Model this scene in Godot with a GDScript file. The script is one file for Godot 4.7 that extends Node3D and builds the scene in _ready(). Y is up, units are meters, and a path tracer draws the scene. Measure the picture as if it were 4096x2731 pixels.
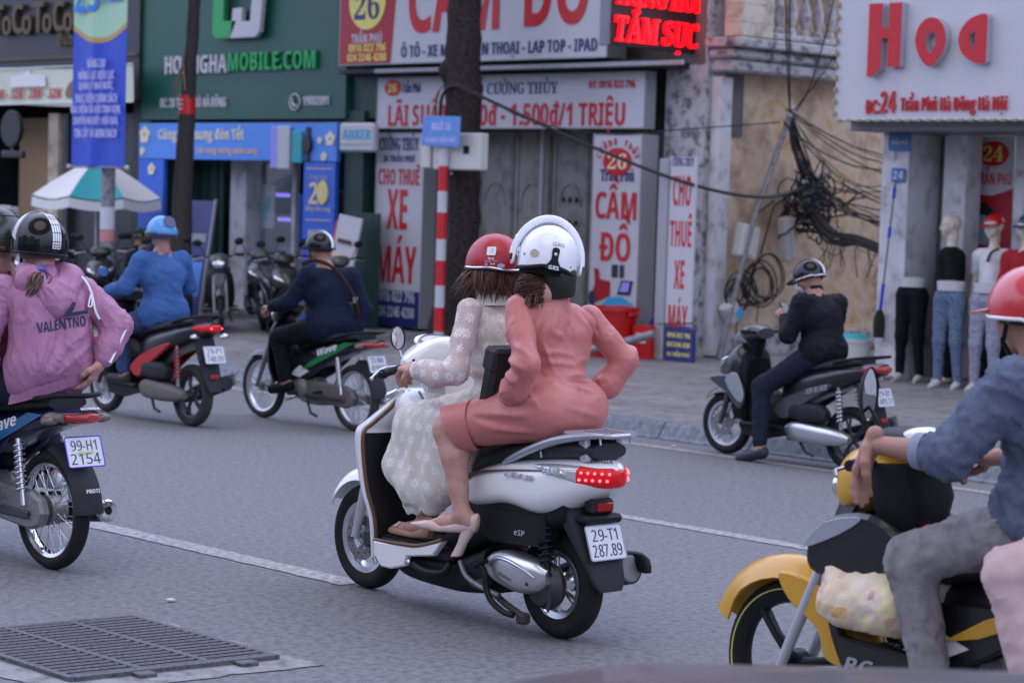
extends Node3D

class MB:
	var v := PackedVector3Array()
	var uv := PackedVector2Array()
	var ix := PackedInt32Array()
	var xf := Transform3D()

	func _orient(tri: PackedInt32Array, base: int) -> void:
		var c := Vector3.ZERO
		for i in range(base, v.size()):
			c += v[i]
		c /= maxf(1.0, v.size() - base)
		var vol := 0.0
		for i in range(0, tri.size(), 3):
			vol += (v[tri[i]] - c).dot((v[tri[i + 1]] - c).cross(v[tri[i + 2]] - c))
		if vol < 0.0:
			for i in range(0, tri.size(), 3):
				var t := tri[i + 1]
				tri[i + 1] = tri[i + 2]
				tri[i + 2] = t
		ix.append_array(tri)

	func grid(rows: Array, closed := false, caps := 0, auto := true) -> MB:
		var base := v.size()
		var m: int = rows[0].size()
		var n: int = rows.size()
		for i in n:
			var r = rows[i]
			for j in m:
				v.append(xf * r[j])
				uv.append(Vector2(float(j) / maxf(1.0, m - 1), float(i) / maxf(1.0, n - 1)))
		var tri := PackedInt32Array()
		var mm := m if closed else m - 1
		for i in n - 1:
			for j in mm:
				var a := base + i * m + j
				var b := base + i * m + (j + 1) % m
				var c := a + m
				var d := b + m
				tri.append_array([a, b, d, a, d, c])
		for side in [1, 2]:
			if caps & side:
				var r = rows[0] if side == 1 else rows[n - 1]
				var s := v.size()
				var mid := Vector3.ZERO
				for j in m:
					v.append(xf * r[j])
					uv.append(Vector2.ZERO)
					mid += xf * r[j]
				v.append(mid / m)
				uv.append(Vector2.ZERO)
				for j in m:
					if side == 1:
						tri.append_array([s + (j + 1) % m, s + j, s + m])
					else:
						tri.append_array([s + j, s + (j + 1) % m, s + m])
		if auto:
			_orient(tri, base)
		else:
			ix.append_array(tri)
		return self

	func quad(a: Vector3, b: Vector3, c: Vector3, d: Vector3) -> MB:
		var s := v.size()
		v.append_array([xf * a, xf * b, xf * c, xf * d])
		uv.append_array([Vector2(0, 1), Vector2(1, 1), Vector2(1, 0), Vector2(0, 0)])
		ix.append_array([s, s + 1, s + 2, s, s + 2, s + 3])
		return self

	func tri3(a: Vector3, b: Vector3, c: Vector3) -> MB:
		var s := v.size()
		v.append_array([xf * a, xf * b, xf * c])
		uv.append_array([Vector2.ZERO, Vector2(1, 0), Vector2(0.5, 1)])
		ix.append_array([s, s + 1, s + 2])
		return self

	func box(c: Vector3, s: Vector3, b := 0.0, rot := Basis()) -> MB:
		var keep := xf
		xf = xf * Transform3D(rot, c)
		var h := s * 0.5
		if b <= 0.0:
			var q := [[1, 2, 0], [2, 0, 1], [0, 1, 2]]
			for f in q:
				for sg in [-1.0, 1.0]:
					var e := [Vector3.ZERO, Vector3.ZERO, Vector3.ZERO, Vector3.ZERO]
					var k := 0
					for st in [[-1.0, -1.0], [1.0, -1.0], [1.0, 1.0], [-1.0, 1.0]]:
						var p := Vector3.ZERO
						p[f[2]] = sg * h[f[2]]
						p[f[0]] = st[0] * sg * h[f[0]]
						p[f[1]] = st[1] * h[f[1]]
						e[k] = p
						k += 1
					quad(e[0], e[1], e[2], e[3])
		else:
			b = minf(b, minf(h.x, minf(h.y, h.z)) * 0.98)
			var base := v.size()
			var tri := PackedInt32Array()
			for ax in 3:
				var a1 := (ax + 1) % 3
				var a2 := (ax + 2) % 3
				for sg in [-1.0, 1.0]:
					var p: Array[Vector3] = []
					for st in [[-1.0, -1.0], [1.0, -1.0], [1.0, 1.0], [-1.0, 1.0]]:
						var q := Vector3.ZERO
						q[ax] = sg * h[ax]
						q[a1] = st[0] * sg * (h[a1] - b)
						q[a2] = st[1] * (h[a2] - b)
						p.append(q)
					quad(p[0], p[1], p[2], p[3])
				for s1 in [-1.0, 1.0]:
					for s2 in [-1.0, 1.0]:
						var q: Array[Vector3] = []
						for st in [[-1.0, 0], [1.0, 0], [1.0, 1], [-1.0, 1]]:
							var r := Vector3.ZERO
							r[ax] = st[0] * (h[ax] - b)
							r[a1] = s1 * (h[a1] - (b if st[1] == 1 else 0.0))
							r[a2] = s2 * (h[a2] - (0.0 if st[1] == 1 else b))
							q.append(r)
						if s1 * s2 > 0:
							quad(q[0], q[1], q[2], q[3])
						else:
							quad(q[3], q[2], q[1], q[0])
			for sx in [-1.0, 1.0]:
				for sy in [-1.0, 1.0]:
					for sz in [-1.0, 1.0]:
						var p1 := Vector3(sx * h.x, sy * (h.y - b), sz * (h.z - b))
						var p2 := Vector3(sx * (h.x - b), sy * h.y, sz * (h.z - b))
						var p3 := Vector3(sx * (h.x - b), sy * (h.y - b), sz * h.z)
						if sx * sy * sz > 0:
							tri3(p1, p2, p3)
						else:
							tri3(p1, p3, p2)
		xf = keep
		return self

	func tube(pts: Array, r, n := 8, caps := 3, flat := 1.0, up := Vector3.UP) -> MB:
		var rows := []
		var k := pts.size()
		var side := Vector3.ZERO
		for i in k:
			var t: Vector3 = (pts[mini(i + 1, k - 1)] - pts[maxi(i - 1, 0)]).normalized()
			if side == Vector3.ZERO:
				side = t.cross(up if absf(t.dot(up)) < 0.95 else Vector3.RIGHT).normalized()
			else:
				side = (side - t * side.dot(t)).normalized()
			var u := side.cross(t)
			var rr: float = r[i] if r is Array else r
			var ring := PackedVector3Array()
			for j in n:
				var a := TAU * j / n
				ring.append(pts[i] + side * cos(a) * rr + u * sin(a) * rr * flat)
			rows.append(ring)
		return grid(rows, true, caps)

	func lathe(prof: Array, t := Transform3D(), n := 20, from := 0.0, to := TAU) -> MB:
		var keep := xf
		xf = xf * t
		var closed := absf(to - from - TAU) < 0.001
		var seg := []
		for i in prof.size():
			var sharp := false
			if i > 0 and i < prof.size() - 1:
				var a: Vector2 = (prof[i] - prof[i - 1]).normalized()
				var b: Vector2 = (prof[i + 1] - prof[i]).normalized()
				sharp = a.dot(b) < 0.8
			seg.append(prof[i])
			if sharp or i == prof.size() - 1:
				if seg.size() > 1:
					var rows := []
					for p in seg:
						var ring := PackedVector3Array()
						for j in (n if closed else n + 1):
							var an := from + (to - from) * j / n
							ring.append(Vector3(cos(an) * p.x, p.y, -sin(an) * p.x))
						rows.append(ring)
					grid(rows, closed, 0, false)
				seg = [prof[i]]
		xf = keep
		return self

	func prism(poly: Array, depth: float, bevel := 0.0, t := Transform3D(), smooth := false) -> MB:
		var keep := xf
		xf = xf * t
		var p := PackedVector2Array(poly)
		if not Geometry2D.is_polygon_clockwise(p):
			p.reverse()
		var n := p.size()
		var ins := PackedVector2Array()
		for i in n:
			var e1 := (p[i] - p[(i + n - 1) % n]).normalized()
			var e2 := (p[(i + 1) % n] - p[i]).normalized()
			var nm := (Vector2(e1.y, -e1.x) + Vector2(e2.y, -e2.x)).normalized()
			ins.append(p[i] + nm * bevel)
		var tri := Geometry2D.triangulate_polygon(ins if bevel > 0.0 else p)
		var hz := depth * 0.5
		for sg in [1.0, -1.0]:
			var s := v.size()
			for q in (ins if bevel > 0.0 else p):
				v.append(xf * Vector3(q.x, q.y, sg * hz))
				uv.append(q)
			for i in range(0, tri.size(), 3):
				var a := v[s + tri[i]]
				var nn := (v[s + tri[i + 1]] - a).cross(v[s + tri[i + 2]] - a)
				var want := xf.basis * Vector3(0, 0, sg)
				if nn.dot(want) >= 0.0:
					ix.append_array([s + tri[i], s + tri[i + 1], s + tri[i + 2]])
				else:
					ix.append_array([s + tri[i], s + tri[i + 2], s + tri[i + 1]])
		var lv := [[ins, hz], [p, hz - bevel], [p, -hz + bevel], [ins, -hz]] if bevel > 0.0 else [[p, hz], [p, -hz]]
		if smooth:
			var rows := []
			for l in lv:
				var r := PackedVector3Array()
				for q in l[0]:
					r.append(Vector3(q.x, q.y, l[1]))
				rows.append(r)
			grid(rows, true)
		else:
			for k in lv.size() - 1:
				for i in n:
					var j := (i + 1) % n
					var a: Vector2 = lv[k][0][i]
					var b: Vector2 = lv[k][0][j]
					var c: Vector2 = lv[k + 1][0][j]
					var d: Vector2 = lv[k + 1][0][i]
					quad(Vector3(b.x, b.y, lv[k][1]), Vector3(a.x, a.y, lv[k][1]), Vector3(d.x, d.y, lv[k + 1][1]), Vector3(c.x, c.y, lv[k + 1][1]))
		xf = keep
		return self

	func ball(c: Vector3, r: Vector3, n := 12, rot := Basis()) -> MB:
		var rows := []
		for i in n / 2 + 1:
			var la := PI * i / (n / 2)
			var ring := PackedVector3Array()
			for j in n:
				var lo := TAU * j / n
				ring.append(c + rot * (Vector3(sin(la) * cos(lo), cos(la), sin(la) * sin(lo)) * r))
			rows.append(ring)
		return grid(rows, true)

	func add(o: MB, t := Transform3D()) -> MB:
		var s := v.size()
		for p in o.v:
			v.append(xf * (t * p))
		uv.append_array(o.uv)
		var flip := t.basis.determinant() < 0.0
		for i in range(0, o.ix.size(), 3):
			if flip:
				ix.append_array([s + o.ix[i], s + o.ix[i + 2], s + o.ix[i + 1]])
			else:
				ix.append_array([s + o.ix[i], s + o.ix[i + 1], s + o.ix[i + 2]])
		return self

	func normals() -> PackedVector3Array:
		var nm := PackedVector3Array()
		nm.resize(v.size())
		for i in range(0, ix.size(), 3):
			var a := ix[i]
			var b := ix[i + 1]
			var c := ix[i + 2]
			var f := (v[b] - v[a]).cross(v[c] - v[a])
			nm[a] += f
			nm[b] += f
			nm[c] += f
		for i in nm.size():
			var l := nm[i].length()
			nm[i] = nm[i] / l if l > 1e-14 else Vector3.UP
		return nm

	func commit() -> ArrayMesh:
		var nm := normals()
		var fx := ix.duplicate()
		for i in range(0, fx.size(), 3):
			var t := fx[i + 1]
			fx[i + 1] = fx[i + 2]
			fx[i + 2] = t
		var a := []
		a.resize(Mesh.ARRAY_MAX)
		a[Mesh.ARRAY_VERTEX] = v
		a[Mesh.ARRAY_NORMAL] = nm
		a[Mesh.ARRAY_TEX_UV] = uv
		a[Mesh.ARRAY_INDEX] = fx
		var m := ArrayMesh.new()
		m.add_surface_from_arrays(Mesh.PRIMITIVE_TRIANGLES, a)
		return m

class Blob:
	var o: Vector3
	var h: float
	var k: float
	var nx: int
	var ny: int
	var nz: int
	var e := PackedFloat32Array()

	func _init(bones: Array, cell: float, kk: float) -> void:
		h = cell
		k = kk
		var lo := Vector3(1e9, 1e9, 1e9)
		var hi := -lo
		for b in bones:
			var ra: float = b[1]
			var rb: float = b[3]
			var r := maxf(ra, rb) + 3.0 * h + 1.2 / k
			for q in [b[0], b[2]]:
				lo = lo.min(q - Vector3(r, r, r))
				hi = hi.max(q + Vector3(r, r, r))
		o = lo
		nx = int((hi.x - lo.x) / h) + 2
		ny = int((hi.y - lo.y) / h) + 2
		nz = int((hi.z - lo.z) / h) + 2
		e.resize(nx * ny * nz)
		var reach := 3.6 / k + h
		for b in bones:
			var a: Vector3 = b[0]
			var ra: float = b[1]
			var rb: float = b[3]
			var ab: Vector3 = b[2] - a
			var l2 := maxf(ab.length_squared(), 1e-9)
			var sg := 1.0 if b.size() < 5 else float(b[4])
			var m := maxf(ra, rb) + reach
			var mn: Vector3 = (a.min(b[2]) - Vector3(m, m, m) - o) / h
			var mx: Vector3 = (a.max(b[2]) + Vector3(m, m, m) - o) / h
			var x0 := maxi(0, int(mn.x))
			var x1 := mini(nx - 1, int(mx.x) + 1)
			for z in range(maxi(0, int(mn.z)), mini(nz - 1, int(mx.z) + 1) + 1):
				for y in range(maxi(0, int(mn.y)), mini(ny - 1, int(mx.y) + 1) + 1):
					var row := (z * ny + y) * nx
					var qy := o.y + y * h - a.y
					var qz := o.z + z * h - a.z
					var dyz := qy * ab.y + qz * ab.z
					var qx := o.x + x0 * h - a.x
					for x in range(x0, x1 + 1):
						var t := clampf((qx * ab.x + dyz) / l2, 0.0, 1.0)
						var ex := qx - ab.x * t
						var ey := qy - ab.y * t
						var ez := qz - ab.z * t
						var d := sqrt(ex * ex + ey * ey + ez * ez) - ra - (rb - ra) * t
						if d < reach:
							e[row + x] += sg * exp(-k * maxf(d, -0.12))
						qx += h

	func f(i: int) -> float:
		return log(maxf(e[i], 1e-7))

	func mesh() -> MB:
		var mb := MB.new()
		var vi := PackedInt32Array()
		vi.resize(e.size())
		vi.fill(-1)
		var sx := 1
		var sy := nx
		var sz := nx * ny
		var step := [sx, sy, sz]
		var off := [0, sx, sy, sx + sy, sz, sz + sx, sz + sy, sz + sx + sy]
		var edges := [[0, 1], [2, 3], [4, 5], [6, 7], [0, 2], [1, 3], [4, 6], [5, 7], [0, 4], [1, 5], [2, 6], [3, 7]]
		var cp := [Vector3(0, 0, 0), Vector3(1, 0, 0), Vector3(0, 1, 0), Vector3(1, 1, 0), Vector3(0, 0, 1), Vector3(1, 0, 1), Vector3(0, 1, 1), Vector3(1, 1, 1)]
		for z in range(1, nz - 1):
			for y in range(1, ny - 1):
				var row := (z * ny + y) * nx
				for x in range(1, nx - 1):
					var i := row + x
					var ins := e[i] > 1.0
					for ax in 3:
						var st: int = step[ax]
						if (e[i + st] > 1.0) == ins:
							continue
						var b: int = step[(ax + 1) % 3]
						var c: int = step[(ax + 2) % 3]
						var cells := [i, i - b, i - b - c, i - c]
						var q := [0, 0, 0, 0]
						for n in 4:
							var ci: int = cells[n]
							if vi[ci] < 0:
								var s := Vector3.ZERO
								var cnt := 0
								for ed in edges:
									var i0: int = ci + off[ed[0]]
									var i1: int = ci + off[ed[1]]
									if (e[i0] > 1.0) != (e[i1] > 1.0):
										var f0 := f(i0)
										var f1 := f(i1)
										f0 = clampf(f0, -k * h * 1.5, k * h * 1.5)
										f1 = clampf(f1, -k * h * 1.5, k * h * 1.5)
										s += (cp[ed[0]] as Vector3).lerp(cp[ed[1]], f0 / (f0 - f1))
										cnt += 1
								var cz := ci / sz
								var cy := (ci - cz * sz) / sy
								var cx := ci - cz * sz - cy * sy
								vi[ci] = mb.v.size()
								mb.v.append(o + (Vector3(cx, cy, cz) + s / maxf(1.0, cnt)) * h)
								mb.uv.append(Vector2.ZERO)
							q[n] = vi[ci]
						if ins:
							mb.ix.append_array([q[0], q[1], q[2], q[0], q[2], q[3]])
						else:
							mb.ix.append_array([q[0], q[2], q[1], q[0], q[3], q[2]])
		return mb

	func at(p: Vector3) -> float:
		var g := (p - o) / h
		var x := int(g.x)
		var y := int(g.y)
		var z := int(g.z)
		if x < 0 or y < 0 or z < 0 or x >= nx - 1 or y >= ny - 1 or z >= nz - 1:
			return 0.2
		var fx := g.x - x
		var fy := g.y - y
		var fz := g.z - z
		var i := (z * ny + y) * nx + x
		var a := lerpf(lerpf(f(i), f(i + 1), fx), lerpf(f(i + nx), f(i + nx + 1), fx), fy)
		i += nx * ny
		var b := lerpf(lerpf(f(i), f(i + 1), fx), lerpf(f(i + nx), f(i + nx + 1), fx), fy)
		return -lerpf(a, b, fz) / k

var M := {}
var used := {}
var noise := FastNoiseLite.new()
var fonts := {}

func numbered(n: String) -> String:
	var k: int = used.get(n, 0)
	used[n] = k + 1
	return n if k == 0 else "%s_%03d" % [n, k]

func thing(called: String, label: String, category: String, at := Vector3.ZERO, turn := 0.0, group := "") -> Node3D:
	var o := Node3D.new()
	o.name = numbered(called)
	add_child(o)
	o.position = at
	o.rotation.y = turn
	o.set_meta("label", label)
	o.set_meta("category", category)
	if group:
		o.set_meta("group", group)
	return o

func part(called: String, m, material: Material, parent: Node3D, at := Transform3D()) -> MeshInstance3D:
	var o := MeshInstance3D.new()
	o.name = called
	o.mesh = m.commit() if m is MB else m
	o.material_override = material
	parent.add_child(o, true)
	o.transform = at
	return o

func hub(called: String, parent: Node3D, at := Transform3D()) -> Node3D:
	var o := Node3D.new()
	o.name = called
	parent.add_child(o, true)
	o.transform = at
	return o

func struct(called: String, m, material: Material) -> MeshInstance3D:
	var o := part(called, m, material, self)
	o.set_meta("kind", "structure")
	return o

func col(r: float, g: float, b: float, a := 1.0) -> Color:
	var c := Color(r, g, b).linear_to_srgb()
	c.a = a
	return c

func mat(key: String, r: float, g: float, b: float, rough := 0.6, metal := 0.0) -> StandardMaterial3D:
	var m := StandardMaterial3D.new()
	m.resource_name = key
	m.albedo_color = col(r, g, b)
	m.roughness = rough
	m.metallic = metal
	if rough > 0.68 and metal == 0.0:
		m.metallic_specular = 0.3
	M[key] = m
	return m

func glow(key: String, r: float, g: float, b: float, power: float) -> StandardMaterial3D:
	var m := mat(key, r * 0.6, g * 0.6, b * 0.6, 0.4)
	m.emission_enabled = true
	m.emission = col(r, g, b)
	m.emission_energy_multiplier = power
	return m

func ntex(freq: float, ramp: Array, size := 512, seed_ := 1, oct := 4, normal := false, bump := 4.0, kind := FastNoiseLite.TYPE_SIMPLEX_SMOOTH) -> NoiseTexture2D:
	var n := FastNoiseLite.new()
	n.noise_type = kind
	n.seed = seed_
	n.frequency = freq
	n.fractal_octaves = oct
	n.fractal_gain = 0.62
	var t := NoiseTexture2D.new()
	t.width = size
	t.height = size
	t.seamless = true
	t.generate_mipmaps = false
	t.noise = n
	if normal:
		t.as_normal_map = true
		t.bump_strength = bump
	elif ramp:
		var g := Gradient.new()
		g.offsets = PackedFloat32Array(ramp.map(func(x): return x[0]))
		g.colors = PackedColorArray(ramp.map(func(x): return x[1] if x[1] is Color else Color(x[1], x[1], x[1])))
		t.color_ramp = g
	return t

func grain(m: StandardMaterial3D, tex, nrm, scale := 1.0, nscale := 0.5, world := true) -> StandardMaterial3D:
	if tex:
		m.albedo_texture = tex
	if nrm:
		m.normal_enabled = true
		m.normal_texture = nrm
		m.normal_scale = nscale
	m.uv1_triplanar = true
	m.uv1_world_triplanar = world
	m.uv1_scale = Vector3(scale, scale, scale)
	return m

func font(serif := false, bold := true) -> Font:
	var key := [serif, bold]
	if not fonts.has(key):
		var f := SystemFont.new()
		f.font_names = PackedStringArray(["Droid Serif" if serif else "Droid Sans"])
		f.font_weight = 700 if bold else 400
		fonts[key] = f
	return fonts[key]

const TONED := ["AÀÁẢÃẠ", "ÂẦẤẨẪẬ", "ĂẰẮẲẴẶ", "EÈÉẺẼẸ", "ÊỀẾỂỄỆ", "IÌÍỈĨỊ", "OÒÓỎÕỌ", "ÔỒỐỔỖỘ", "ƠỜỚỞỠỢ", "UÙÚỦŨỤ", "ƯỪỨỬỮỰ", "YỲÝỶỸỴ"]

func textmesh(text: String, opt: Dictionary) -> TextMesh:
	var t := TextMesh.new()
	t.text = text
	t.font = font(opt.get("serif", false), opt.get("bold", true))
	t.font_size = 32
	t.pixel_size = 0.01
	t.depth = 0.02
	t.curve_step = opt.get("step", 2.0)
	return t

func letters(text: String, w: float, hgt: float, m: Material, parent: Node3D, at: Vector3, opt := {}) -> MeshInstance3D:
	var fn := font(opt.get("serif", false), opt.get("bold", true))
	var plain := ""
	var marks := []   # [index, tone 0 none 1 grave 2 acute 3 hook 4 tilde 5 dot, horn, lower, hat]
	for i in text.length():
		var ch := text[i]
		if fn.has_char(ch.unicode_at(0)):
			plain += ch
			continue
		var up := ch.to_upper()
		var low := up != ch
		for row in TONED:
			var k: int = row.find(up)
			if k >= 0:
				var bs: String = row[0]
				var horn := bs == "Ơ" or bs == "Ư"
				var p := "O" if bs == "Ơ" else ("U" if bs == "Ư" else bs)
				marks.append([i, k, horn, low, bs in "ÂĂÊÔ"])
				plain += p.to_lower() if low else p
				break
	var t := textmesh(plain, opt)
	var box := t.get_aabb()
	var sx := w / maxf(box.size.x, 0.001)
	var sy := hgt / maxf(box.size.y, 0.001)
	var dp: float = opt.get("depth", 0.006)
	var o := MeshInstance3D.new()
	o.name = opt.get("name", "lettering")
	o.mesh = t
	o.material_override = m
	parent.add_child(o, true)
	var bs := Basis(Vector3(sx, 0, 0), Vector3(opt.get("skew", 0.0) * sy, sy, 0), Vector3(0, 0, dp / 0.02))
	if opt.has("turn"):
		bs = opt.turn * bs
	var c := box.get_center()
	o.transform = Transform3D(bs, at - bs * Vector3(c.x, c.y, 0.0))
	if marks:
		var cap := textmesh("H", opt).get_aabb()
		var xh := textmesh("x", opt).get_aabb()
		var y0 := cap.position.y
		var full := fn.get_string_size(plain, 0, -1, 32).x * 0.01
		var mb := MB.new()
		var bar := func(a: Vector2, b: Vector2, th: float) -> void:
			var n := (b - a).normalized().orthogonal() * th * 0.5
			mb.prism([a + n, b + n, b - n, a - n], 0.02)
		for q in marks:
			var xa := fn.get_string_size(plain.substr(0, q[0]), 0, -1, 32).x * 0.01
			var xb := fn.get_string_size(plain.substr(0, q[0] + 1), 0, -1, 32).x * 0.01
			var x := (xa + xb) * 0.5 - full * 0.5
			var top: float = y0 + (xh.size.y if q[3] else cap.size.y) + 0.025
			if q[4]:
				top += 0.055
				x += 0.045
			match q[1]:
				1: bar.call(Vector2(x - 0.04, top + 0.06), Vector2(x + 0.03, top), 0.032)
				2: bar.call(Vector2(x - 0.03, top), Vector2(x + 0.04, top + 0.06), 0.032)
				3:
					bar.call(Vector2(x - 0.03, top + 0.06), Vector2(x + 0.03, top + 0.055), 0.026)
					bar.call(Vector2(x + 0.025, top + 0.06), Vector2(x, top), 0.026)
				4: bar.call(Vector2(x - 0.05, top + 0.02), Vector2(x + 0.05, top + 0.035), 0.026)
				5: bar.call(Vector2((xa + xb) * 0.5 - full * 0.5 - 0.018, y0 - 0.055), Vector2((xa + xb) * 0.5 - full * 0.5 + 0.018, y0 - 0.055), 0.036)
			if q[2]:
				var hy: float = y0 + (xh.size.y if q[3] else cap.size.y)
				bar.call(Vector2(xb - full * 0.5 - 0.045, hy - 0.035), Vector2(xb - full * 0.5 - 0.0, hy + 0.02), 0.03)
		part("lettering_marks", mb, m, parent, o.transform)
	return o

func V(x: float, y: float, z: float) -> Vector3:
	return Vector3(x, y, z)

func spline(p: Array, sub := 6, closed := false) -> Array:
	var out := []
	var n := p.size()
	var last := n if closed else n - 1
	for i in last:
		var p0 = p[(i + n - 1) % n] if closed else p[maxi(i - 1, 0)]
		var p1 = p[i]
		var p2 = p[(i + 1) % n]
		var p3 = p[(i + 2) % n] if closed else p[mini(i + 2, n - 1)]
		for s in sub:
			var t := float(s) / sub
			out.append(0.5 * (2.0 * p1 + (p2 - p0) * t + (2.0 * p0 - 5.0 * p1 + 4.0 * p2 - p3) * t * t + (3.0 * p1 - p0 - 3.0 * p2 + p3) * t * t * t))
	if not closed:
		out.append(p[n - 1])
	return out

func sring(c: Vector3, ax: Vector3, ay: Vector3, n := 20, ex := 2.5) -> PackedVector3Array:
	var r := PackedVector3Array()
	for j in n:
		var a := TAU * (j + 0.5) / n
		var cs := cos(a)
		var sn := sin(a)
		r.append(c + ax * signf(cs) * pow(absf(cs), 2.0 / ex) + ay * signf(sn) * pow(absf(sn), 2.0 / ex))
	return r

func loft_x(sec: Array, sub := 4, n := 20, z0 := 0.0) -> MB:
	var cols := []
	for k in 5:
		cols.append(spline(sec.map(func(s): return float(s[k]) if k < s.size() else 3.0), sub))
	var rows := []
	for i in cols[0].size():
		var x: float = cols[0][i]
		var yb: float = cols[1][i]
		var yt: float = cols[2][i]
		rows.append(sring(V(x, (yb + yt) * 0.5, z0), V(0, 0, maxf(cols[3][i], 0.002)), V(0, maxf((yt - yb) * 0.5, 0.002), 0), n, cols[4][i]))
	return MB.new().grid(rows, true, 3)

func sheet(rows: Array, th: float) -> MB:
	var a := MB.new().grid(rows, false, 0, false)
	var nm := a.normals()
	var n := rows.size()
	var m: int = rows[0].size()
	var out := MB.new()
	var f := []
	var b := []
	for i in n:
		var r1 := PackedVector3Array()
		var r2 := PackedVector3Array()
		for j in m:
			var k := i * m + j
			r1.append(a.v[k] + nm[k] * th * 0.5)
			r2.append(a.v[k] - nm[k] * th * 0.5)
		f.append(r1)
		b.append(r2)
	out.grid(f, false, 0, false)
	var s := out.v.size()
	out.grid(b, false, 0, false)
	var half := out.ix.size() / 2
	for i in range(half, out.ix.size(), 3):
		var t := out.ix[i + 1]
		out.ix[i + 1] = out.ix[i + 2]
		out.ix[i + 2] = t
	var rim := []
	for j in m:
		rim.append([0, j])
	for i in range(1, n):
		rim.append([i, m - 1])
	for j in range(m - 2, -1, -1):
		rim.append([n - 1, j])
	for i in range(n - 2, 0, -1):
		rim.append([i, 0])
	for q in rim.size():
		var p1 = rim[q]
		var p2 = rim[(q + 1) % rim.size()]
		out.quad(b[p1[0]][p1[1]], b[p2[0]][p2[1]], f[p2[0]][p2[1]], f[p1[0]][p1[1]])
	return out

func coil(a: Vector3, b: Vector3, r: float, wire: float, turns: int) -> MB:
	var ax := (b - a).normalized()
	var s := ax.cross(Vector3.RIGHT if absf(ax.x) < 0.9 else Vector3.UP).normalized()
	var u := ax.cross(s)
	var pts := []
	for i in turns * 10 + 1:
		var t := float(i) / (turns * 10)
		var an := TAU * turns * t
		pts.append(a.lerp(b, t) + (s * cos(an) + u * sin(an)) * r)
	return MB.new().tube(pts, wire, 5)

func rod(a: Vector3, b: Vector3, r: float, n := 10) -> MB:
	return MB.new().tube([a, b], r, n)

func look(dir: Vector3, up := Vector3.UP) -> Basis:
	var y := dir.normalized()
	var x := y.cross(up if absf(y.dot(up)) < 0.95 else Vector3.RIGHT).normalized()
	return Basis(x, y, x.cross(y))

const KERB_Z := -14.0
const WALK_Y := -0.12

func road_y(z: float) -> float:
	return -0.034 * maxf(0.0, -6.4 - z) if z > KERB_Z else -0.034 * (-6.4 - KERB_Z)

func _ready() -> void:
	var t0 := Time.get_ticks_msec()
	var cam := Camera3D.new()
	cam.name = "camera"
	add_child(cam)
	var lens := CameraAttributesPhysical.new()
	lens.frustum_focal_length = 77.34
	lens.frustum_focus_distance = 9.3
	lens.exposure_aperture = 3.9
	lens.frustum_near = 0.1
	lens.frustum_far = 400.0
	cam.attributes = lens
	cam.fov = 17.64
	cam.near = 0.1
	cam.far = 400.0
	cam.position = V(0, 1.78, 0)
	cam.basis = Basis(YY, deg_to_rad(45.62)) * Basis(XX, deg_to_rad(-3.786)) * Basis(ZZ, deg_to_rad(1.776))
	cam.current = true
	var env := Environment.new()
	var sky := ProceduralSkyMaterial.new()
	sky.sky_top_color = col(1.85, 2.05, 3.0)
	sky.sky_horizon_color = col(0.5, 0.56, 0.86)
	sky.sky_curve = 0.25
	sky.ground_bottom_color = col(0.16, 0.16, 0.19)
	sky.ground_horizon_color = col(0.3, 0.3, 0.35)
	sky.sky_energy_multiplier = 1.0
	env.background_mode = Environment.BG_SKY
	env.sky = Sky.new()
	env.sky.sky_material = sky
	env.tonemap_mode = Environment.TONE_MAPPER_LINEAR
	env.tonemap_exposure = 1.18
	env.sdfgi_enabled = true
	env.ssao_enabled = true
	env.ssil_enabled = true
	var we := WorldEnvironment.new()
	we.name = "world"
	we.environment = env
	add_child(we)
	var sun := DirectionalLight3D.new()
	sun.name = "sun"
	sun.light_energy = 0.2
	sun.light_color = Color(1.0, 0.97, 0.95)
	sun.light_angular_distance = 40.0
	sun.shadow_enabled = true
	sun.rotation_degrees = Vector3(-68, 25, 0)
	add_child(sun)

	noise.seed = 7
	noise.frequency = 1.0
	noise.fractal_octaves = 3
	materials()
	ground()
	facades()
	print("facades ", Time.get_ticks_msec() - t0)
	street()
	print("street ", Time.get_ticks_msec() - t0)
	hero_scooter()
	print("scooter ", Time.get_ticks_msec() - t0)
	traffic()
	print("traffic ", Time.get_ticks_msec() - t0)
	people()
	print("people ", Time.get_ticks_msec() - t0)

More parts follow.
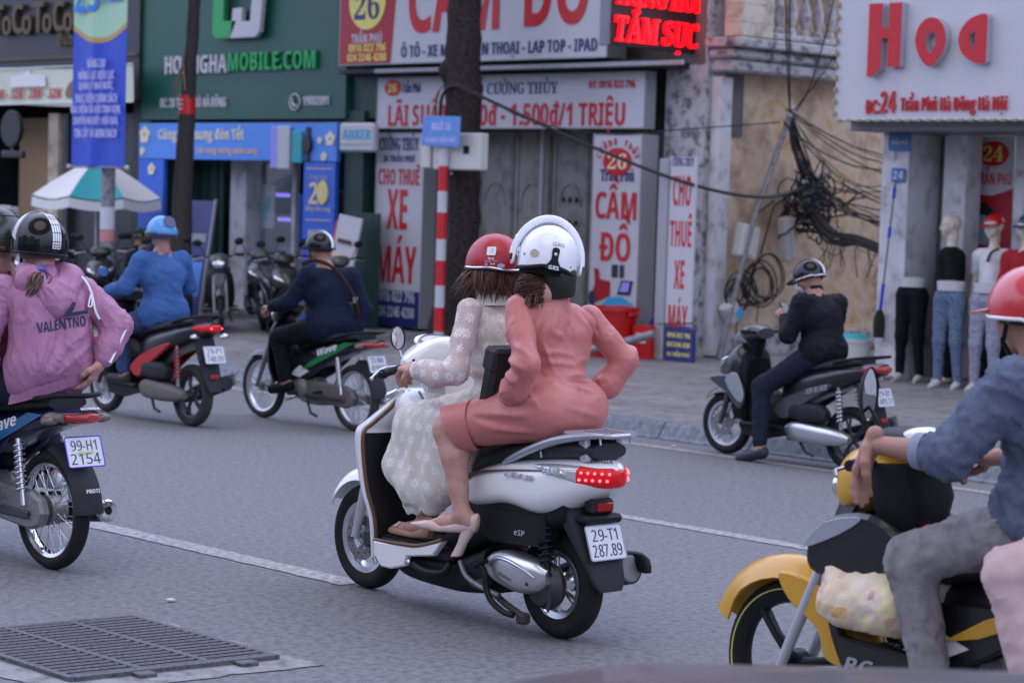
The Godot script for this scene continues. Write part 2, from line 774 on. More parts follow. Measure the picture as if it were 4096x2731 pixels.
func materials() -> void:
	var fine := ntex(0.22, [], 512, 3, 3, true, 6.0)
	var fine2 := ntex(0.05, [], 512, 4, 4, true, 5.0)
	M.fine = fine
	M.fine2 = fine2
	var m := mat("asphalt", 0.175, 0.168, 0.178, 0.82)
	grain(m, ntex(0.03, [[0.0, 0.74], [0.36, 0.89], [0.5, 0.94], [0.64, 1.0], [1.0, 1.0]], 2048, 11, 8), ntex(0.3, [], 1024, 12, 3, true, 7.0), 0.3, 0.12)
	m.albedo_color = col(0.2, 0.2, 0.212)
	m = mat("road_paint", 0.44, 0.43, 0.43, 0.7)
	grain(m, ntex(0.03, [[0.0, 0.62], [0.4, 0.8], [0.6, 0.95], [1.0, 1.0]], 1024, 13, 6), M.fine, 0.7, 0.2)
	for i in 4:
		m = mat("paving_%d" % i, 0.235 + 0.02 * i, 0.23 + 0.019 * i, 0.235 + 0.018 * i, 0.75)
		grain(m, ntex(0.02, [[0.0, 0.7], [0.5, 0.92], [1.0, 1.0]], 512, 20 + i, 6), fine2, 0.4, 0.25)
	m = mat("paving_bed", 0.12, 0.118, 0.12, 0.9)
	for i in 3:
		m = mat("kerb_stone_%d" % i, 0.17 + 0.02 * i, 0.2 + 0.02 * i, 0.235 + 0.02 * i, 0.6)
		grain(m, ntex(0.03, [[0.0, 0.55], [0.45, 0.85], [0.7, 1.0], [1.0, 1.0]], 512, 30 + i, 6), fine2, 0.8, 0.3)
	m = mat("concrete", 0.36, 0.355, 0.36, 0.85)
	grain(m, ntex(0.02, [[0.0, 0.6], [0.45, 0.85], [1.0, 1.0]], 512, 41, 6), fine2, 0.8, 0.4)
	m = mat("grate_iron", 0.16, 0.155, 0.17, 0.5, 0.5)
	grain(m, ntex(0.04, [[0.0, 0.5], [0.5, 0.9], [1.0, 1.0]], 512, 42, 5), fine2, 2.0, 0.4)
	mat("pit_dark", 0.015, 0.015, 0.017, 0.9)
	m = mat("wall_yellow", 0.66, 0.53, 0.385, 0.9)
	grain(m, ntex(0.006, [[0.0, Color(0.7, 0.66, 0.63)], [0.35, Color(0.9, 0.88, 0.86)], [0.55, Color(1, 1, 1)], [0.72, Color(0.97, 0.93, 0.85)], [1.0, Color(0.85, 0.74, 0.56)]], 1024, 51, 7), fine2, 0.22, 0.25)
	m = mat("wall_cream", 0.6, 0.54, 0.42, 0.85)
	grain(m, ntex(0.01, [[0.0, 0.7], [0.4, 0.92], [0.6, 1.0], [1.0, 1.0]], 512, 52, 6), fine2, 0.4, 0.25)
	m = mat("wall_white", 0.62, 0.61, 0.62, 0.85)
	grain(m, ntex(0.012, [[0.0, 0.7], [0.35, 0.92], [0.55, 0.98], [1.0, 1.0]], 512, 53, 7), fine2, 0.4, 0.25)
	m = mat("moulding", 0.5, 0.49, 0.5, 0.85)
	grain(m, ntex(0.03, [[0.0, 0.4], [0.34, 0.72], [0.5, 0.95], [1.0, 1.0]], 512, 54, 4), fine2, 0.22, 0.35)
	m = mat("wall_dark", 0.03, 0.03, 0.033, 0.55)
	grain(m, ntex(0.01, [[0.0, 0.6], [0.5, 0.95], [1.0, 1.0]], 512, 55, 6), null, 0.4)
	m = mat("wall_grey", 0.17, 0.16, 0.15, 0.8)
	grain(m, ntex(0.01, [[0.0, 0.65], [0.5, 0.95], [1.0, 1.0]], 512, 56, 6), fine2, 0.4, 0.2)
	mat("fascia_charcoal", 0.032, 0.035, 0.045, 0.5)
	mat("gold", 0.1, 0.07, 0.035, 0.45, 0.4)
	mat("sign_green", 0.008, 0.085, 0.06, 0.4)
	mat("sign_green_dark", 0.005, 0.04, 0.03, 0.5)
	mat("leaf_green", 0.01, 0.35, 0.09, 0.4)
	mat("sign_white", 0.52, 0.52, 0.55, 0.4)
	mat("sign_red", 0.52, 0.012, 0.02, 0.4)
	mat("sign_red_dark", 0.36, 0.012, 0.02, 0.4)
	mat("sign_yellow", 0.75, 0.68, 0.16, 0.4)
	mat("sign_navy", 0.02, 0.03, 0.16, 0.4)
	mat("sign_blue", 0.03, 0.13, 0.62, 0.4)
	mat("sign_sky", 0.08, 0.27, 0.78, 0.4)
	mat("sign_pale", 0.68, 0.66, 0.6, 0.4)
	mat("letter_cream", 0.8, 0.72, 0.5, 0.4)
	mat("letter_peach", 0.8, 0.55, 0.35, 0.4)
	mat("street_blue", 0.1, 0.25, 0.6, 0.4)
	mat("plaque_blue", 0.03, 0.13, 0.34, 0.4)
	mat("aluminium", 0.5, 0.5, 0.53, 0.35, 0.85)
	mat("grey_metal", 0.2, 0.2, 0.22, 0.45, 0.5)
	mat("board_frame", 0.36, 0.36, 0.38, 0.5, 0.3)
	m = mat("shutter", 0.27, 0.25, 0.225, 0.6)
	grain(m, ntex(0.01, [[0.0, 0.7], [0.5, 0.95], [1.0, 1.0]], 512, 57, 5), null, 0.5)
	mat("teal", 0.03, 0.38, 0.42, 0.6)
	mat("cloth_white", 0.74, 0.75, 0.76, 0.8)
	mat("banner_blue", 0.012, 0.06, 0.5, 0.5)
	mat("banner_green", 0.36, 0.6, 0.4, 0.5)
	mat("banner_gold", 0.5, 0.3, 0.06, 0.5)
	mat("menu_green", 0.6, 0.66, 0.52, 0.6)
	m = mat("bark", 0.055, 0.046, 0.042, 0.9)
	grain(m, ntex(0.025, [[0.0, 0.35], [0.45, 0.8], [0.7, 1.0], [0.85, Color(1.0, 0.95, 0.85)], [1.0, Color(1.0, 0.9, 0.75)]], 512, 61, 6), ntex(0.04, [], 512, 62, 5, true, 9.0), 1.2, 0.9)
	m = mat("bark_slim", 0.075, 0.066, 0.062, 0.9)
	grain(m, ntex(0.03, [[0.0, 0.45], [0.5, 0.85], [1.0, 1.0]], 512, 63, 5), fine2, 2.0, 0.6)
	mat("cable", 0.018, 0.018, 0.02, 0.6)
	mat("cable_grey", 0.06, 0.057, 0.055, 0.7)
	m = mat("steel_pole", 0.34, 0.34, 0.36, 0.6, 0.3)
	grain(m, ntex(0.02, [[0.0, 0.5], [0.5, 0.9], [1.0, 1.0]], 512, 64, 5), null, 1.0)
	mat("paper_white", 0.6, 0.6, 0.66, 0.8)
	mat("paper_red", 0.6, 0.25, 0.25, 0.8)
	mat("plastic_red", 0.5, 0.008, 0.008, 0.35)
	mat("plastic_white", 0.55, 0.55, 0.52, 0.5)
	mat("plastic_blue", 0.02, 0.06, 0.5, 0.4)
	mat("bristle_green", 0.03, 0.045, 0.03, 0.9)
	glow("neon_red", 1.0, 0.004, 0.012, 1.4)
	mat("neon_back", 0.012, 0.012, 0.013, 0.5)
	glow("led_purple", 0.3, 0.2, 1.0, 1.1)
	glow("screen_blue", 0.02, 0.045, 0.3, 0.5)
	m = mat("paint_white", 0.80, 0.81, 0.80, 0.28)
	m.clearcoat_enabled = true
	m.clearcoat = 0.8
	m.clearcoat_roughness = 0.06
	mat("paint_brown", 0.16, 0.085, 0.045, 0.3, 0.4)
	for a in [["paint_black", 0.012, 0.012, 0.014], ["paint_navy", 0.012, 0.016, 0.045], ["paint_red", 0.42, 0.008, 0.01], ["paint_yellow", 0.62, 0.33, 0.03], ["paint_blue", 0.02, 0.04, 0.2], ["paint_green", 0.012, 0.2, 0.06], ["paint_silver", 0.42, 0.45, 0.5], ["paint_graphite", 0.06, 0.062, 0.07], ["paint_car", 0.075, 0.07, 0.078]]:
		m = mat(a[0], a[1], a[2], a[3], 0.3, 0.5 if a[0] == "paint_silver" else 0.0)
		m.clearcoat_enabled = true
		m.clearcoat = 0.25
		m.clearcoat_roughness = 0.08
	mat("plastic_black", 0.011, 0.011, 0.013, 0.5).metallic_specular = 0.32
	mat("plastic_dark", 0.024, 0.025, 0.03, 0.6).metallic_specular = 0.32
	mat("plastic_grey", 0.2, 0.2, 0.21, 0.5)
	m = mat("seat_vinyl", 0.016, 0.017, 0.022, 0.55)
	grain(m, null, M.fine, 6.0, 0.25, false)
	m = mat("rubber", 0.019, 0.018, 0.018, 0.75)
	grain(m, null, M.fine2, 4.0, 0.3, false)
	mat("rubber_worn", 0.045, 0.042, 0.04, 0.85)
	mat("chrome", 0.75, 0.76, 0.78, 0.12, 1.0)
	mat("alloy", 0.62, 0.63, 0.66, 0.32, 0.9)
	mat("alloy_paint", 0.5, 0.51, 0.55, 0.35, 0.4)
	m = mat("alloy_dull", 0.3, 0.295, 0.29, 0.5, 0.6)
	grain(m, ntex(0.03, [[0.0, 0.6], [0.5, 0.95], [1.0, 1.0]], 512, 71, 5), M.fine2, 3.0, 0.3, false)
	mat("alloy_dark", 0.07, 0.07, 0.075, 0.5, 0.6)
	mat("iron_dirty", 0.06, 0.052, 0.046, 0.75, 0.4)
	mat("mirror_glass", 0.8, 0.82, 0.85, 0.03, 1.0)
	glow("tail_lit", 0.9, 0.004, 0.01, 0.1)
	glow("tail_led", 1.0, 0.12, 0.16, 2.6)
	m = mat("tail_red", 0.35, 0.006, 0.008, 0.12)
	m.clearcoat_enabled = true
	mat("lens_amber", 0.7, 0.24, 0.03, 0.15)
	m = mat("lens_clear", 0.72, 0.74, 0.78, 0.06)
	m.transparency = BaseMaterial3D.TRANSPARENCY_ALPHA
	m.albedo_color.a = 0.25
	mat("reflector_chrome", 0.7, 0.72, 0.75, 0.18, 0.9)
	mat("plate_white", 0.66, 0.69, 0.74, 0.35)
	mat("plate_black", 0.02, 0.02, 0.025, 0.4)
	mat("print_white", 0.78, 0.78, 0.8, 0.4)
	mat("print_grey", 0.3, 0.3, 0.33, 0.5)
	glow("neon_pink", 0.8, 0.1, 0.3, 0.0)
	m = mat("indicator_clear", 0.62, 0.64, 0.68, 0.12, 0.5)
	m.clearcoat_enabled = true
	mat("reflector_red", 0.3, 0.006, 0.006, 0.2)
	mat("label_grey", 0.45, 0.46, 0.48, 0.5)
	mat("dial_grey", 0.5, 0.53, 0.6, 0.2)
	mat("rail_white", 0.5, 0.5, 0.5, 0.4)
	mat("lens_smoke", 0.16, 0.13, 0.11, 0.12)
	mat("alloy_dirty", 0.15, 0.135, 0.12, 0.7, 0.3)
	mat("stripe_blue", 0.02, 0.12, 0.28, 0.35)
	mat("print_navy", 0.035, 0.045, 0.085, 0.7)
	mat("print_cyan", 0.05, 0.35, 0.6, 0.4)
	mat("plate_rim", 0.16, 0.06, 0.5, 0.25, 0.8)
	mat("bronze", 0.25, 0.12, 0.06, 0.4, 0.6)
	m = mat("skin", 0.50, 0.29, 0.235, 0.5)
	m.subsurf_scatter_enabled = true
	m.subsurf_scatter_strength = 0.12
	grain(m, ntex(0.012, [[0.0, Color(0.9, 0.8, 0.78)], [0.45, Color(0.98, 0.95, 0.94)], [0.6, Color(1, 1, 1)], [1.0, Color(1, 0.98, 0.95)]], 512, 81, 6), M.fine, 3.0, 0.08, false)
	m = mat("skin_tan", 0.36, 0.19, 0.135, 0.55)
	m = mat("skin_dark", 0.36, 0.185, 0.135, 0.55)
	m = mat("hair_brown", 0.07, 0.026, 0.017, 0.42)
	m = mat("hair_light", 0.14, 0.06, 0.035, 0.42)
	mat("hair_black", 0.012, 0.01, 0.01, 0.5)
	var weave := ntex(0.35, [], 512, 91, 2, true, 5.0)
	m = mat("dress_pink", 0.5, 0.16, 0.145, 0.45)
	grain(m, null, weave, 7.0, 0.12, false)
	m.rim_enabled = true
	m.rim = 0.35
	m = mat("cuff_pink", 0.5, 0.16, 0.145, 0.45)
	m = mat("jacket_mauve", 0.36, 0.155, 0.265, 0.55)
	grain(m, null, ntex(0.012, [], 512, 92, 5, true, 8.0), 2.2, 0.35, false)
	m = mat("jacket_maroon", 0.09, 0.022, 0.04, 0.7)
	m = mat("shirt_blue", 0.05, 0.12, 0.31, 0.8)
	grain(m, null, weave, 4.0, 0.3, false)
	m = mat("denim_blue", 0.05, 0.09, 0.2, 0.85)
	grain(m, ntex(0.02, [[0.0, 0.55], [0.5, 0.9], [1.0, 1.0]], 512, 93, 5), weave, 2.0, 0.3, false)
	m = mat("denim_light", 0.17, 0.24, 0.36, 0.85)
	grain(m, ntex(0.02, [[0.0, 0.45], [0.5, 0.85], [1.0, 1.0]], 512, 94, 5), weave, 2.0, 0.3, false)
	m = mat("denim_grey", 0.36, 0.37, 0.46, 0.85)
	grain(m, ntex(0.02, [[0.0, 0.6], [0.5, 0.9], [1.0, 1.0]], 512, 95, 5), weave, 2.0, 0.3, false)
	m = mat("knit_navy", 0.009, 0.014, 0.034, 0.9)
	m = mat("cloth_black", 0.007, 0.007, 0.009, 0.85)
	m = mat("trouser_navy", 0.015, 0.017, 0.034, 0.85)
	m = mat("jacket_dark", 0.008, 0.008, 0.012, 0.7)
	m = mat("shirt_grey", 0.12, 0.15, 0.22, 0.8)
	grain(m, ntex(0.008, [[0.0, 0.75], [0.5, 0.95], [1.0, 1.0]], 512, 96, 4), weave, 3.0, 0.3, false)
	m = mat("cuff_grey", 0.26, 0.28, 0.36, 0.85)
	m = mat("trouser_grey", 0.29, 0.275, 0.28, 0.85)
	grain(m, ntex(0.008, [[0.0, 0.75], [0.5, 0.95], [1.0, 1.0]], 512, 97, 4), weave, 3.0, 0.3, false)
	mat("cloth_red", 0.36, 0.02, 0.025, 0.8)
	mat("strap_brown", 0.07, 0.03, 0.018, 0.6)
	mat("mask_white", 0.5, 0.56, 0.68, 0.8)
	m = mat("shoe_beige", 0.62, 0.46, 0.41, 0.25)
	m.clearcoat_enabled = true
	m.clearcoat = 0.5
	mat("shoe_tan", 0.36, 0.2, 0.13, 0.4)
	mat("pearl", 0.75, 0.66, 0.52, 0.2)
	mat("bag_black", 0.012, 0.012, 0.014, 0.6)
	m = mat("helmet_red", 0.38, 0.01, 0.018, 0.36)
	m = mat("helmet_white", 0.78, 0.79, 0.82, 0.2)
	m.clearcoat_enabled = true
	m = mat("helmet_black", 0.008, 0.008, 0.01, 0.09)
	m.metallic_specular = 0.42
	m = mat("helmet_olive", 0.03, 0.033, 0.028, 0.25)
	m = mat("helmet_blue", 0.1, 0.33, 0.7, 0.3)
	mat("helmet_navy", 0.03, 0.045, 0.12, 0.4)
	m = mat("visor", 0.75, 0.78, 0.8, 0.03)
	m.transparency = BaseMaterial3D.TRANSPARENCY_ALPHA
	m.albedo_color.a = 0.18
	m = mat("holo", 0.45, 0.55, 0.75, 0.15, 0.7)
	m = mat("mannequin", 0.6, 0.52, 0.4, 0.4)
	m = mat("mannequin_grey", 0.5, 0.5, 0.5, 0.4)
	m = mat("tee_white", 0.7, 0.7, 0.71, 0.85)
	var lace := lace_textures()
	m = mat("lace_body", 0.9, 0.88, 0.83, 0.8)
	grain(m, lace[0], lace[2], 4.2, 0.9, false)
	m.uv1_triplanar_sharpness = 8.0
	m = mat("lace_sleeve", 0.88, 0.85, 0.82, 0.8)
	grain(m, lace[1], lace[2], 4.2, 0.9, false)
	m.uv1_triplanar_sharpness = 8.0
	mat("shoe_dark", 0.015, 0.02, 0.04, 0.6)
	m = mat("helmet_red_gloss", 0.5, 0.01, 0.015, 0.15)
	m.clearcoat_enabled = true
	mat("trouser_pink", 0.62, 0.46, 0.44, 0.85)
	mat("letter_amber", 0.6, 0.25, 0.03, 0.4)
	mat("cap_green", 0.02, 0.06, 0.025, 0.8)
	mat("buckle_gold", 0.35, 0.22, 0.1, 0.3, 0.8)
	mat("sticker_gold", 0.4, 0.36, 0.28, 0.3, 0.6)
	mat("violet", 0.12, 0.1, 0.3, 0.4)
	mat("collar_cream", 0.78, 0.75, 0.68, 0.85)
	var bagt := bag_texture()
	m = mat("bag_print", 0.9, 0.9, 0.9, 0.7)
	grain(m, bagt, M.fine2, 2.2, 0.3, false)

func lace_textures() -> Array:
	var n := 512
	var hgt := Image.create(n, n, false, Image.FORMAT_RF)
	var r := RandomNumberGenerator.new()
	r.seed = 5
	for y in n:
		for x in n:
			var cell := int(x / 32.0) % 2
			var q := (x + y) if cell == 0 else (y - x + 512)
			var c := 0.42 if q % 9 < 2 else 0.0
			if x % 32 < 2 and (y / 24) % 3 != 0:
				c = 0.42
			hgt.set_pixel(x, y, Color(c, 0, 0))
	var spots := []
	for gy in 4:
		for gx in 3:
			spots.append(P2((gx + 0.5 + (0.5 if gy % 2 else 0.0)) * n / 3.0 + r.randf_range(-12, 12), (gy + 0.5) * n / 4.0 + r.randf_range(-12, 12)))
	for s in spots:
		var rot := r.randf() * TAU
		var rad := 50.0
		for dy in range(-56, 57):
			for dx in range(-56, 57):
				var d := P2(dx, dy)
				var l := d.length()
				if l > rad:
					continue
				var a := fposmod(d.angle() + rot, TAU / 8.0) - TAU / 16.0
				var t := l / rad
				var wid := 0.36 * sin(PI * clampf((t - 0.16) / 0.86, 0.0, 1.0)) + 0.02
				var val := -1.0
				if t < 0.12:
					val = 0.55
				elif absf(a) * t < wid * 0.42:
					val = 1.0 if absf(a) * t > 0.02 else 0.75
				elif absf(a) * t < wid * 0.42 + 0.05:
					val = 0.12
				if val >= 0.0:
					hgt.set_pixel(posmod(int(s.x) + dx, n), posmod(int(s.y) + dy, n), Color(val, 0, 0))
	var a := Image.create(n, n, false, Image.FORMAT_RGB8)
	var b := Image.create(n, n, false, Image.FORMAT_RGB8)
	for y in n:
		for x in n:
			var c := hgt.get_pixel(x, y).r
			a.set_pixel(x, y, Color(0.89, 0.865, 0.835).lerp(Color(1, 1, 1), c))
			b.set_pixel(x, y, Color(0.85, 0.78, 0.765).lerp(Color(1, 1, 1), minf(1.0, c * 1.15)))
	var nm := hgt.duplicate()
	nm.convert(Image.FORMAT_RGBA8)
	nm.bump_map_to_normal_map(3.0)
	return [ImageTexture.create_from_image(a), ImageTexture.create_from_image(b), ImageTexture.create_from_image(nm)]

func bag_texture() -> ImageTexture:
	var n := 256
	var im := Image.create(n, n, false, Image.FORMAT_RGB8)
	var r := RandomNumberGenerator.new()
	r.seed = 9
	im.fill(Color(0.93, 0.86, 0.74))
	var tones := [Color(0.86, 0.84, 0.97), Color(0.95, 0.78, 0.62), Color(0.92, 0.9, 0.62), Color(0.95, 0.9, 0.85), Color(0.8, 0.58, 0.62), Color(0.9, 0.7, 0.45)]
	for i in 60:
		var w := r.randi_range(10, 44)
		im.fill_rect(Rect2i(r.randi_range(-10, n), r.randi_range(-10, n), w, r.randi_range(8, 30)), tones[r.randi() % tones.size()])
	for y in n:
		for x in n:
			if (x + y) % 26 < 3 and y > n / 2:
				im.set_pixel(x, y, im.get_pixel(x, y).lerp(Color(0.95, 0.9, 0.85), 0.6))
	return ImageTexture.create_from_image(im)

func ground() -> void:
	var xs := []
	for i in 41:
		xs.append(-160.0 + 8.0 * i)
	xs.append_array([-7.49, -6.46])
	xs.sort()
	var zs := [60.0, 20.0, 0.0, -4.28, -5.16, -6.4, -9.0, -11.5, KERB_Z - 0.02]
	var rd := mb()
	for i in zs.size() - 1:
		for k in xs.size() - 1:
			if zs[i] == -4.28 and xs[k] == -7.49:
				continue   # the drain opens here
			rd.quad(V(xs[k], road_y(zs[i]), zs[i]), V(xs[k + 1], road_y(zs[i]), zs[i]), V(xs[k + 1], road_y(zs[i + 1]), zs[i + 1]), V(xs[k], road_y(zs[i + 1]), zs[i + 1]))
	struct("road", rd, M.asphalt)
	var g := mb()
	g.quad(V(-300, -0.6, 150), V(300, -0.6, 150), V(300, -0.6, -150), V(-300, -0.6, -150))
	struct("ground", g, M.concrete)
	for d in [[-10.7, -7.55, -6.43, 0.155], [-11.2, -6.9, -9.61, 0.15], [-34.0, 0.0, -13.42, 0.15]]:
		var rr := []
		var rn := RandomNumberGenerator.new()
		rn.seed = int(-d[2] * 100)
		for sgn in [0.5, -0.5]:
			var row := PackedVector3Array()
			var steps := 60
			for i in steps + 1:
				var z: float = d[2] + sgn * d[3] + rn.randf_range(-0.006, 0.006)
				row.append(V(lerpf(d[0], d[1], float(i) / steps), road_y(z) + 0.004, z))
			rr.append(row)
		struct("lane_marking" if d[2] > -13 else "edge_line", mb().grid(rr, false, 0, false), M.road_paint)
	var kb := mb()
	kb.box(V(-30, -0.4, -14.12), V(260, 0.2, 0.2))
	var kerb := struct("kerb", kb, M.paving_bed)
	var st := mb()
	var yb := road_y(KERB_Z)
	st.prism([P2(0, yb - 0.1), P2(0.0, yb + 0.012), P2(0.03, yb + 0.03), P2(0.09, WALK_Y - 0.018), P2(0.11, WALK_Y), P2(0.24, WALK_Y), P2(0.24, yb - 0.1)], 0.985, 0.0)
	var stm := st.commit()
	for i in 34:
		var t := Transform3D(Basis(YY, PI / 2), V(-38.0 + i, 0.0, KERB_Z))
		part("kerb_stone", stm, M["kerb_stone_%d" % ((i * 7 + i / 3) % 3)], kerb, t)
	var bed := mb()
	bed.box(V(-30, -0.32, -18.13), V(260, 0.36, 7.8))
	var walk := struct("pavement", bed, M.paving_bed)
	var rn := RandomNumberGenerator.new()
	rn.seed = 3
	var sz := V(0.99, 0.05, 0.59)
	var slab := mb().box(O3, sz, 0.006).commit()
	for r in 11:
		for c in 26:
			var x := -33.0 + c + (0.5 if r % 2 else 0.0)
			var z := -14.55 - 0.6 * r
			if x > -34 + r and x < -8.5:
				part("slab", slab, M["paving_%d" % (rn.randi() % 4)], walk, Transform3D(Basis(XX, rn.randf_range(-0.004, 0.004)), V(x, WALK_Y - 0.025 + rn.randf_range(-0.004, 0.001), z)))
	var dr := thing("drain_grate", "rusty iron storm drain grate set in pale concrete in the road", "drain grate", V(-7.0, 0, -4.72))
	var lean := Transform3D(Basis(XX, YY, V(-0.16, 0, 1)), O3)   # the grate lies a little askew in its opening
	var surround := mb()
	surround.xf = lean
	var inner := [P2(-0.48, -0.42), P2(0.48, -0.42), P2(0.48, 0.42), P2(-0.48, 0.42)]
	var rg := RandomNumberGenerator.new()
	rg.seed = 21
	var cs := [P2(-0.57, -0.49), P2(0.62, -0.5), P2(0.62, 0.55), P2(-0.57, 0.55)]
	var ro := PackedVector3Array()
	var ri := PackedVector3Array()
	for e in 4:
		for k in 14:
			var t := k / 14.0
			var p: Vector2 = cs[e].lerp(cs[(e + 1) % 4], t)
			ro.append(V(p.x + rg.randf_range(-0.016, 0.016), 0.004, p.y + rg.randf_range(-0.016, 0.016)))
			var q: Vector2 = inner[e].lerp(inner[(e + 1) % 4], t)
			ri.append(V(q.x, 0.008, q.y))
	surround.grid([ri, ro], true, 0, false)
	part("surround", surround, M.concrete, dr)
	var pit := mb()
	var x0 := -0.5
	var x1 := 0.55
	for q in [[V(x0, 0, -0.45), V(x1, 0, -0.45)], [V(x1, 0, -0.45), V(x1, 0, 0.45)], [V(x1, 0, 0.45), V(x0, 0, 0.45)], [V(x0, 0, 0.45), V(x0, 0, -0.45)]]:
		pit.quad(q[0] + V(0, -0.5, 0), q[1] + V(0, -0.5, 0), q[1] + V(0, -0.004, 0), q[0] + V(0, -0.004, 0))
	pit.quad(V(x0, -0.5, 0.45), V(x1, -0.5, 0.45), V(x1, -0.5, -0.45), V(x0, -0.5, -0.45))
	part("pit", pit, M.concrete, dr)
	var fr := mb()
	fr.xf = lean
	for q in [[V(0, 0.016, 0.41), V(0.96, 0.024, 0.022)], [V(0, 0.016, -0.41), V(0.96, 0.024, 0.022)], [V(-0.47, 0.016, 0), V(0.022, 0.024, 0.798)], [V(0.47, 0.016, 0), V(0.022, 0.024, 0.798)]]:
		fr.box(q[0], q[1], 0.004)
	part("frame", fr, M.grate_iron, dr)
	for z in [-0.135, 0.135]:
		var cb := mb()
		cb.xf = lean
		part("cross_bar", cb.box(V(0, 0.0205, z), V(0.918, 0.02, 0.02), 0.004), M.grate_iron, dr)
	var br := mb()
	br.xf = lean
	var bar := br.box(O3, V(0.018, 0.018, 0.796), 0.004).commit()
	for i in 18:
		part("bar", bar, M.grate_iron, dr, tf(V(-0.434 + i * 0.051, 0.017, 0)))
	for z in [-0.26, 0.15]:
		var hg := mb()
		hg.xf = lean
		part("hinge", hg.box(V(0.51, 0.014, z), V(0.05, 0.018, 0.07), 0.004), M.grate_iron, dr)
	for a in [[V(-7.66, 0.004, -5.5), "small white scrap of paper on the road above the drain grate"], [V(-11.95, road_y(-13.6) + 0.004, -13.6), "small white scrap of litter in the gutter by the kerb"]]:
		var lt := thing("litter", a[1], "litter", a[0], 0.6)
		part("paper", mb().ball(V(0, 0.006, 0), V(0.022, 0.008, 0.014), 8), M.paper_white, lt)

func board(called: String, x0: float, y0: float, x1: float, y1: float, z: float, face: Material, parent: Node3D, depth := 0.12, rim: Material = null) -> Node3D:
	var c := V((x0 + x1) * 0.5, (y0 + y1) * 0.5, z)
	var h := hub(called, parent, tf(c))
	var w := x1 - x0
	var t := y1 - y0
	part("face", mb().box(V(0, 0, -0.012), V(w - 0.04, t - 0.04, 0.012)), face, h)
	var r := mb()
	var d := depth * 0.5
	r.box(V(0, t * 0.5 - 0.01, -d), V(w, 0.02, depth), 0.003)
	r.box(V(0, -t * 0.5 + 0.01, -d), V(w, 0.02, depth), 0.003)
	r.box(V(-w * 0.5 + 0.01, 0, -d), V(0.02, t - 0.04, depth), 0.003)
	r.box(V(w * 0.5 - 0.01, 0, -d), V(0.02, t - 0.04, depth), 0.003)
	r.box(V(0, 0, -depth + 0.005), V(w - 0.04, t - 0.04, 0.01))
	part("rim", r, rim if rim else M.board_frame, h)
	return h

func write(h: Node3D, text: String, x0: float, y0: float, x1: float, y1: float, m: Material, opt := {}) -> void:
	var c := h.position
	letters(text, x1 - x0, y1 - y0, m, h, V((x0 + x1) * 0.5 - c.x, (y0 + y1) * 0.5 - c.y, opt.get("lift", 0.002)), opt)

func flat(pts: Array, depth: float, m: Material, parent: Node3D, called: String, at: Vector3, bevel := 0.0) -> MeshInstance3D:
	return part(called, mb().prism(pts, depth, bevel), m, parent, tf(at))

func ellipse(rx: float, ry: float, n := 28) -> Array:
	var a := []
	for i in n:
		a.append(P2(cos(TAU * i / n) * rx, sin(TAU * i / n) * ry))
	return a

func storeys(b: Node3D, x0: float, x1: float, y0: float, y1: float, z: float, wall: Material) -> void:
	part("upper_wall", mb().box(V((x0 + x1) * 0.5, (y0 + y1) * 0.5, z - 4.0), V(x1 - x0, y1 - y0, 8.0)), wall, b)
	var n := maxi(1, int((x1 - x0) / 1.9))
	var fl := int((y1 - y0 - 0.8) / 3.0)
	for f in fl:
		for i in n:
			var c := V(x0 + (x1 - x0) * (i + 0.5) / n, y0 + 1.9 + f * 3.0, z)
			var w := hub("window", b, tf(c))
			var fr := mb()
			fr.box(V(0, 0.72, 0.03), V(1.2, 0.08, 0.1), 0.01)
			fr.box(V(0, -0.72, 0.05), V(1.3, 0.08, 0.16), 0.01)
			fr.box(V(-0.56, 0, 0.03), V(0.08, 1.36, 0.1), 0.01)
			fr.box(V(0.56, 0, 0.03), V(0.08, 1.36, 0.1), 0.01)
			fr.box(V(0, 0, 0.02), V(0.05, 1.36, 0.06))
			part("frame", fr, M.grey_metal, w)
			part("pane", mb().box(V(0, 0, 0.006), V(1.04, 1.36, 0.008)), M.glass_dark, w)

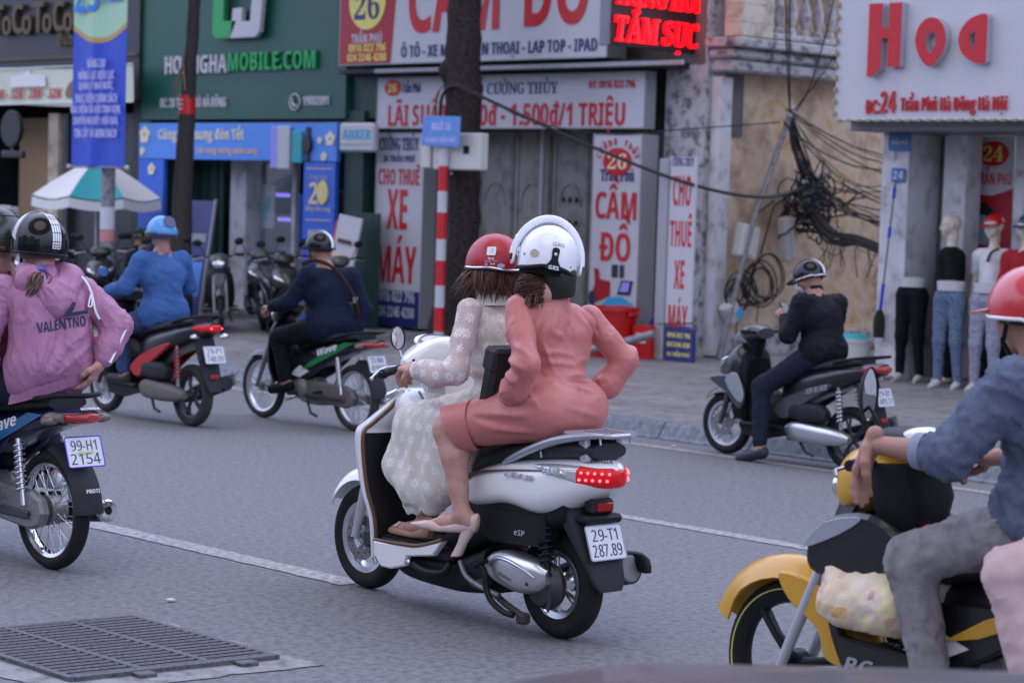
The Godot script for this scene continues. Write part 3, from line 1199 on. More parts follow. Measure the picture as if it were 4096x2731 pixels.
func facades() -> void:
	mat("marble_dark", 0.045, 0.044, 0.047, 0.4)
	grain(M.marble_dark, ntex(0.006, [[0.0, 0.75], [0.47, 1.0], [0.5, 0.5], [0.53, 1.0], [1.0, 0.8]], 512, 58, 5), null, 0.4)
	mat("panel_warm", 0.4, 0.27, 0.15, 0.6)
	mat("picture_brown", 0.2, 0.13, 0.06, 0.5)
	mat("stake", 0.2, 0.13, 0.08, 0.9)
	mat("letter_lilac", 0.5, 0.5, 0.8, 0.5)
	mat("banner_blue2", 0.02, 0.17, 0.62, 0.5)
	mat("leaf", 0.05, 0.1, 0.03, 0.6)
	mat("led_tint", 0.3, 0.3, 0.8, 0.4)
	mat("edge_tan", 0.32, 0.27, 0.17, 0.5)
	mat("letter_side", 0.5, 0.5, 0.55, 0.35, 0.5)
	mat("portrait_grey", 0.28, 0.34, 0.42, 0.5)
	mat("tee_teal", 0.4, 0.62, 0.6, 0.85)
	glow("lamp_panel", 0.9, 0.95, 1.0, 1.5)
	var sg := mat("shop_glass", 0.5, 0.55, 0.6, 0.03)
	sg.transparency = BaseMaterial3D.TRANSPARENCY_ALPHA
	sg.albedo_color.a = 0.15
	var gm := mat("glass_dark", 0.03, 0.035, 0.045, 0.08)
	gm.clearcoat_enabled = true
	cafe()
	phone_shop()
	pawn_shop()
	alley()
	clothes_shop()
	for a in [[-48.0, -36.2, 11.0, "wall_cream", "cream terraced house far left beyond the cafe"], [-7.9, 4.0, 10.0, "wall_white", "white terraced house right of the clothes shop"], [4.2, 16.0, 12.0, "wall_cream", "cream terraced house at the right end of the row"]]:
		var b := thing("terraced_house", a[4], "building", V(0, 0, 0), 0.0, "houses of the street row")
		part("wall", mb().box(V((a[0] + a[1]) * 0.5, 1.6, -24.0), V(a[1] - a[0], 3.6, 7.9)), M[a[3]], b)
		storeys(b, a[0], a[1], 3.4, a[2], -19.98, M[a[3]])

	var x := -44.0
	for i in 7:
		var wd: float = [9.0, 7.0, 11.0, 8.0, 10.0, 7.0, 9.0][i]
		var b := thing("terraced_house", ["grey", "cream", "brown", "white", "ochre", "slate", "sand"][i] + " house across the street behind the viewer", "building", O3, 0.0, "houses across the street")
		var hh: float = [11.0, 9.5, 12.5, 10.0, 13.0, 9.0, 11.5][i]
		var m: Material = M[["wall_grey", "wall_cream", "shutter", "wall_white", "wall_yellow", "wall_grey", "wall_cream"][i]]
		part("wall", mb().box(V(x + wd * 0.5, 1.55, 26.0), V(wd - 0.1, 3.5, 8.0)), M.wall_dark, b)
		part("upper_wall", mb().box(V(x + wd * 0.5, 3.3 + (hh - 3.3) * 0.5, 26.0), V(wd - 0.1, hh - 3.3, 8.1)), m, b)
		for f in int((hh - 4.0) / 3.0):
			for k in 3:
				part("window", mb().box(V(x + wd * (k + 0.5) / 3.0, 5.2 + f * 3.0, 21.94), V(1.3, 1.6, 0.06), 0.01), M.glass_dark, b)
		x += wd

func cafe() -> void:
	var b := thing("cafe_building", "dark grey bubble tea shop with gold letters on its fascia", "building")
	part("wall", mb().box(V(-28.98, 1.5, -23.0), V(0.3, 3.3, 6.0)), M.wall_dark, b)
	part("wall", mb().box(V(-36.0, 1.5, -23.0), V(0.3, 3.3, 6.0)), M.wall_dark, b)
	part("wall", mb().box(V(-32.5, 1.5, -26.0), V(7.0, 3.3, 0.2)), M.wall_dark, b)
	part("ceiling", mb().box(V(-32.5, 3.2, -23.0), V(6.7, 0.12, 5.9)), M.wall_dark, b)
	part("front_wall", mb().box(V(-30.05, 1.4, -20.2), V(1.86, 3.0, 0.2)), M.marble_dark, b)
	part("pilaster", mb().box(V(-31.35, 1.4, -20.1), V(0.3, 3.0, 0.3), 0.01), M.wall_cream, b)
	part("shop_interior_panel", mb().box(V(-33.2, 1.4, -21.5), V(3.2, 3.0, 0.1)), M.panel_warm, b)
	part("column", mb().box(V(-31.0, 1.4, -20.02), V(0.12, 3.0, 0.1), 0.01), M.fascia_charcoal, b)
	part("notice", mb().box(V(-31.35, 1.62, -19.94), V(0.16, 0.16, 0.01)), M.print_grey, b)
	var f := board("fascia", -36.2, 3.1, -28.86, 5.6, -19.9, M.fascia_charcoal, b, 0.2, M.fascia_charcoal)
	part("trim_strip", mb().box(V(0, -0.55, 0.012), V(7.3, 0.05, 0.03), 0.005), M.gold, f)
	var x := -33.05
	for i in 4:
		letters("T" if i % 2 == 0 else "C", 0.34, 0.5, M.gold, f, V(x + 0.16, 4.47, -19.9) - f.position + V(0, 0, 0.05), {"depth": 0.09})
		letters("o", 0.28, 0.32, M.gold, f, V(x + 0.44, 4.36, -19.9) - f.position + V(0, 0, 0.05), {"depth": 0.09})
		x += 0.62
	letters("Bub", 0.44, 0.22, M.gold, f, V(-30.88, 4.1, -19.9) - f.position + V(0, 0, 0.03), {"depth": 0.05})
	storeys(b, -36.1, -28.9, 5.7, 12.0, -20.1, M.wall_grey)
	var bn := thing("menu_banner", "pale green cloth menu banner with red prices hung under the dark fascia", "banner", V(-30.9, 3.3, -19.55))
	var rows := []
	for i in 9:
		var t := i / 8.0
		var row := PackedVector3Array()
		for k in 3:
			var u := k / 2.0
			row.append(V(-2.6 + 5.0 * t, 0.30 - 0.6 * u + 0.03 * sin(t * 7.0) + 0.02 * t, 0.02 * sin(t * 9.0 + u * 2.0)))
		rows.append(row)
	part("cloth", sheet(rows, 0.004), M.menu_green, bn)
	letters("28K - 32K   28K - 32K", 2.1, 0.16, M.sign_red, bn, V(-0.6, -0.1, 0.035), {"skew": 0.2, "depth": 0.004})
	part("tag", mb().prism([P2(-0.55, -0.09), P2(0.55, -0.09), P2(0.5, 0.09), P2(0.1, 0.12), P2(0.0, 0.19), P2(-0.12, 0.12), P2(-0.5, 0.09)], 0.006), M.cloth_white, bn, tf(V(-0.55, 0.1, 0.036)))
	part("picture", mb().prism(ellipse(0.2, 0.11), 0.006, 0.0, Transform3D(Basis(ZZ, 0.6), O3)), M.picture_brown, bn, tf(V(0.75, -0.04, 0.036)))
	for y in [0.3, -0.28]:
		part("hem", mb().tube([V(-2.6, y, 0.02), V(0, y + 0.02, 0.035), V(2.4, y + 0.02, 0.02)], 0.012, 6), M.cloth_white, bn)
	var rs := thing("hanging_sign", "black round hanging sign with a small bar below, outside the cafe", "sign", V(-31.55, 2.62, -19.3))
	part("disc", mb().prism(ellipse(0.3, 0.3, 32), 0.08, 0.01), M.neon_back, rs)
	part("bar", mb().box(V(0.05, -0.42, 0), V(0.66, 0.12, 0.08), 0.02), M.neon_back, rs)
	part("bracket", rod(V(-0.1, 0, -0.6), V(-0.1, 0, -0.02), 0.02), M.grey_metal, rs)
	part("link", rod(V(0, -0.3, 0), V(0, -0.37, 0), 0.012), M.grey_metal, rs)
	var ab := thing("pavement_sign", "white and red folding board standing at the cafe door", "sign", V(-30.9, WALK_Y, -18.6), 0.2)
	part("panel", mb().box(V(0, 0.75, 0), V(0.6, 1.5, 0.03), 0.005, Basis(XX, -0.1)), M.sign_white, ab)
	part("panel", mb().box(V(0, 0.74, -0.3), V(0.6, 1.48, 0.03), 0.005, Basis(XX, 0.1)), M.sign_white, ab)
	part("picture", mb().box(V(0.1, 0.85, 0.022), V(0.3, 0.8, 0.004), 0.0, Basis(XX, -0.1)), M.sign_red, ab)

func phone_shop() -> void:
	var b := thing("phone_shop_building", "green phone shop with white and green letters and blue promotional gate", "building")
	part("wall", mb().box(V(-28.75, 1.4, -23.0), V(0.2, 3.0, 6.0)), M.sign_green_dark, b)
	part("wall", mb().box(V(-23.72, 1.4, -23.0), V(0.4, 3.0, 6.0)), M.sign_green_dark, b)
	part("back_wall", mb().box(V(-26.2, 1.4, -25.9), V(4.9, 3.0, 0.1)), M.wall_white, b)
	part("ceiling", mb().box(V(-26.2, 2.86, -23.0), V(4.9, 0.1, 5.8)), M.wall_white, b)
	part("floor", mb().box(V(-26.2, -0.1, -23.0), V(4.9, 0.06, 5.8)), M.paving_2, b)
	for i in 8:
		part("shutter_panel", mb().box(V(-28.4 + i * 0.13, 1.1, -20.5 - 0.03 * (i % 2)), V(0.12, 2.3, 0.03), 0.006), M.sign_green_dark, b)
	part("column", mb().box(V(-27.1, 1.25, -20.7), V(0.4, 2.7, 0.3), 0.01), M.wall_white, b)
	part("glass", mb().box(V(-26.35, 1.2, -20.75), V(0.9, 2.6, 0.012)), M.shop_glass, b)
	part("door_frame", mb().box(V(-25.9, 1.2, -20.72), V(0.09, 2.6, 0.09), 0.01), M.wall_white, b)
	var f := board("fascia", -28.85, 2.79, -23.88, 6.2, -19.95, M.sign_green, b, 0.3, M.sign_green)
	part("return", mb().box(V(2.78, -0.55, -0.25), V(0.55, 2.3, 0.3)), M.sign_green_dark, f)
	write(f, "HOANGHA", -28.16, 3.48, -26.6, 3.75, M.sign_white, {"depth": 0.05, "lift": 0.03})
	write(f, "MOBILE.COM", -26.56, 3.5, -24.52, 3.76, M.leaf_green, {"depth": 0.05, "lift": 0.03})
	write(f, "ĐC: 28 TRẦN PHÚ HÀ ĐÔNG", -28.32, 2.97, -26.63, 3.16, M.sign_white, {"depth": 0.02, "lift": 0.012})
	write(f, "19002091", -24.81, 2.98, -24.23, 3.11, M.sign_white, {"depth": 0.02, "lift": 0.012})
	var ring := mb()
	var rp := []
	for i in 25:
		rp.append(V(cos(TAU * i / 24) * 0.115, sin(TAU * i / 24) * 0.115, 0))
	ring.tube(rp, 0.012, 6)
	ring.tube([V(-0.045, 0.055, 0), V(-0.06, 0.0, 0), V(-0.02, -0.05, 0), V(0.05, -0.055, 0)], 0.02, 6)
	part("phone_emblem", ring, M.sign_white, f, tf(V(-24.99, 3.03, -19.93) - f.position))
	var c := V(-26.2, 4.35, -19.9) - f.position
	flat([P2(-0.66, -0.3), P2(-0.56, -0.38), P2(-0.2, -0.38), P2(-0.06, -0.12), P2(-0.38, -0.12), P2(-0.38, 0.6), P2(-0.62, 0.6)], 0.08, M.leaf_green, f, "emblem", c + V(0, 0, 0.05), 0.01)
	flat([P2(-0.2, -0.38), P2(0.4, -0.38), P2(0.5, -0.3), P2(0.6, 0.6), P2(0.34, 0.6), P2(0.26, -0.14), P2(0.06, -0.14), P2(0.08, 0.06), P2(-0.16, 0.06)], 0.08, M.sign_white, f, "emblem", c + V(0, 0, 0.05), 0.01)
	flat([P2(-0.2, 0.3), P2(0.05, 0.22), P2(0.08, 0.4), P2(-0.1, 0.6), P2(-0.2, 0.6)], 0.08, M.leaf_green, f, "emblem", c + V(0, 0, 0.05), 0.01)
	storeys(b, -28.85, -23.5, 6.25, 12.5, -20.1, M.wall_white)
	part("lintel", mb().box(V(-26.2, 2.84, -20.25), V(5.1, 0.12, 0.4)), M.neon_back, b)
	var g := thing("promotional_gate", "bright blue promotional gate with cream lettering in front of the phone shop", "gate", V(-26.4, WALK_Y, -19.9))
	var mx := func(x): return x + 26.4
	var my := func(y): return y - WALK_Y
	part("beam", mb().box(V(0, my.call(2.455), -0.04), V(4.83, 0.55, 0.08), 0.006), M.sign_sky, g)
	part("post", mb().box(V(mx.call(-28.48), my.call(1.0), -0.041), V(0.67, 2.34, 0.078), 0.006), M.sign_blue, g)
	part("post", mb().box(V(mx.call(-24.36), my.call(1.0), -0.041), V(0.7, 2.34, 0.078), 0.006), M.sign_blue, g)
	letters("Cùng Samsung đón Tết", 2.16, 0.22, M.letter_cream, g, V(mx.call(-27.21), my.call(2.54), 0.006), {"depth": 0.012})
	letters("Lộc vàng mừng xuân sang", 1.5, 0.12, M.letter_peach, g, V(mx.call(-26.54), my.call(2.31), 0.006), {"depth": 0.008, "skew": 0.15})
	letters("Trúng ngay", 0.4, 0.09, M.sign_white, g, V(mx.call(-24.37), my.call(1.95), 0.006), {"depth": 0.006, "bold": false})
	letters("2", 0.2, 0.31, M.letter_peach, g, V(mx.call(-24.47), my.call(1.73), 0.006), {"depth": 0.012})
	part("coin", mb().prism(ellipse(0.12, 0.17), 0.03, 0.006), M.sign_yellow, g, tf(V(mx.call(-24.26), my.call(1.74), 0.01)))
	part("coin_ring", mb().prism(ellipse(0.07, 0.1), 0.02, 0.006), M.letter_peach, g, tf(V(mx.call(-24.26), my.call(1.74), 0.018)))
	letters("đồng tiền vàng", 0.56, 0.085, M.sign_white, g, V(mx.call(-24.36), my.call(1.5), 0.006), {"depth": 0.006})
	letters("HAPPY", 0.4, 0.12, M.letter_cream, g, V(mx.call(-24.36), my.call(1.15), 0.006), {"depth": 0.006})
	for y in [1.35, 2.08]:
		part("frame_line", mb().box(V(mx.call(-24.36), my.call(y), 0.003), V(0.56, 0.014, 0.006)), M.letter_peach, g)
	part("handset", mb().box(V(mx.call(-25.34), my.call(2.37), 0.025), V(0.2, 0.6, 0.04), 0.01), M.led_tint, g)
	part("handset", mb().box(V(mx.call(-25.13), my.call(2.37), 0.035), V(0.28, 0.62, 0.04), 0.015), M.sign_white, g)
	part("handset", mb().box(V(mx.call(-24.84), my.call(2.38), 0.025), V(0.24, 0.46, 0.04), 0.015), M.teal, g)
	part("watch", mb().prism(ellipse(0.1, 0.13), 0.05, 0.01), M.neon_back, g, tf(V(mx.call(-24.61), my.call(2.42), 0.03)))
	part("watch_strap", mb().box(V(mx.call(-24.61), my.call(2.42), 0.015), V(0.1, 0.5, 0.02), 0.008), M.neon_back, g)
	for q in [[-28.65, 2.55, 0.13], [-28.7, 2.3, 0.06], [-28.45, 2.02, 0.09], [-24.12, 2.5, 0.1], [-24.35, 2.48, 0.05], [-24.25, 2.25, 0.06]]:
		var bl := mb()
		for k in 5:
			bl.prism(ellipse(q[2] * 0.45, q[2] * 0.45, 12), 0.014, 0.0, tf(V(cos(TAU * k / 5 + 0.3) * q[2] * 0.62, sin(TAU * k / 5 + 0.3) * q[2] * 0.62, 0.0014 * k)))
		part("blossom", bl, M.letter_cream, g, tf(V(mx.call(q[0]), my.call(q[1]), 0.009)))
	var pst := thing("poster", "white poster of a phone on a stand behind the shop glass", "poster", V(-26.85, 1.5, -20.9))
	part("sheet", mb().box(V(0, 0, 0), V(0.42, 0.66, 0.02)), M.sign_white, pst)
	part("picture", mb().box(V(0.02, -0.03, 0.013), V(0.16, 0.4, 0.006), 0.0, Basis(ZZ, -0.15)), M.teal, pst)
	var cab := thing("display_cabinet", "dark display cabinet with a blue screen inside the phone shop", "cabinet", V(-26.7, WALK_Y, -21.8))
	part("case", mb().box(V(0, 0.95, 0), V(1.5, 1.9, 0.5), 0.02), M.neon_back, cab)
	part("screen", mb().box(V(0.05, 1.45, 0.256), V(0.5, 0.75, 0.012)), M.screen_blue, cab)
	part("shelf_light", mb().box(V(-0.55, 1.8, 0.26), V(0.34, 0.06, 0.02)), M.led_purple, cab)
	part("shelf_light", mb().box(V(-0.5, 1.42, 0.26), V(0.3, 0.06, 0.02)), M.led_purple, cab)
	part("counter", mb().box(V(0.1, 0.75, 0.35), V(1.2, 0.5, 0.2), 0.01), M.sign_white, cab)
	var sp := OmniLight3D.new()
	sp.name = "ceiling_lamp"
	sp.light_energy = 0.3
	sp.light_color = Color(0.8, 0.8, 1.0)
	sp.omni_range = 8.0
	sp.omni_attenuation = 2.0
	sp.light_size = 0.25
	sp.shadow_enabled = true
	b.add_child(sp, true)
	sp.position = V(-25.4, 2.6, -22.6)
	part("ceiling_lamp_panel", mb().box(V(-25.4, 2.78, -22.6), V(0.6, 0.04, 0.6)), M.lamp_panel, b)
	var an := thing("small_shop_sign", "small white light box sign at the edge of the phone shop", "sign", V(-23.4, 2.52, -19.75))
	part("box", mb().box(V(0, 0, -0.06), V(0.74, 0.4, 0.12), 0.03), M.sign_white, an)
	letters("ANKER", 0.6, 0.14, M.print_cyan, an, V(0.02, 0.04, 0.003), {"depth": 0.006})
	part("line", mb().box(V(0, -0.1, 0.002), V(0.66, 0.012, 0.006)), M.leaf_green, an)
	var sb := thing("pavement_sign", "leaning blue notice board behind the slim tree trunk", "sign", V(-26.2, WALK_Y, -19.1), 0.1)
	part("panel", mb().box(V(0, 0.85, 0), V(0.55, 1.7, 0.03), 0.005, Basis(XX, -0.16)), M.sign_navy, sb)
	part("frame", mb().box(V(0.29, 0.85, 0.0), V(0.03, 1.75, 0.05), 0.006, Basis(XX, -0.16)), M.board_frame, sb)
	part("frame", mb().box(V(-0.29, 0.85, 0.0), V(0.03, 1.75, 0.05), 0.006, Basis(XX, -0.16)), M.board_frame, sb)
	part("picture", mb().box(V(0, 0.55, 0.068), V(0.42, 0.5, 0.006), 0.0, Basis(XX, -0.16)), M.sign_sky, sb)
	part("text_band", mb().box(V(0, 1.15, -0.03), V(0.42, 0.12, 0.006), 0.0, Basis(XX, -0.16)), M.print_grey, sb)
	var sb2 := thing("pavement_sign", "white folding board with a yellow picture leaning by the rental sign", "sign", V(-23.35, WALK_Y, -19.5), 0.0)
	part("panel", mb().box(V(0, 0.78, 0), V(0.5, 1.56, 0.03), 0.005, Basis(XX, -0.12) * Basis(ZZ, -0.12)), M.sign_white, sb2)
	part("picture", mb().box(V(-0.02, 0.85, 0.024), V(0.32, 0.34, 0.006), 0.0, Basis(XX, -0.12) * Basis(ZZ, -0.12)), M.sign_yellow, sb2)
	part("text_band", mb().box(V(0.04, 1.2, -0.018), V(0.3, 0.06, 0.006), 0.0, Basis(XX, -0.12) * Basis(ZZ, -0.12)), M.strap_brown, sb2)
	part("edge", mb().box(V(-0.29, 0.74, -0.01), V(0.06, 1.5, 0.03), 0.004, Basis(XX, -0.12) * Basis(ZZ, -0.12)), M.plastic_red, sb2)
	part("panel", mb().box(V(0.05, 0.8, -0.4), V(0.6, 1.6, 0.02), 0.004), M.sign_green_dark, sb2)

func pawn_shop() -> void:
	var b := thing("pawn_shop_building", "pawn shop with grey folding doors under red and white signs", "building")
	var w := mb()
	w.box(V(-23.3, 1.3, -23.0), V(0.42, 2.9, 5.0))
	part("wall", w, M.wall_grey, b)
	part("corner_pillar", mb().box(V(-17.95, 2.65, -20.66), V(0.66, 5.6, 0.5), 0.01), M.moulding, b)
	part("side_wall", mb().box(V(-17.78, 2.9, -25.95), V(0.3, 6.1, 10.08)), M.wall_yellow, b)
	part("step", mb().box(V(-20.7, -0.06, -20.55), V(5.0, 0.12, 0.5), 0.01), M.concrete, b)
	for i in 6:
		var x := -22.65 + i * 0.71 + 0.35
		var d := hub("door", b, tf(V(x, 1.3, -20.75)))
		part("leaf", mb().box(V(0, 0, 0), V(0.69, 2.7, 0.05), 0.006), M.shutter, d)
		for s in [-0.29, 0.29]:
			part("stile", mb().box(V(s, 0, 0.034), V(0.06, 2.6, 0.016), 0.004), M.shutter, d)
		var arc := []
		for k in 13:
			arc.append(V(cos(PI * k / 12) * 0.2, 0.35 + sin(PI * k / 12) * 0.3, 0.03))
		part("moulding", mb().tube(arc, 0.012, 6), M.shutter, d)
	part("door_post", rod(V(-20.58, -0.1, -20.6), V(-20.58, 2.68, -20.6), 0.035), M.board_frame, b)
	for i in 3:
		for j in 2:
			part("vent_hole", mb().prism(ellipse(0.025, 0.04, 10), 0.01), M.pit_dark, b, tf(V(-20.25 + i * 0.12, 1.75 - j * 0.3, -20.68)))
	storeys(b, -23.55, -17.6, 5.4, 12.0, -20.6, M.wall_cream)
	part("canopy", mb().box(V(-20.85, 3.43, -20.2), V(5.9, 0.08, 0.9), 0.01), M.neon_back, b)
	part("canopy_edge", mb().box(V(-20.2, 3.42, -19.73), V(5.6, 0.06, 0.05), 0.01), M.board_frame, b)
	part("transom_wall", mb().box(V(-20.6, 3.05, -21.0), V(6.0, 0.9, 0.2)), M.wall_grey, b)
	part("header_wall", mb().box(V(-20.6, 4.4, -20.55), V(5.9, 1.9, 0.3)), M.wall_grey, b)
	var s := board("shop_sign", -23.69, 3.5, -18.58, 5.35, -19.65, M.sign_white, b, 0.35, M.board_frame)
	flat([P2(-23.67, 3.52), P2(-22.6, 3.52), P2(-22.44, 5.33), P2(-23.67, 5.33)].map(func(p): return p - P2(s.position.x, s.position.y)), 0.006, M.sign_red_dark, s, "red_field", V(0, 0, 0.001))
	part("number_disc", mb().prism(ellipse(0.38, 0.38, 40), 0.012), M.sign_yellow, s, tf(V(-23.1, 4.36, -19.65) - s.position + V(0, 0, 0.006)))
	write(s, "26", -23.36, 4.12, -22.84, 4.5, M.sign_navy, {"serif": true, "lift": 0.014})
	write(s, "TRẦN PHÚ", -23.42, 3.8, -22.78, 3.96, M.sign_white, {"lift": 0.006})
	write(s, "0916 022 796", -23.47, 3.68, -22.7, 3.79, M.sign_yellow, {"lift": 0.006})
	write(s, "024 2246 4288", -23.5, 3.55, -22.68, 3.66, M.sign_yellow, {"lift": 0.006})
	write(s, "CẦM", -22.25, 3.9, -20.5, 5.2, M.sign_red, {"lift": 0.004})
	write(s, "ĐỒ", -20.1, 3.92, -18.92, 5.2, M.sign_red, {"lift": 0.004})
	write(s, "Ô TÔ - XE MÁY - ĐIỆN THOẠI - LAP TOP - IPAD", -22.38, 3.585, -18.75, 3.79, M.sign_navy, {"lift": 0.004})
	s = board("shop_sign", -23.33, 2.65, -18.29, 3.36, -20.05, M.sign_white, b, 0.2, M.board_frame)
	part("number_disc", mb().prism(ellipse(0.17, 0.11), 0.01), M.sign_red, s, tf(V(-22.99, 3.21, -20.05) - s.position + V(0, 0, 0.004)))
	write(s, "26", -23.08, 3.15, -22.9, 3.27, M.sign_yellow, {"lift": 0.01, "serif": true})
	write(s, "Trần Phú", -22.8, 3.14, -22.42, 3.28, M.sign_navy, {})
	write(s, "CẦM ĐỒ CƯỜNG THỦY", -21.95, 3.1, -19.8, 3.29, M.sign_navy, {"serif": true})
	write(s, "ĐT: 0916 022 796", -19.25, 3.15, -18.46, 3.25, M.sign_red, {})
	write(s, "LÃI SUẤT 1.000đ - 1.500đ/1 TRIỆU", -23.07, 2.69, -18.62, 3.06, M.sign_red, {})
	s = board("upright_sign", -23.43, -0.08, -22.42, 2.61, -20.15, M.sign_white, b, 0.25, M.board_frame)
	write(s, "CƯỜNG THỦY", -23.35, 2.36, -22.53, 2.53, M.sign_navy, {"serif": true})
	write(s, "26 TRẦN PHÚ", -23.27, 2.2, -22.6, 2.31, M.sign_navy, {"serif": true})
	write(s, "CHO THUÊ", -23.36, 1.88, -22.5, 2.17, M.sign_red, {})
	write(s, "XE", -23.16, 1.27, -22.74, 1.82, M.sign_red, {})
	write(s, "MÁY", -23.35, 0.53, -22.52, 1.19, M.sign_red, {})
	part("blue_field", mb().box(V(0, -1.09, 0.002), V(0.96, 0.5, 0.006)), M.sign_navy, s)
	write(s, "0916 022 796", -23.33, 0.26, -22.53, 0.42, M.sign_white, {"lift": 0.006})
	write(s, "024 2246 4288", -23.33, 0.05, -22.53, 0.2, M.sign_white, {"lift": 0.006})
	s = board("upright_sign", -19.05, -0.1, -18.22, 2.58, -19.95, M.sign_white, b, 0.3, M.board_frame)
	part("number_disc", mb().prism(ellipse(0.24, 0.17), 0.01), M.sign_red, s, tf(V(-18.62, 2.24, -19.95) - s.position + V(0, 0, 0.004)))
	write(s, "26", -18.78, 2.15, -18.46, 2.34, M.letter_cream, {"lift": 0.01, "serif": true})
	var arcw := "Cường Thủy"
	for i in arcw.length():
		if arcw[i] == " ":
			continue
		var an := PI * (0.86 - 0.72 * i / (arcw.length() - 1))
		var p := V(-18.62 + cos(an) * 0.36, 2.17 + sin(an) * 0.32, -19.95) - s.position
		letters(arcw[i], 0.05, 0.08, M.sign_red, s, p + V(0, 0, 0.003), {"turn": Basis(ZZ, an - PI / 2)})
	write(s, "Trần Phú", -18.9, 2.0, -18.33, 2.15, M.sign_navy, {"serif": true})
	write(s, "CẦM", -18.97, 1.53, -18.28, 1.97, M.sign_red, {})
	write(s, "ĐỒ", -18.88, 1.01, -18.36, 1.48, M.sign_red, {})
	part("printed_phone", mb().box(V(0.03, -0.35, 0.003), V(0.1, 0.16, 0.006), 0.002), M.print_navy, s)
	part("printed_phone", mb().box(V(0.15, -0.35, 0.003), V(0.07, 0.16, 0.006), 0.002), M.print_navy, s)
	flat([P2(-0.12, -0.08), P2(0.1, -0.08), P2(0.14, 0.1), P2(-0.05, 0.1)], 0.006, M.print_navy, s, "printed_laptop", V(0.2, -0.56, 0.003))
	flat([P2(-0.08, -0.05), P2(0.07, -0.05), P2(0.1, 0.07), P2(-0.02, 0.07)], 0.006, M.led_tint, s, "printed_screen", V(0.2, -0.55, 0.007))
	flat([P2(-0.18, -0.2), P2(-0.1, -0.24), P2(0.16, -0.14), P2(0.16, 0.04), P2(-0.02, 0.06), P2(-0.04, 0.18), P2(-0.12, 0.2), P2(-0.1, 0.0)], 0.006, M.sign_red_dark, s, "printed_scooter", V(-0.2, -0.52, 0.003))
	part("printed_wheel", mb().prism(ellipse(0.06, 0.09, 16), 0.006), M.print_navy, s, tf(V(-0.34, -0.7, 0.008)))
	flat([P2(-0.3, -0.06), P2(0.3, -0.08), P2(0.3, 0.04), P2(0.1, 0.12), P2(-0.1, 0.1)], 0.006, M.print_cyan, s, "printed_car", V(0.05, -0.78, 0.003))
	var a := thing("narrow_rental_sign", "narrow white standing board with red words at the alley corner", "sign", V(-17.28, WALK_Y, -19.65))
	part("face", mb().box(V(0.02, 1.42, 0), V(0.41, 2.0, 0.04), 0.006), M.sign_white, a)
	part("side", mb().box(V(-0.26, 1.2, -0.1), V(0.15, 2.4, 0.3), 0.01), M.board_frame, a)
	part("blue_panel", mb().box(V(0.06, 0.2, 0.01), V(0.46, 0.4, 0.05), 0.006), M.sign_navy, a)
	for q in [["CƯỜNG THỦY", 2.36, 0.1, 0.34], ["CHO", 2.02, 0.36, 0.28], ["THUÊ", 1.56, 0.4, 0.34], ["XE", 1.03, 0.34, 0.16], ["MÁY", 0.56, 0.4, 0.3]]:
		letters(q[0], q[3], q[2], M.sign_navy if q[2] < 0.2 else M.sign_red, a, V(0.02, q[1], 0.022), {"depth": 0.005, "serif": q[2] < 0.2})
	for k in 3:
		letters(["0916 022 796", "024 2246 4288", "26 TRẦN PHÚ"][k], 0.36, 0.06, M.sign_yellow, a, V(0.06, 0.31 - 0.11 * k, 0.037), {"depth": 0.005})
	part("wire", mb().tube([V(-0.36, 0.42, 0.04), V(0, 0.45, 0.06), V(0.28, 0.47, 0.04)], 0.008, 6), M.cable, a)
	var n := thing("neon_sign", "black hanging sign with glowing red neon words above the alley", "sign", V(-17.86, 4.12, -19.75), PI / 2)
	part("panel", mb().prism([P2(-0.88, -0.54), P2(0.74, -0.54), P2(1.0, 0.54), P2(-0.88, 0.54)], 0.1, 0.008), M.neon_back, n)
	part("rim", mb().box(V(-0.91, 0, 0), V(0.05, 1.1, 0.14), 0.01), M.grey_metal, n)
	neon_word("XÔNG HƠI", n, V(-0.78, -0.06, 0.078), 1.5, 0.36)
	neon_word("TẮM SỤC", n, V(-0.82, -0.49, 0.078), 1.48, 0.38)
	part("arm", rod(V(0.6, 0.45, -0.05), V(1.3, 0.5, -0.05), 0.025), M.grey_metal, n)
	var ln := OmniLight3D.new()
	ln.name = "neon_light"
	ln.light_energy = 0.04
	ln.light_color = Color(1.0, 0.1, 0.12)
	ln.light_size = 0.4
	ln.omni_range = 6.0
	ln.omni_attenuation = 2.0
	ln.shadow_enabled = true
	n.add_child(ln, true)
	ln.position = V(0, -0.1, 0.25)

func neon_word(text: String, parent: Node3D, at: Vector3, w: float, h: float) -> void:
	var o := letters(text, w, h, M.neon_red, parent, at + V(w * 0.5, h * 0.5, 0), {"serif": true, "depth": 0.05, "name": "neon_tube", "skew": 0.12})
	o.set_meta("label", "glowing red neon lettering")

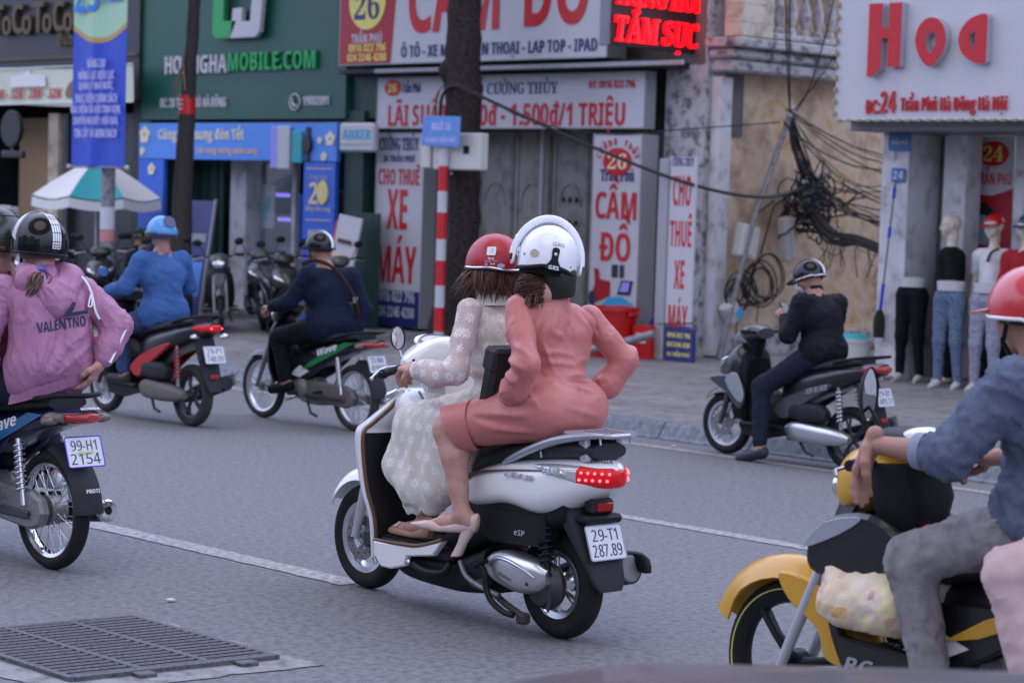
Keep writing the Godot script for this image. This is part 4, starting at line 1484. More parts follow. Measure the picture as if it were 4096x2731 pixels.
func alley() -> void:
	var X := -17.6
	var g := thing("alley_house", "stained yellow house side in the alley with a balustraded balcony", "building")
	part("base_moulding", mb().box(V(X - 0.0, 0.02, -25.0), V(0.16, 0.3, 8.6), 0.02), M.moulding, g)
	var sl := mb()
	sl.box(V(X + 0.08, 3.44, -25.2), V(0.5, 0.16, 9.4), 0.03)
	sl.box(V(X + 0.1, 3.58, -25.2), V(0.58, 0.12, 9.5), 0.03)
	sl.box(V(X + 0.14, 3.71, -25.2), V(0.7, 0.12, 9.6), 0.02)
	part("balcony_slab", sl, M.moulding, g)
	part("corner_pier", mb().box(V(X + 0.34, 4.2, -20.75), V(0.3, 0.86, 0.6), 0.02), M.wall_cream, g)
	for k in 3:
		part("pier_groove", mb().box(V(X + 0.34, 3.95 + k * 0.22, -20.75), V(0.305, 0.012, 0.605)), M.moulding, g)
	part("hand_rail", mb().box(V(X + 0.34, 4.62, -25.2), V(0.26, 0.12, 8.3), 0.03), M.moulding, g)
	part("foot_rail", mb().box(V(X + 0.34, 3.82, -25.2), V(0.22, 0.08, 8.3), 0.02), M.moulding, g)
	var pf := [P2(0.0, 0), P2(0.06, 0), P2(0.06, 0.06), P2(0.035, 0.09), P2(0.075, 0.24), P2(0.07, 0.32), P2(0.03, 0.48), P2(0.028, 0.58), P2(0.055, 0.62), P2(0.05, 0.7), P2(0, 0.7)]
	var bal := mb().lathe(pf, Transform3D(), 12).commit()
	for i in 26:
		part("baluster", bal, M.moulding, g, tf(V(X + 0.34, 3.86, -21.3 - i * 0.26)))
	part("upper_wall", mb().box(V(X - 0.3, 6.2, -25.3), V(0.3, 4.5, 9.0)), M.wall_yellow, g)
	for i in 3:
		var w := hub("window", g, Transform3D(Basis(YY, PI / 2), V(X - 0.13, 5.2, -22.6 - i * 2.4)))
		part("frame", mb().box(V(0, 0, 0), V(1.1, 1.8, 0.06), 0.01), M.sign_green_dark, w)
		part("pane", mb().box(V(0, 0, 0.034), V(0.9, 1.6, 0.01)), M.glass_dark, w)
	part("pilaster", mb().box(V(X + 0.06, 1.6, -20.62), V(0.16, 3.4, 0.22), 0.01), M.wall_white, g)
	part("end_wall", mb().box(V(-15.9, 1.6, -31.0), V(3.2, 3.4, 0.3)), M.wall_yellow, g)
	part("alley_floor", mb().box(V(-16.0, WALK_Y - 0.03, -26.0), V(3.1, 0.06, 11.0)), M.concrete, g)
	var bx := Transform3D(Basis(YY, PI / 2), O3)
	var specs := [["white plastic junction box tilted among the cables on the yellow wall", 1.9, -22.15, 0.26, 0.52, 0.5], ["white upright junction box hanging under the cable knot", 1.35, -21.75, 0.2, 0.56, 0.15], ["round grey cable splice drum on the yellow wall", 1.3, -20.95, 0.34, 0.42, -0.2], ["small white and blue box low on the yellow wall", 0.45, -20.7, 0.24, 0.28, 0.6]]
	for q in specs:
		var u := thing("utility_box", q[0], "utility box", V(X + 0.25, q[1], q[2]), PI / 2, "utility boxes on the alley wall")
		u.rotation = Vector3(0, PI / 2, q[5])
		part("case", mb().box(V(0, 0, 0), V(q[3], q[4], 0.16), 0.03), M.plastic_white, u)
		part("cover_ridge", mb().box(V(0, 0, 0.085), V(q[3] * 0.3, q[4] * 0.8, 0.02), 0.008), M.plastic_white, u)
		if q[1] < 0.6:
			part("blue_cover", mb().box(V(0.05, -0.06, 0.09), V(0.14, 0.12, 0.02), 0.006), M.print_cyan, u)
	var pp := thing("steel_pipe", "grey steel pipe leaning up the yellow wall carrying cables", "pipe", V(X + 0.3, WALK_Y, -20.45))
	part("pipe", mb().tube([V(0, 0, 0), V(0.02, 1.6, -0.5), V(0.04, 3.0, -1.15)], 0.04, 10), M.steel_pole, pp)
	part("cap", mb().tube([V(0.04, 2.98, -1.14), V(0.045, 3.12, -1.2)], 0.05, 10), M.plastic_white, pp)
	var rn := RandomNumberGenerator.new()
	rn.seed = 77
	var knot := V(X + 0.35, 2.05, -22.1)
	var head := V(X + 0.34, 2.9, -21.6)
	var cn := 0
	for i in 26:
		var m := mb()
		var a: Vector3
		var e: Vector3
		if i < 9:   # from the pipe head out across the alley to the right
			a = head + V(rn.randf_range(-0.05, 0.05), rn.randf_range(-0.15, 0.1), rn.randf_range(-0.1, 0.1))
			e = V(-14.7, rn.randf_range(1.7, 2.5), -20.2 - rn.randf() * 1.5)
		elif i < 18:   # from the knot to the clothes shop
			a = knot + V(0.05, rn.randf_range(-0.15, 0.15), rn.randf_range(-0.2, 0.2))
			e = V(-14.7, rn.randf_range(1.35, 1.95), -20.3 - rn.randf() * 2.0)
		elif i < 22:   # up to the balcony and the neon sign
			a = head
			e = V(rn.randf_range(-17.2, -15.6), 4.1 + rn.randf() * 0.8, -20.0 - rn.randf() * 2.0)
		else:   # along the wall
			a = knot
			e = V(X + 0.3, rn.randf_range(1.2, 2.8), -26.0)
		var pts := []
		var sag := rn.randf_range(0.1, 0.4)
		for k in 13:
			var t := k / 12.0
			pts.append(a.lerp(e, t) - V(0, sag * 4.0 * t * (1.0 - t), 0) + V(0, rn.randf_range(-0.01, 0.01), 0))
		m.tube(pts, rn.randf_range(0.005, 0.011), 5)
		var cth := thing("overhead_cable", "thin dark sagging cable crossing the alley in front of the yellow wall", "cable", O3, 0.0, "cables across the alley")
		part("line", m, M.cable, cth)
	var kn := thing("cable_knot", "tangled black knot of cables hanging on the yellow alley wall", "cables")
	var km := mb()
	for i in 70:
		var pts := []
		var p := knot + V(rn.randf_range(-0.05, 0.15), rn.randf_range(-0.5, 0.15), rn.randf_range(-0.35, 0.45))
		var d := V(rn.randf_range(-0.2, 0.2), rn.randf_range(-1, 0.6), rn.randf_range(-1, 1)).normalized()
		for k in 9:
			pts.append(p)
			d = (d + V(rn.randf_range(-0.5, 0.5), rn.randf_range(-0.5, 0.5), rn.randf_range(-0.5, 0.5)) + (knot + V(0, -0.25, 0) - p) * 0.9).normalized()
			p += d * 0.09
		km.tube(pts, rn.randf_range(0.008, 0.016), 5)
	var kp := part("tangle", km, M.cable, kn)
	kp.set_meta("kind", "stuff")
	var hk := mb()
	for i in 12:
		var q := V(rn.randf_range(-0.06, 0.06), 0, rn.randf_range(-0.12, 0.12))
		hk.tube(spline([head + q * 0.5, head.lerp(knot, 0.4) + q + V(0, -0.1, rn.randf_range(-0.1, 0.15)), knot + q * 1.5], 5), 0.012, 5)
	part("hank", hk, M.cable, kn)
	var bd := mb()
	for i in 14:
		var q := V(0, rn.randf_range(-0.06, 0.06), rn.randf_range(-0.08, 0.08))
		var mid := V(-16.3, 1.42, -21.3) + q * 1.6
		bd.tube(spline([knot + V(0, -0.35, 0) + q, mid, V(-15.4, 1.4, -20.6) + q, V(-14.6, 1.28, -20.15) + q], 6), 0.016, 5)
	for i in 18:
		var s := V(lerpf(-16.6, -14.7, rn.randf()), 1.38, -20.9)
		s.z = lerpf(-21.5, -20.2, (s.x + 16.6) / 1.9)
		bd.tube([s, s + V(rn.randf_range(-0.1, 0.1), -0.12, 0.02), s + V(rn.randf_range(-0.15, 0.15), -rn.randf_range(0.2, 0.45), 0.0)], 0.006, 5)
	part("bundle", bd, M.cable, kn)
	for q in [[V(X + 0.2, 0.85, -21.3), 0.3, "large loose coil of black cable hanging on the yellow wall"], [V(X + 0.25, 0.72, -20.85), 0.22, "small loose coil of black cable hanging near the alley corner"]]:
		var ct := thing("cable_coil", q[2], "cable coil", q[0])
		var cm := mb()
		for i in 6:
			var pts := []
			var rr: float = q[1] * rn.randf_range(0.7, 1.05)
			var off := V(rn.randf_range(0, 0.08), rn.randf_range(-0.1, 0.06), rn.randf_range(-0.1, 0.1))
			for k in 25:
				var an := TAU * k / 24.0
				pts.append(off + V(0.02 * sin(an * 2), sin(an) * rr, cos(an) * rr * 1.1))
			cm.tube(pts, 0.011, 5)
		cm.tube([V(0, q[1], 0), V(0.02, 0.9, -0.2), V(0.1, 1.1, -0.5)], 0.012, 5)
		cm.tube([V(0, -q[1], 0), V(0.02, -0.55, 0.05)], 0.008, 5)
		part("loops", cm, M.cable, ct)
	var mc := thing("service_cable", "thick black cable running down from the tree across the signs", "cable")
	var pts := spline([V(-20.55, 2.75, -18.72), V(-20.45, 3.0, -18.66), V(-20.2, 3.12, -18.62), V(-19.9, 3.02, -18.7), V(-18.4, 2.4, -19.25), V(-17.1, 1.98, -19.6), V(-17.1, 1.86, -21.0), knot], 6)
	part("line", mb().tube(pts, 0.022, 6), M.cable, mc)
	var mc2 := thing("service_cable", "thin brown wire looping beside the thick black cable", "cable")
	part("line", mb().tube(spline([V(-20.62, 2.6, -18.7), V(-20.45, 3.05, -18.6), V(-20.05, 3.14, -18.6), V(-19.2, 2.72, -18.9), V(-18.1, 2.55, -19.2), V(-17.3, 2.62, -19.6), V(-16.6, 2.75, -20.6)], 6), 0.008, 5), M.bark_slim, mc2)

func clothes_shop() -> void:
	var b := thing("clothes_shop_building", "white clothes shop with large red raised letters on a white sign", "building")
	var w := mb()
	w.box(V(-14.48, 1.2, -20.3), V(0.36, 2.8, 0.6), 0.01)
	part("pillar", w, M.wall_white, b)
	part("pillar", mb().box(V(-13.97, 1.2, -20.55), V(0.3, 2.8, 0.3), 0.01), M.wall_white, b)
	part("pillar", mb().box(V(-13.3, 1.2, -20.75), V(0.14, 2.8, 0.2), 0.01), M.wall_white, b)
	part("recess_wall", mb().box(V(-14.2, 1.2, -20.72), V(0.24, 2.8, 0.2)), M.wall_grey, b)
	part("side_wall", mb().box(V(-14.55, 1.4, -23.4), V(0.2, 3.0, 5.4)), M.wall_white, b)
	part("back_wall", mb().box(V(-11.2, 1.3, -26.0), V(6.6, 3.0, 0.2)), M.wall_white, b)
	part("side_wall", mb().box(V(-8.0, 1.3, -23.0), V(0.2, 3.0, 6.0)), M.wall_white, b)
	part("ceiling", mb().box(V(-11.2, 2.72, -23.2), V(6.5, 0.1, 5.4)), M.wall_white, b)
	part("shop_floor", mb().box(V(-11.2, -0.1, -23.0), V(6.3, 0.06, 5.6)), M.paving_1, b)
	part("lintel", mb().box(V(-11.2, 2.66, -20.0), V(7.0, 0.12, 1.1), 0.01), M.grey_metal, b)
	part("header_wall", mb().box(V(-11.3, 3.9, -20.2), V(6.7, 2.3, 0.3)), M.wall_cream, b)
	var s := board("shop_sign", -14.73, 2.7, -7.9, 5.2, -19.2, M.sign_white, b, 0.9, M.sign_white)
	var lm := mb().box(O3, V(0.055, 0.03, 0.05), 0.004).commit()
	for i in 34:
		part("edge_lamp", lm, M.edge_tan, s, tf(V(-3.34 + i * 0.13, -1.25, 0.012)))
	for i in 10:
		part("edge_lamp", lm, M.edge_tan, s, Transform3D(Basis(ZZ, PI / 2), V(-3.405, -1.18 + i * 0.13, 0.012)))
	var shapes := [
		["raised_letter", [P2(-14.25, 3.93), P2(-14.08, 3.93), P2(-14.08, 3.67), P2(-13.99, 3.67), P2(-13.99, 3.93), P2(-13.83, 3.93), P2(-13.83, 3.26), P2(-13.99, 3.26), P2(-13.99, 3.56), P2(-14.08, 3.56), P2(-14.08, 3.24), P2(-14.21, 3.15), P2(-14.25, 3.17)]],
	]
	for sh in shapes:
		var poly: Array = sh[1].map(func(p): return p - P2(s.position.x, s.position.y))
		var l := hub("raised_letter", s)
		part("side", mb().prism(poly, 0.09), M.letter_side, l, tf(V(0, 0, 0.045)))
		part("face", mb().prism(poly, 0.008), M.sign_red, l, tf(V(0, 0, 0.0945)))
	var tear := func(cx: float, cy: float, rx: float, ry: float, low: float) -> Array:
		var a := []
		for i in 32:
			var an := TAU * i / 32.0
			var y := sin(an)
			a.append(P2(cx + cos(an) * rx * (1.0 if y > 0 else (1.0 - 0.35 * y * y)), cy + (y * ry if y > 0 else y * low)))
		return a
	for q in [[-13.455, 3.53, 0], [-12.93, 3.53, 1]]:
		var out: Array = tear.call(q[0], q[1], 0.19, 0.23, 0.28)
		if q[2] == 1:
			out = []
			for i in 24:
				var an := PI / 2 + PI * i / 23.0
				out.append(P2(q[0] + 0.14 + cos(an) * 0.32, q[1] - 0.01 + sin(an) * 0.255))
			out.append(P2(q[0] + 0.16, q[1] - 0.265))
			out.append(P2(q[0] + 0.16, q[1] + 0.245))
		var inn: Array = tear.call(q[0] + 0.005, q[1] - 0.01, 0.065, 0.085, 0.13) if q[2] == 0 else [P2(q[0] + 0.02, q[1] + 0.08), P2(q[0] - 0.05, q[1] + 0.03), P2(q[0] - 0.04, q[1] - 0.04), P2(q[0] + 0.02, q[1] - 0.14)]
		var l := hub("raised_letter", s)
		var off := P2(s.position.x, s.position.y)
		out = out.map(func(p): return p - off)
		inn = inn.map(func(p): return p - off)
		part("side", holed(out, inn, 0.09), M.letter_side, l, tf(V(0, 0, 0.045)))
		part("face", holed(out, inn, 0.008), M.sign_red, l, tf(V(0, 0, 0.0945)))
	write(s, "ĐC:", -14.31, 2.77, -14.13, 2.92, M.sign_red, {"depth": 0.02, "lift": 0.01})
	write(s, "24", -14.12, 2.78, -13.92, 3.01, M.sign_red, {"depth": 0.02, "lift": 0.01})
	write(s, "Trần Phú Hà Đông Hà Nội", -13.86, 2.75, -12.55, 2.95, M.sign_red, {"depth": 0.02, "lift": 0.01})
	for q in [["blue enamel street name plaque high on the white pillar", -14.41, 2.5, 0.3, 0.19, "TRẦN PHÚ"], ["small blue house number plaque reading 24 on the white pillar", -14.41, 2.14, 0.18, 0.15, "24"]]:
		var p := thing("plaque", q[0], "plaque", V(q[1], q[2], -19.97))
		part("plate", mb().box(V(0, 0, 0), V(q[3], q[4], 0.012), 0.003), M.plaque_blue, p)
		letters(q[5], q[3] * 0.75, q[4] * (0.6 if q[5] == "24" else 0.3), M.sign_white, p, V(0, 0, 0.007), {"depth": 0.003})
		part("wire", mb().tube([V(-0.04, -q[4] * 0.5, 0), V(-0.05, -0.2, 0.01)], 0.006, 5), M.cable, p)
	var po := thing("shop_poster", "tall red and white poster with 24 and a portrait inside the shop front", "poster", V(-13.75, 1.35, -20.85))
	part("sheet", mb().box(V(0, 0, 0), V(0.5, 2.5, 0.02)), M.sign_white, po)
	part("red_field", mb().prism([P2(-0.25, -1.25), P2(0.25, -1.25), P2(0.25, 0.68), P2(0.0, 0.6), P2(-0.25, 0.6)], 0.006), M.sign_red_dark, po, tf(V(0, 0, 0.012)))
	part("number_disc", mb().prism(ellipse(0.2, 0.14), 0.008), M.sign_red, po, tf(V(-0.02, 1.06, 0.012)))
	letters("24", 0.26, 0.17, M.sign_yellow, po, V(-0.02, 1.06, 0.018), {"serif": true})
	letters("TRẦN PHÚ", 0.46, 0.17, M.sign_red, po, V(0, 0.8, 0.012), {})
	part("portrait", mb().prism(spline([P2(-0.1, -0.25), P2(-0.11, 0.05), P2(0, 0.14), P2(0.1, 0.05), P2(0.08, -0.25)], 4), 0.006), M.portrait_grey, po, tf(V(-0.12, 0.3, 0.018)))
	part("portrait_hair", mb().prism(spline([P2(-0.12, 0.02), P2(-0.1, 0.17), P2(0.02, 0.22), P2(0.13, 0.13), P2(0.11, 0.0), P2(0.05, 0.07), P2(-0.06, 0.08)], 4, true), 0.006), M.hair_black, po, tf(V(-0.12, 0.3, 0.023)))
	var rl := thing("clothes_rail", "chrome clothes rail inside the shop", "clothes rail", V(-12.4, WALK_Y, -21.6))
	part("bar", rod(V(-0.9, 1.95, 0), V(1.6, 1.95, 0), 0.016), M.chrome, rl)
	for x in [-0.9, 1.6]:
		part("upright", rod(V(x, 0, 0), V(x, 1.95, 0), 0.016), M.chrome, rl)
	var tones := ["denim_grey", "tee_white", "tee_teal", "tee_white", "cloth_black", "denim_light", "tee_white"]
	for i in 7:
		var sh := thing("hanging_shirt", ["grey shirt nearest the poster on the chrome rail", "first white shirt after the grey one on the rail", "pale teal shirt on the chrome rail", "second white shirt, after the teal one on the rail", "black shirt on the chrome rail", "light blue shirt on the chrome rail", "last white shirt at the right end of the rail"][i], "shirt", V(-13.1 + i * 0.22, 1.75, -21.6), 0.9, "shirts on the clothes rail")
		part("cloth", mb().prism([P2(-0.06, 0.1), P2(0.06, 0.1), P2(0.24, 0.0), P2(0.3, -0.22), P2(0.21, -0.25), P2(0.2, -0.75), P2(-0.2, -0.75), P2(-0.21, -0.25), P2(-0.3, -0.22), P2(-0.24, 0.0)], 0.07, 0.02), M[tones[i]], sh)
		part("hanger", rod(V(0, 0.1, 0), V(0, 0.2, 0), 0.006, 6), M.chrome, sh)
	var lp := OmniLight3D.new()
	lp.name = "ceiling_lamp"
	lp.light_energy = 0.5
	lp.light_size = 0.25
	lp.light_color = Color(0.92, 0.96, 1.0)
	lp.omni_range = 9.0
	lp.omni_attenuation = 2.0
	lp.shadow_enabled = true
	b.add_child(lp, true)
	lp.position = V(-12.3, 2.5, -22.4)
	part("ceiling_lamp_panel", mb().box(V(-12.3, 2.64, -22.4), V(0.6, 0.04, 0.6)), M.lamp_panel, b)

func holed(outer: Array, inner: Array, depth: float) -> MB:
	var n := 48
	var res := func(p: Array) -> Array:
		var c := Vector2.ZERO
		for q in inner:
			c += q
		c /= inner.size()
		var o := []
		for i in n:
			var an := TAU * i / n
			var d := P2(cos(an), sin(an))
			var best := 0.0
			for k in p.size():
				var hit = Geometry2D.segment_intersects_segment(c, c + d * 5.0, p[k], p[(k + 1) % p.size()])
				if hit != null:
					best = maxf(best, c.distance_to(hit))
			o.append(c + d * best)
		return o
	var a: Array = res.call(outer)
	var b: Array = res.call(inner)
	var h := depth * 0.5
	var mb := mb()
	for i in n:
		var j := (i + 1) % n
		mb.quad(V(b[i].x, b[i].y, h), V(a[i].x, a[i].y, h), V(a[j].x, a[j].y, h), V(b[j].x, b[j].y, h))
		mb.quad(V(a[i].x, a[i].y, -h), V(b[i].x, b[i].y, -h), V(b[j].x, b[j].y, -h), V(a[j].x, a[j].y, -h))
		mb.quad(V(a[i].x, a[i].y, h), V(a[i].x, a[i].y, -h), V(a[j].x, a[j].y, -h), V(a[j].x, a[j].y, h))
		mb.quad(V(b[i].x, b[i].y, -h), V(b[i].x, b[i].y, h), V(b[j].x, b[j].y, h), V(b[j].x, b[j].y, -h))
	return mb

func street() -> void:
	var t := thing("street_tree", "thick dark tree trunk in front of the pawn shop signs", "tree", V(-20.35, WALK_Y, -18.9))
	var pts := [V(-0.1, -0.05, 0), V(-0.1, 0.25, 0), V(0.05, 0.8, 0), V(0.1, 1.6, 0), V(0.1, 2.3, 0.02), V(0.02, 3.2, 0), V(0.0, 4.0, 0), V(0.05, 5.2, 0), V(0.2, 6.5, 0.1)]
	var rad := [0.34, 0.27, 0.225, 0.2, 0.205, 0.225, 0.215, 0.2, 0.16]
	var trunk := mb().tube(spline(pts, 6), spline(rad, 6), 22)
	rough(trunk, 0.045, 3.0, 0.9)
	trunk.tube(spline([V(-0.16, 3.62, 0.06), V(-0.2, 3.45, 0.1), V(-0.14, 3.2, 0.08)], 4), spline([0.02, 0.1, 0.02], 4), 10)
	part("trunk", trunk, M.bark, t)
	crown(t, V(0.2, 8.2, 0.1), 2.6, 900, 4)
	for q in [[V(0.2, 6.2, 0.1), V(1.6, 8.2, 0.6)], [V(0.2, 6.0, 0.1), V(-1.3, 8.0, -0.5)], [V(0.2, 6.4, 0.1), V(0.2, 9.0, 1.2)]]:
		part("limb", mb().tube([q[0], q[0].lerp(q[1], 0.5) + V(0, 0.2, 0), q[1]], [0.14, 0.1, 0.04], 8), M.bark, t)
	var s := thing("street_tree", "slim young tree trunk with a red band before the phone shop", "tree", V(-24.3, WALK_Y, -17.5))
	var sp := spline([V(-0.02, -0.05, 0), V(0.0, 0.6, 0), V(0.0, 1.6, 0), V(0.06, 2.8, 0), V(0.12, 3.6, 0), V(0.18, 4.4, 0), V(0.25, 5.6, 0)], 6)
	var st := mb().tube(sp, spline([0.19, 0.15, 0.135, 0.11, 0.085, 0.08, 0.06], 6), 16)
	rough(st, 0.018, 5.0, 0.6)
	part("trunk", st, M.bark_slim, s)
	part("band", mb().lathe([P2(0.112, -0.13), P2(0.116, -0.13), P2(0.112, 0.13), P2(0.106, 0.13)], tf(V(0.065, 2.98, 0)), 20), M.plastic_red, s)
	for k in 3:
		part("band_print", mb().box(V(0.075, 3.04 - k * 0.06, 0.115), V(0.09, 0.02, 0.006)), M.paper_white, s)
	for q in [[V(0.0, 3.14, 0.15), V(0.14, 3.65, 0.11)], [V(-0.02, 3.2, 0.14), V(0.1, 3.5, 0.1)], [V(-0.1, 3.12, 0.1), V(0.06, 3.45, 0.13)], [V(0.2, 3.16, 0.14), V(0.12, 3.5, 0.12)]]:
		part("stake", rod(q[0], q[1], 0.016, 6), M.stake, s)
	crown(s, V(0.3, 6.3, 0), 1.3, 500, 8)
	var lp := thing("lamp_post", "grey lamp post with pasted paper notices behind the riders", "lamp post", V(-25.1, WALK_Y, -16.85))
	part("post", mb().tube([V(0, 0, 0), V(0, 3, 0), V(0, 9, 0)], [0.098, 0.092, 0.065], 14), M.steel_pole, lp)
	part("base", mb().box(V(0, 0.06, 0), V(0.4, 0.12, 0.4), 0.02), M.concrete, lp)
	part("arm", mb().tube(spline([V(0, 8.8, 0), V(0.1, 9.4, 0.5), V(0.2, 9.6, 2.0)], 5), 0.05, 8), M.steel_pole, lp)
	part("lamp_head", mb().box(V(0.22, 9.58, 2.2), V(0.24, 0.12, 0.6), 0.04), M.plastic_grey, lp)
	for q in [[1.42, 0.32, "paper_white"], [1.2, 0.16, "paper_red"], [0.72, 0.24, "paper_white"], [0.25, 0.18, "paper_white"]]:
		part("notice", mb().lathe([P2(0.1, -q[1] * 0.5), P2(0.1, q[1] * 0.5)], tf(V(0, q[0], 0)), 20, -PI * 0.9, PI * 0.2), M[q[2]], lp)
	var bn := thing("street_banner", "long blue street banner with a pale green top on the lamp post", "banner", V(-25.08, 3.15, -16.66))
	bn.rotation.y = 0.0
	var band := func(y0: float, y1: float, sag0: float, sag1: float, m: Material, called: String, dz: float) -> void:
		var rows := []
		for i in 17:
			var x := -0.64 + 1.28 * i / 16.0
			var cv := 1.0 - pow(x / 0.64, 2.0)
			var row := PackedVector3Array()
			for k in 9:
				row.append(V(x, lerpf(y0 - sag0 * cv, y1 - sag1 * cv, k / 8.0), dz + 0.035 * exp(-pow((x + 0.1) / 0.09, 2.0)) - 0.012 * sin(x * 9.0)))
			rows.append(row)
		part(called, sheet(rows, 0.003), m, bn)
	band.call(-1.15, 0.68, 0.0, 0.19, M.banner_blue, "blue_cloth", 0.0)
	band.call(0.685, 0.745, 0.19, 0.19, M.banner_gold, "gold_edge", 0.001)
	band.call(0.75, 2.1, 0.19, 0.0, M.banner_green, "green_cloth", 0.0)
	var lines := ["NÂNG CAO", "NĂNG LỰC HIỆU LỰC", "QUẢN LÝ NHÀ NƯỚC,", "THỰC HIỆN CHÍNH SÁCH", "BẢO HIỂM XÃ HỘI TINH GỌN,", "CHUYÊN NGHIỆP, HIỆU QUẢ,", "TIN CẬY VÀ MINH BẠCH"]
	var wid := [0.42, 0.84, 0.82, 1.0, 1.18, 1.08, 1.0]
	for i in 7:
		letters(lines[i], wid[i], 0.15, M.letter_lilac, bn, V(0, 0.24 - i * 0.155, 0.048), {"depth": 0.004})
	letters("25", 0.56, 0.5, M.banner_blue2, bn, V(-0.26, 1.16, 0.05), {"depth": 0.004})
	for k in 3:
		letters(["BẢO HIỂM XÃ HỘI", "VIỆT NAM", "25 NĂM"][k], 0.5, 0.08, M.banner_blue2, bn, V(0.3, 1.28 - k * 0.11, 0.03), {"depth": 0.004})
	part("bottom_rod", rod(V(-0.68, -1.16, 0), V(0.68, -1.16, 0), 0.014, 8), M.steel_pole, bn)
	for x in [-0.69, 0.69]:
		part("rod_end", mb().ball(V(x, -1.16, 0), V(0.035, 0.035, 0.035), 10), M.plastic_white, bn)
	var um := thing("patio_umbrella", "white and teal market umbrella behind the blue banner", "umbrella", V(-28.15, WALK_Y, -18.7))
	part("pole", rod(V(0, 0, 0), V(0, 2.25, 0), 0.025), M.aluminium, um)
	var n := 8
	for i in n:
		var a0 := TAU * i / n + 0.2
		var a1 := TAU * (i + 1) / n + 0.2
		var rows := []
		for k in 6:
			var r := k / 5.0
			var row := PackedVector3Array()
			for j in 6:
				var u := j / 5.0
				var c := V(cos(a0), 0, sin(a0)).lerp(V(cos(a1), 0, sin(a1)), u)
				row.append(c * 1.02 * r + V(0, 2.3 - 0.5 * r - 0.1 * r * r - 0.05 * sin(PI * u) * r, 0))
			rows.append(row)
		part("panel", sheet(rows, 0.004), M.teal if i % 2 == 0 else M.cloth_white, um)
		part("rib", rod(V(0, 2.24, 0), V(cos(a0) * 1.0, 1.68, sin(a0) * 1.0), 0.008, 5), M.grey_metal, um)
		var val := []
		for k in 2:
			var row := PackedVector3Array()
			for j in 6:
				var c := V(cos(a0), 0, sin(a0)).lerp(V(cos(a1), 0, sin(a1)), j / 5.0)
				row.append(c * (1.02 + 0.01 * k) + V(0, 1.675 - 0.14 * k - 0.05 * sin(PI * j / 5.0), 0))
			val.append(row)
		part("valance", sheet(val, 0.004), M.cloth_white, um)
	part("base", mb().lathe([P2(0, 0), P2(0.3, 0), P2(0.28, 0.08), P2(0.05, 0.12), P2(0, 0.12)], Transform3D(), 20), M.concrete, um)
	var sp2 := thing("street_sign", "blue street name sign on a red and white striped post", "sign", V(-20.0, WALK_Y, -18.3))
	var stripes := [-0.02, 0.2, 0.5, 0.77, 1.08, 1.34, 1.67, 1.93, 2.24, 2.62]
	for i in 9:
		part("stripe", rod(V(0.02 * 0, stripes[i], 0), V(0, stripes[i + 1], 0), 0.062, 16), M.sign_white if i % 2 == 0 else M.sign_red, sp2)
	part("plate", mb().box(V(0.05, 2.66, 0.1), V(0.68, 0.37, 0.02), 0.006, Basis(ZZ, -0.03)), M.street_blue, sp2)
	letters("NGÕ 26", 0.34, 0.12, M.letter_lilac, sp2, V(0.06, 2.73, 0.112), {"depth": 0.004})
	letters("ĐƯỜNG TRẦN PHÚ", 0.54, 0.07, M.letter_lilac, sp2, V(0.05, 2.56, 0.112), {"depth": 0.004})
	part("clamp", mb().box(V(0, 2.6, 0.04), V(0.18, 0.08, 0.1), 0.01), M.grey_metal, sp2)
	var mb := thing("meter_box", "white metal meter box strapped to the big tree behind the street sign", "meter box", V(-19.95, 2.3, -18.42))
	part("case", mb().box(V(0.12, 0, 0), V(0.86, 0.45, 0.14), 0.015), M.plastic_white, mb)
	part("case", mb().box(V(-0.45, -0.06, 0), V(0.18, 0.3, 0.14), 0.015), M.plastic_white, mb)
	part("window", mb().box(V(0.3, 0.02, 0.072), V(0.1, 0.1, 0.006)), M.plastic_black, mb)
	part("screw", mb().ball(V(0.02, -0.27, 0.05), V(0.02, 0.02, 0.02), 8), M.aluminium, mb)
	var bk := thing("red_bin", "large red plastic bin behind the pink rider's shoulder", "bin", V(-18.15, WALK_Y, -19.45))
	part("tub", mb().lathe([P2(0, 0.0), P2(0.25, 0.0), P2(0.31, 0.56), P2(0.34, 0.56), P2(0.34, 0.6), P2(0.29, 0.6), P2(0.24, 0.03), P2(0, 0.03)], Transform3D(), 28), M.plastic_red, bk)
	for k in 2:
		part("handle", mb().box(V(0.34 * (1 if k else -1), 0.52, 0), V(0.05, 0.06, 0.16), 0.015), M.plastic_red, bk)
	var rb := thing("red_carton", "red carton standing beside the red bin", "carton", V(-17.72, WALK_Y, -19.6), 0.15)
	part("carton_body", mb().box(V(0, 0.2, 0), V(0.26, 0.4, 0.24), 0.006), M.plastic_red, rb)
	part("label", mb().box(V(0, 0.25, 0.123), V(0.14, 0.12, 0.004)), M.letter_peach, rb)
	var bp := thing("pvc_pipe", "grey plastic pipe lying slanted on the pavement by the alley corner", "pipe", V(-17.75, WALK_Y + 0.05, -19.2))
	part("pipe", mb().tube([V(-0.45, 0.02, 0.2), V(0.2, 0.2, 0.0), V(0.42, 0.28, -0.1)], 0.05, 10), M.steel_pole, bp)
	var bd := thing("blue_basin", "blue plastic basin leaning on the grey pillar", "basin", V(-17.62, WALK_Y + 0.3, -19.95))
	part("bowl", mb().lathe([P2(0, 0), P2(0.2, 0.0), P2(0.27, 0.12), P2(0.3, 0.12), P2(0.24, -0.03), P2(0, -0.03)], Transform3D(Basis(XX, PI / 2 - 0.2), O3), 24), M.plastic_blue, bd)
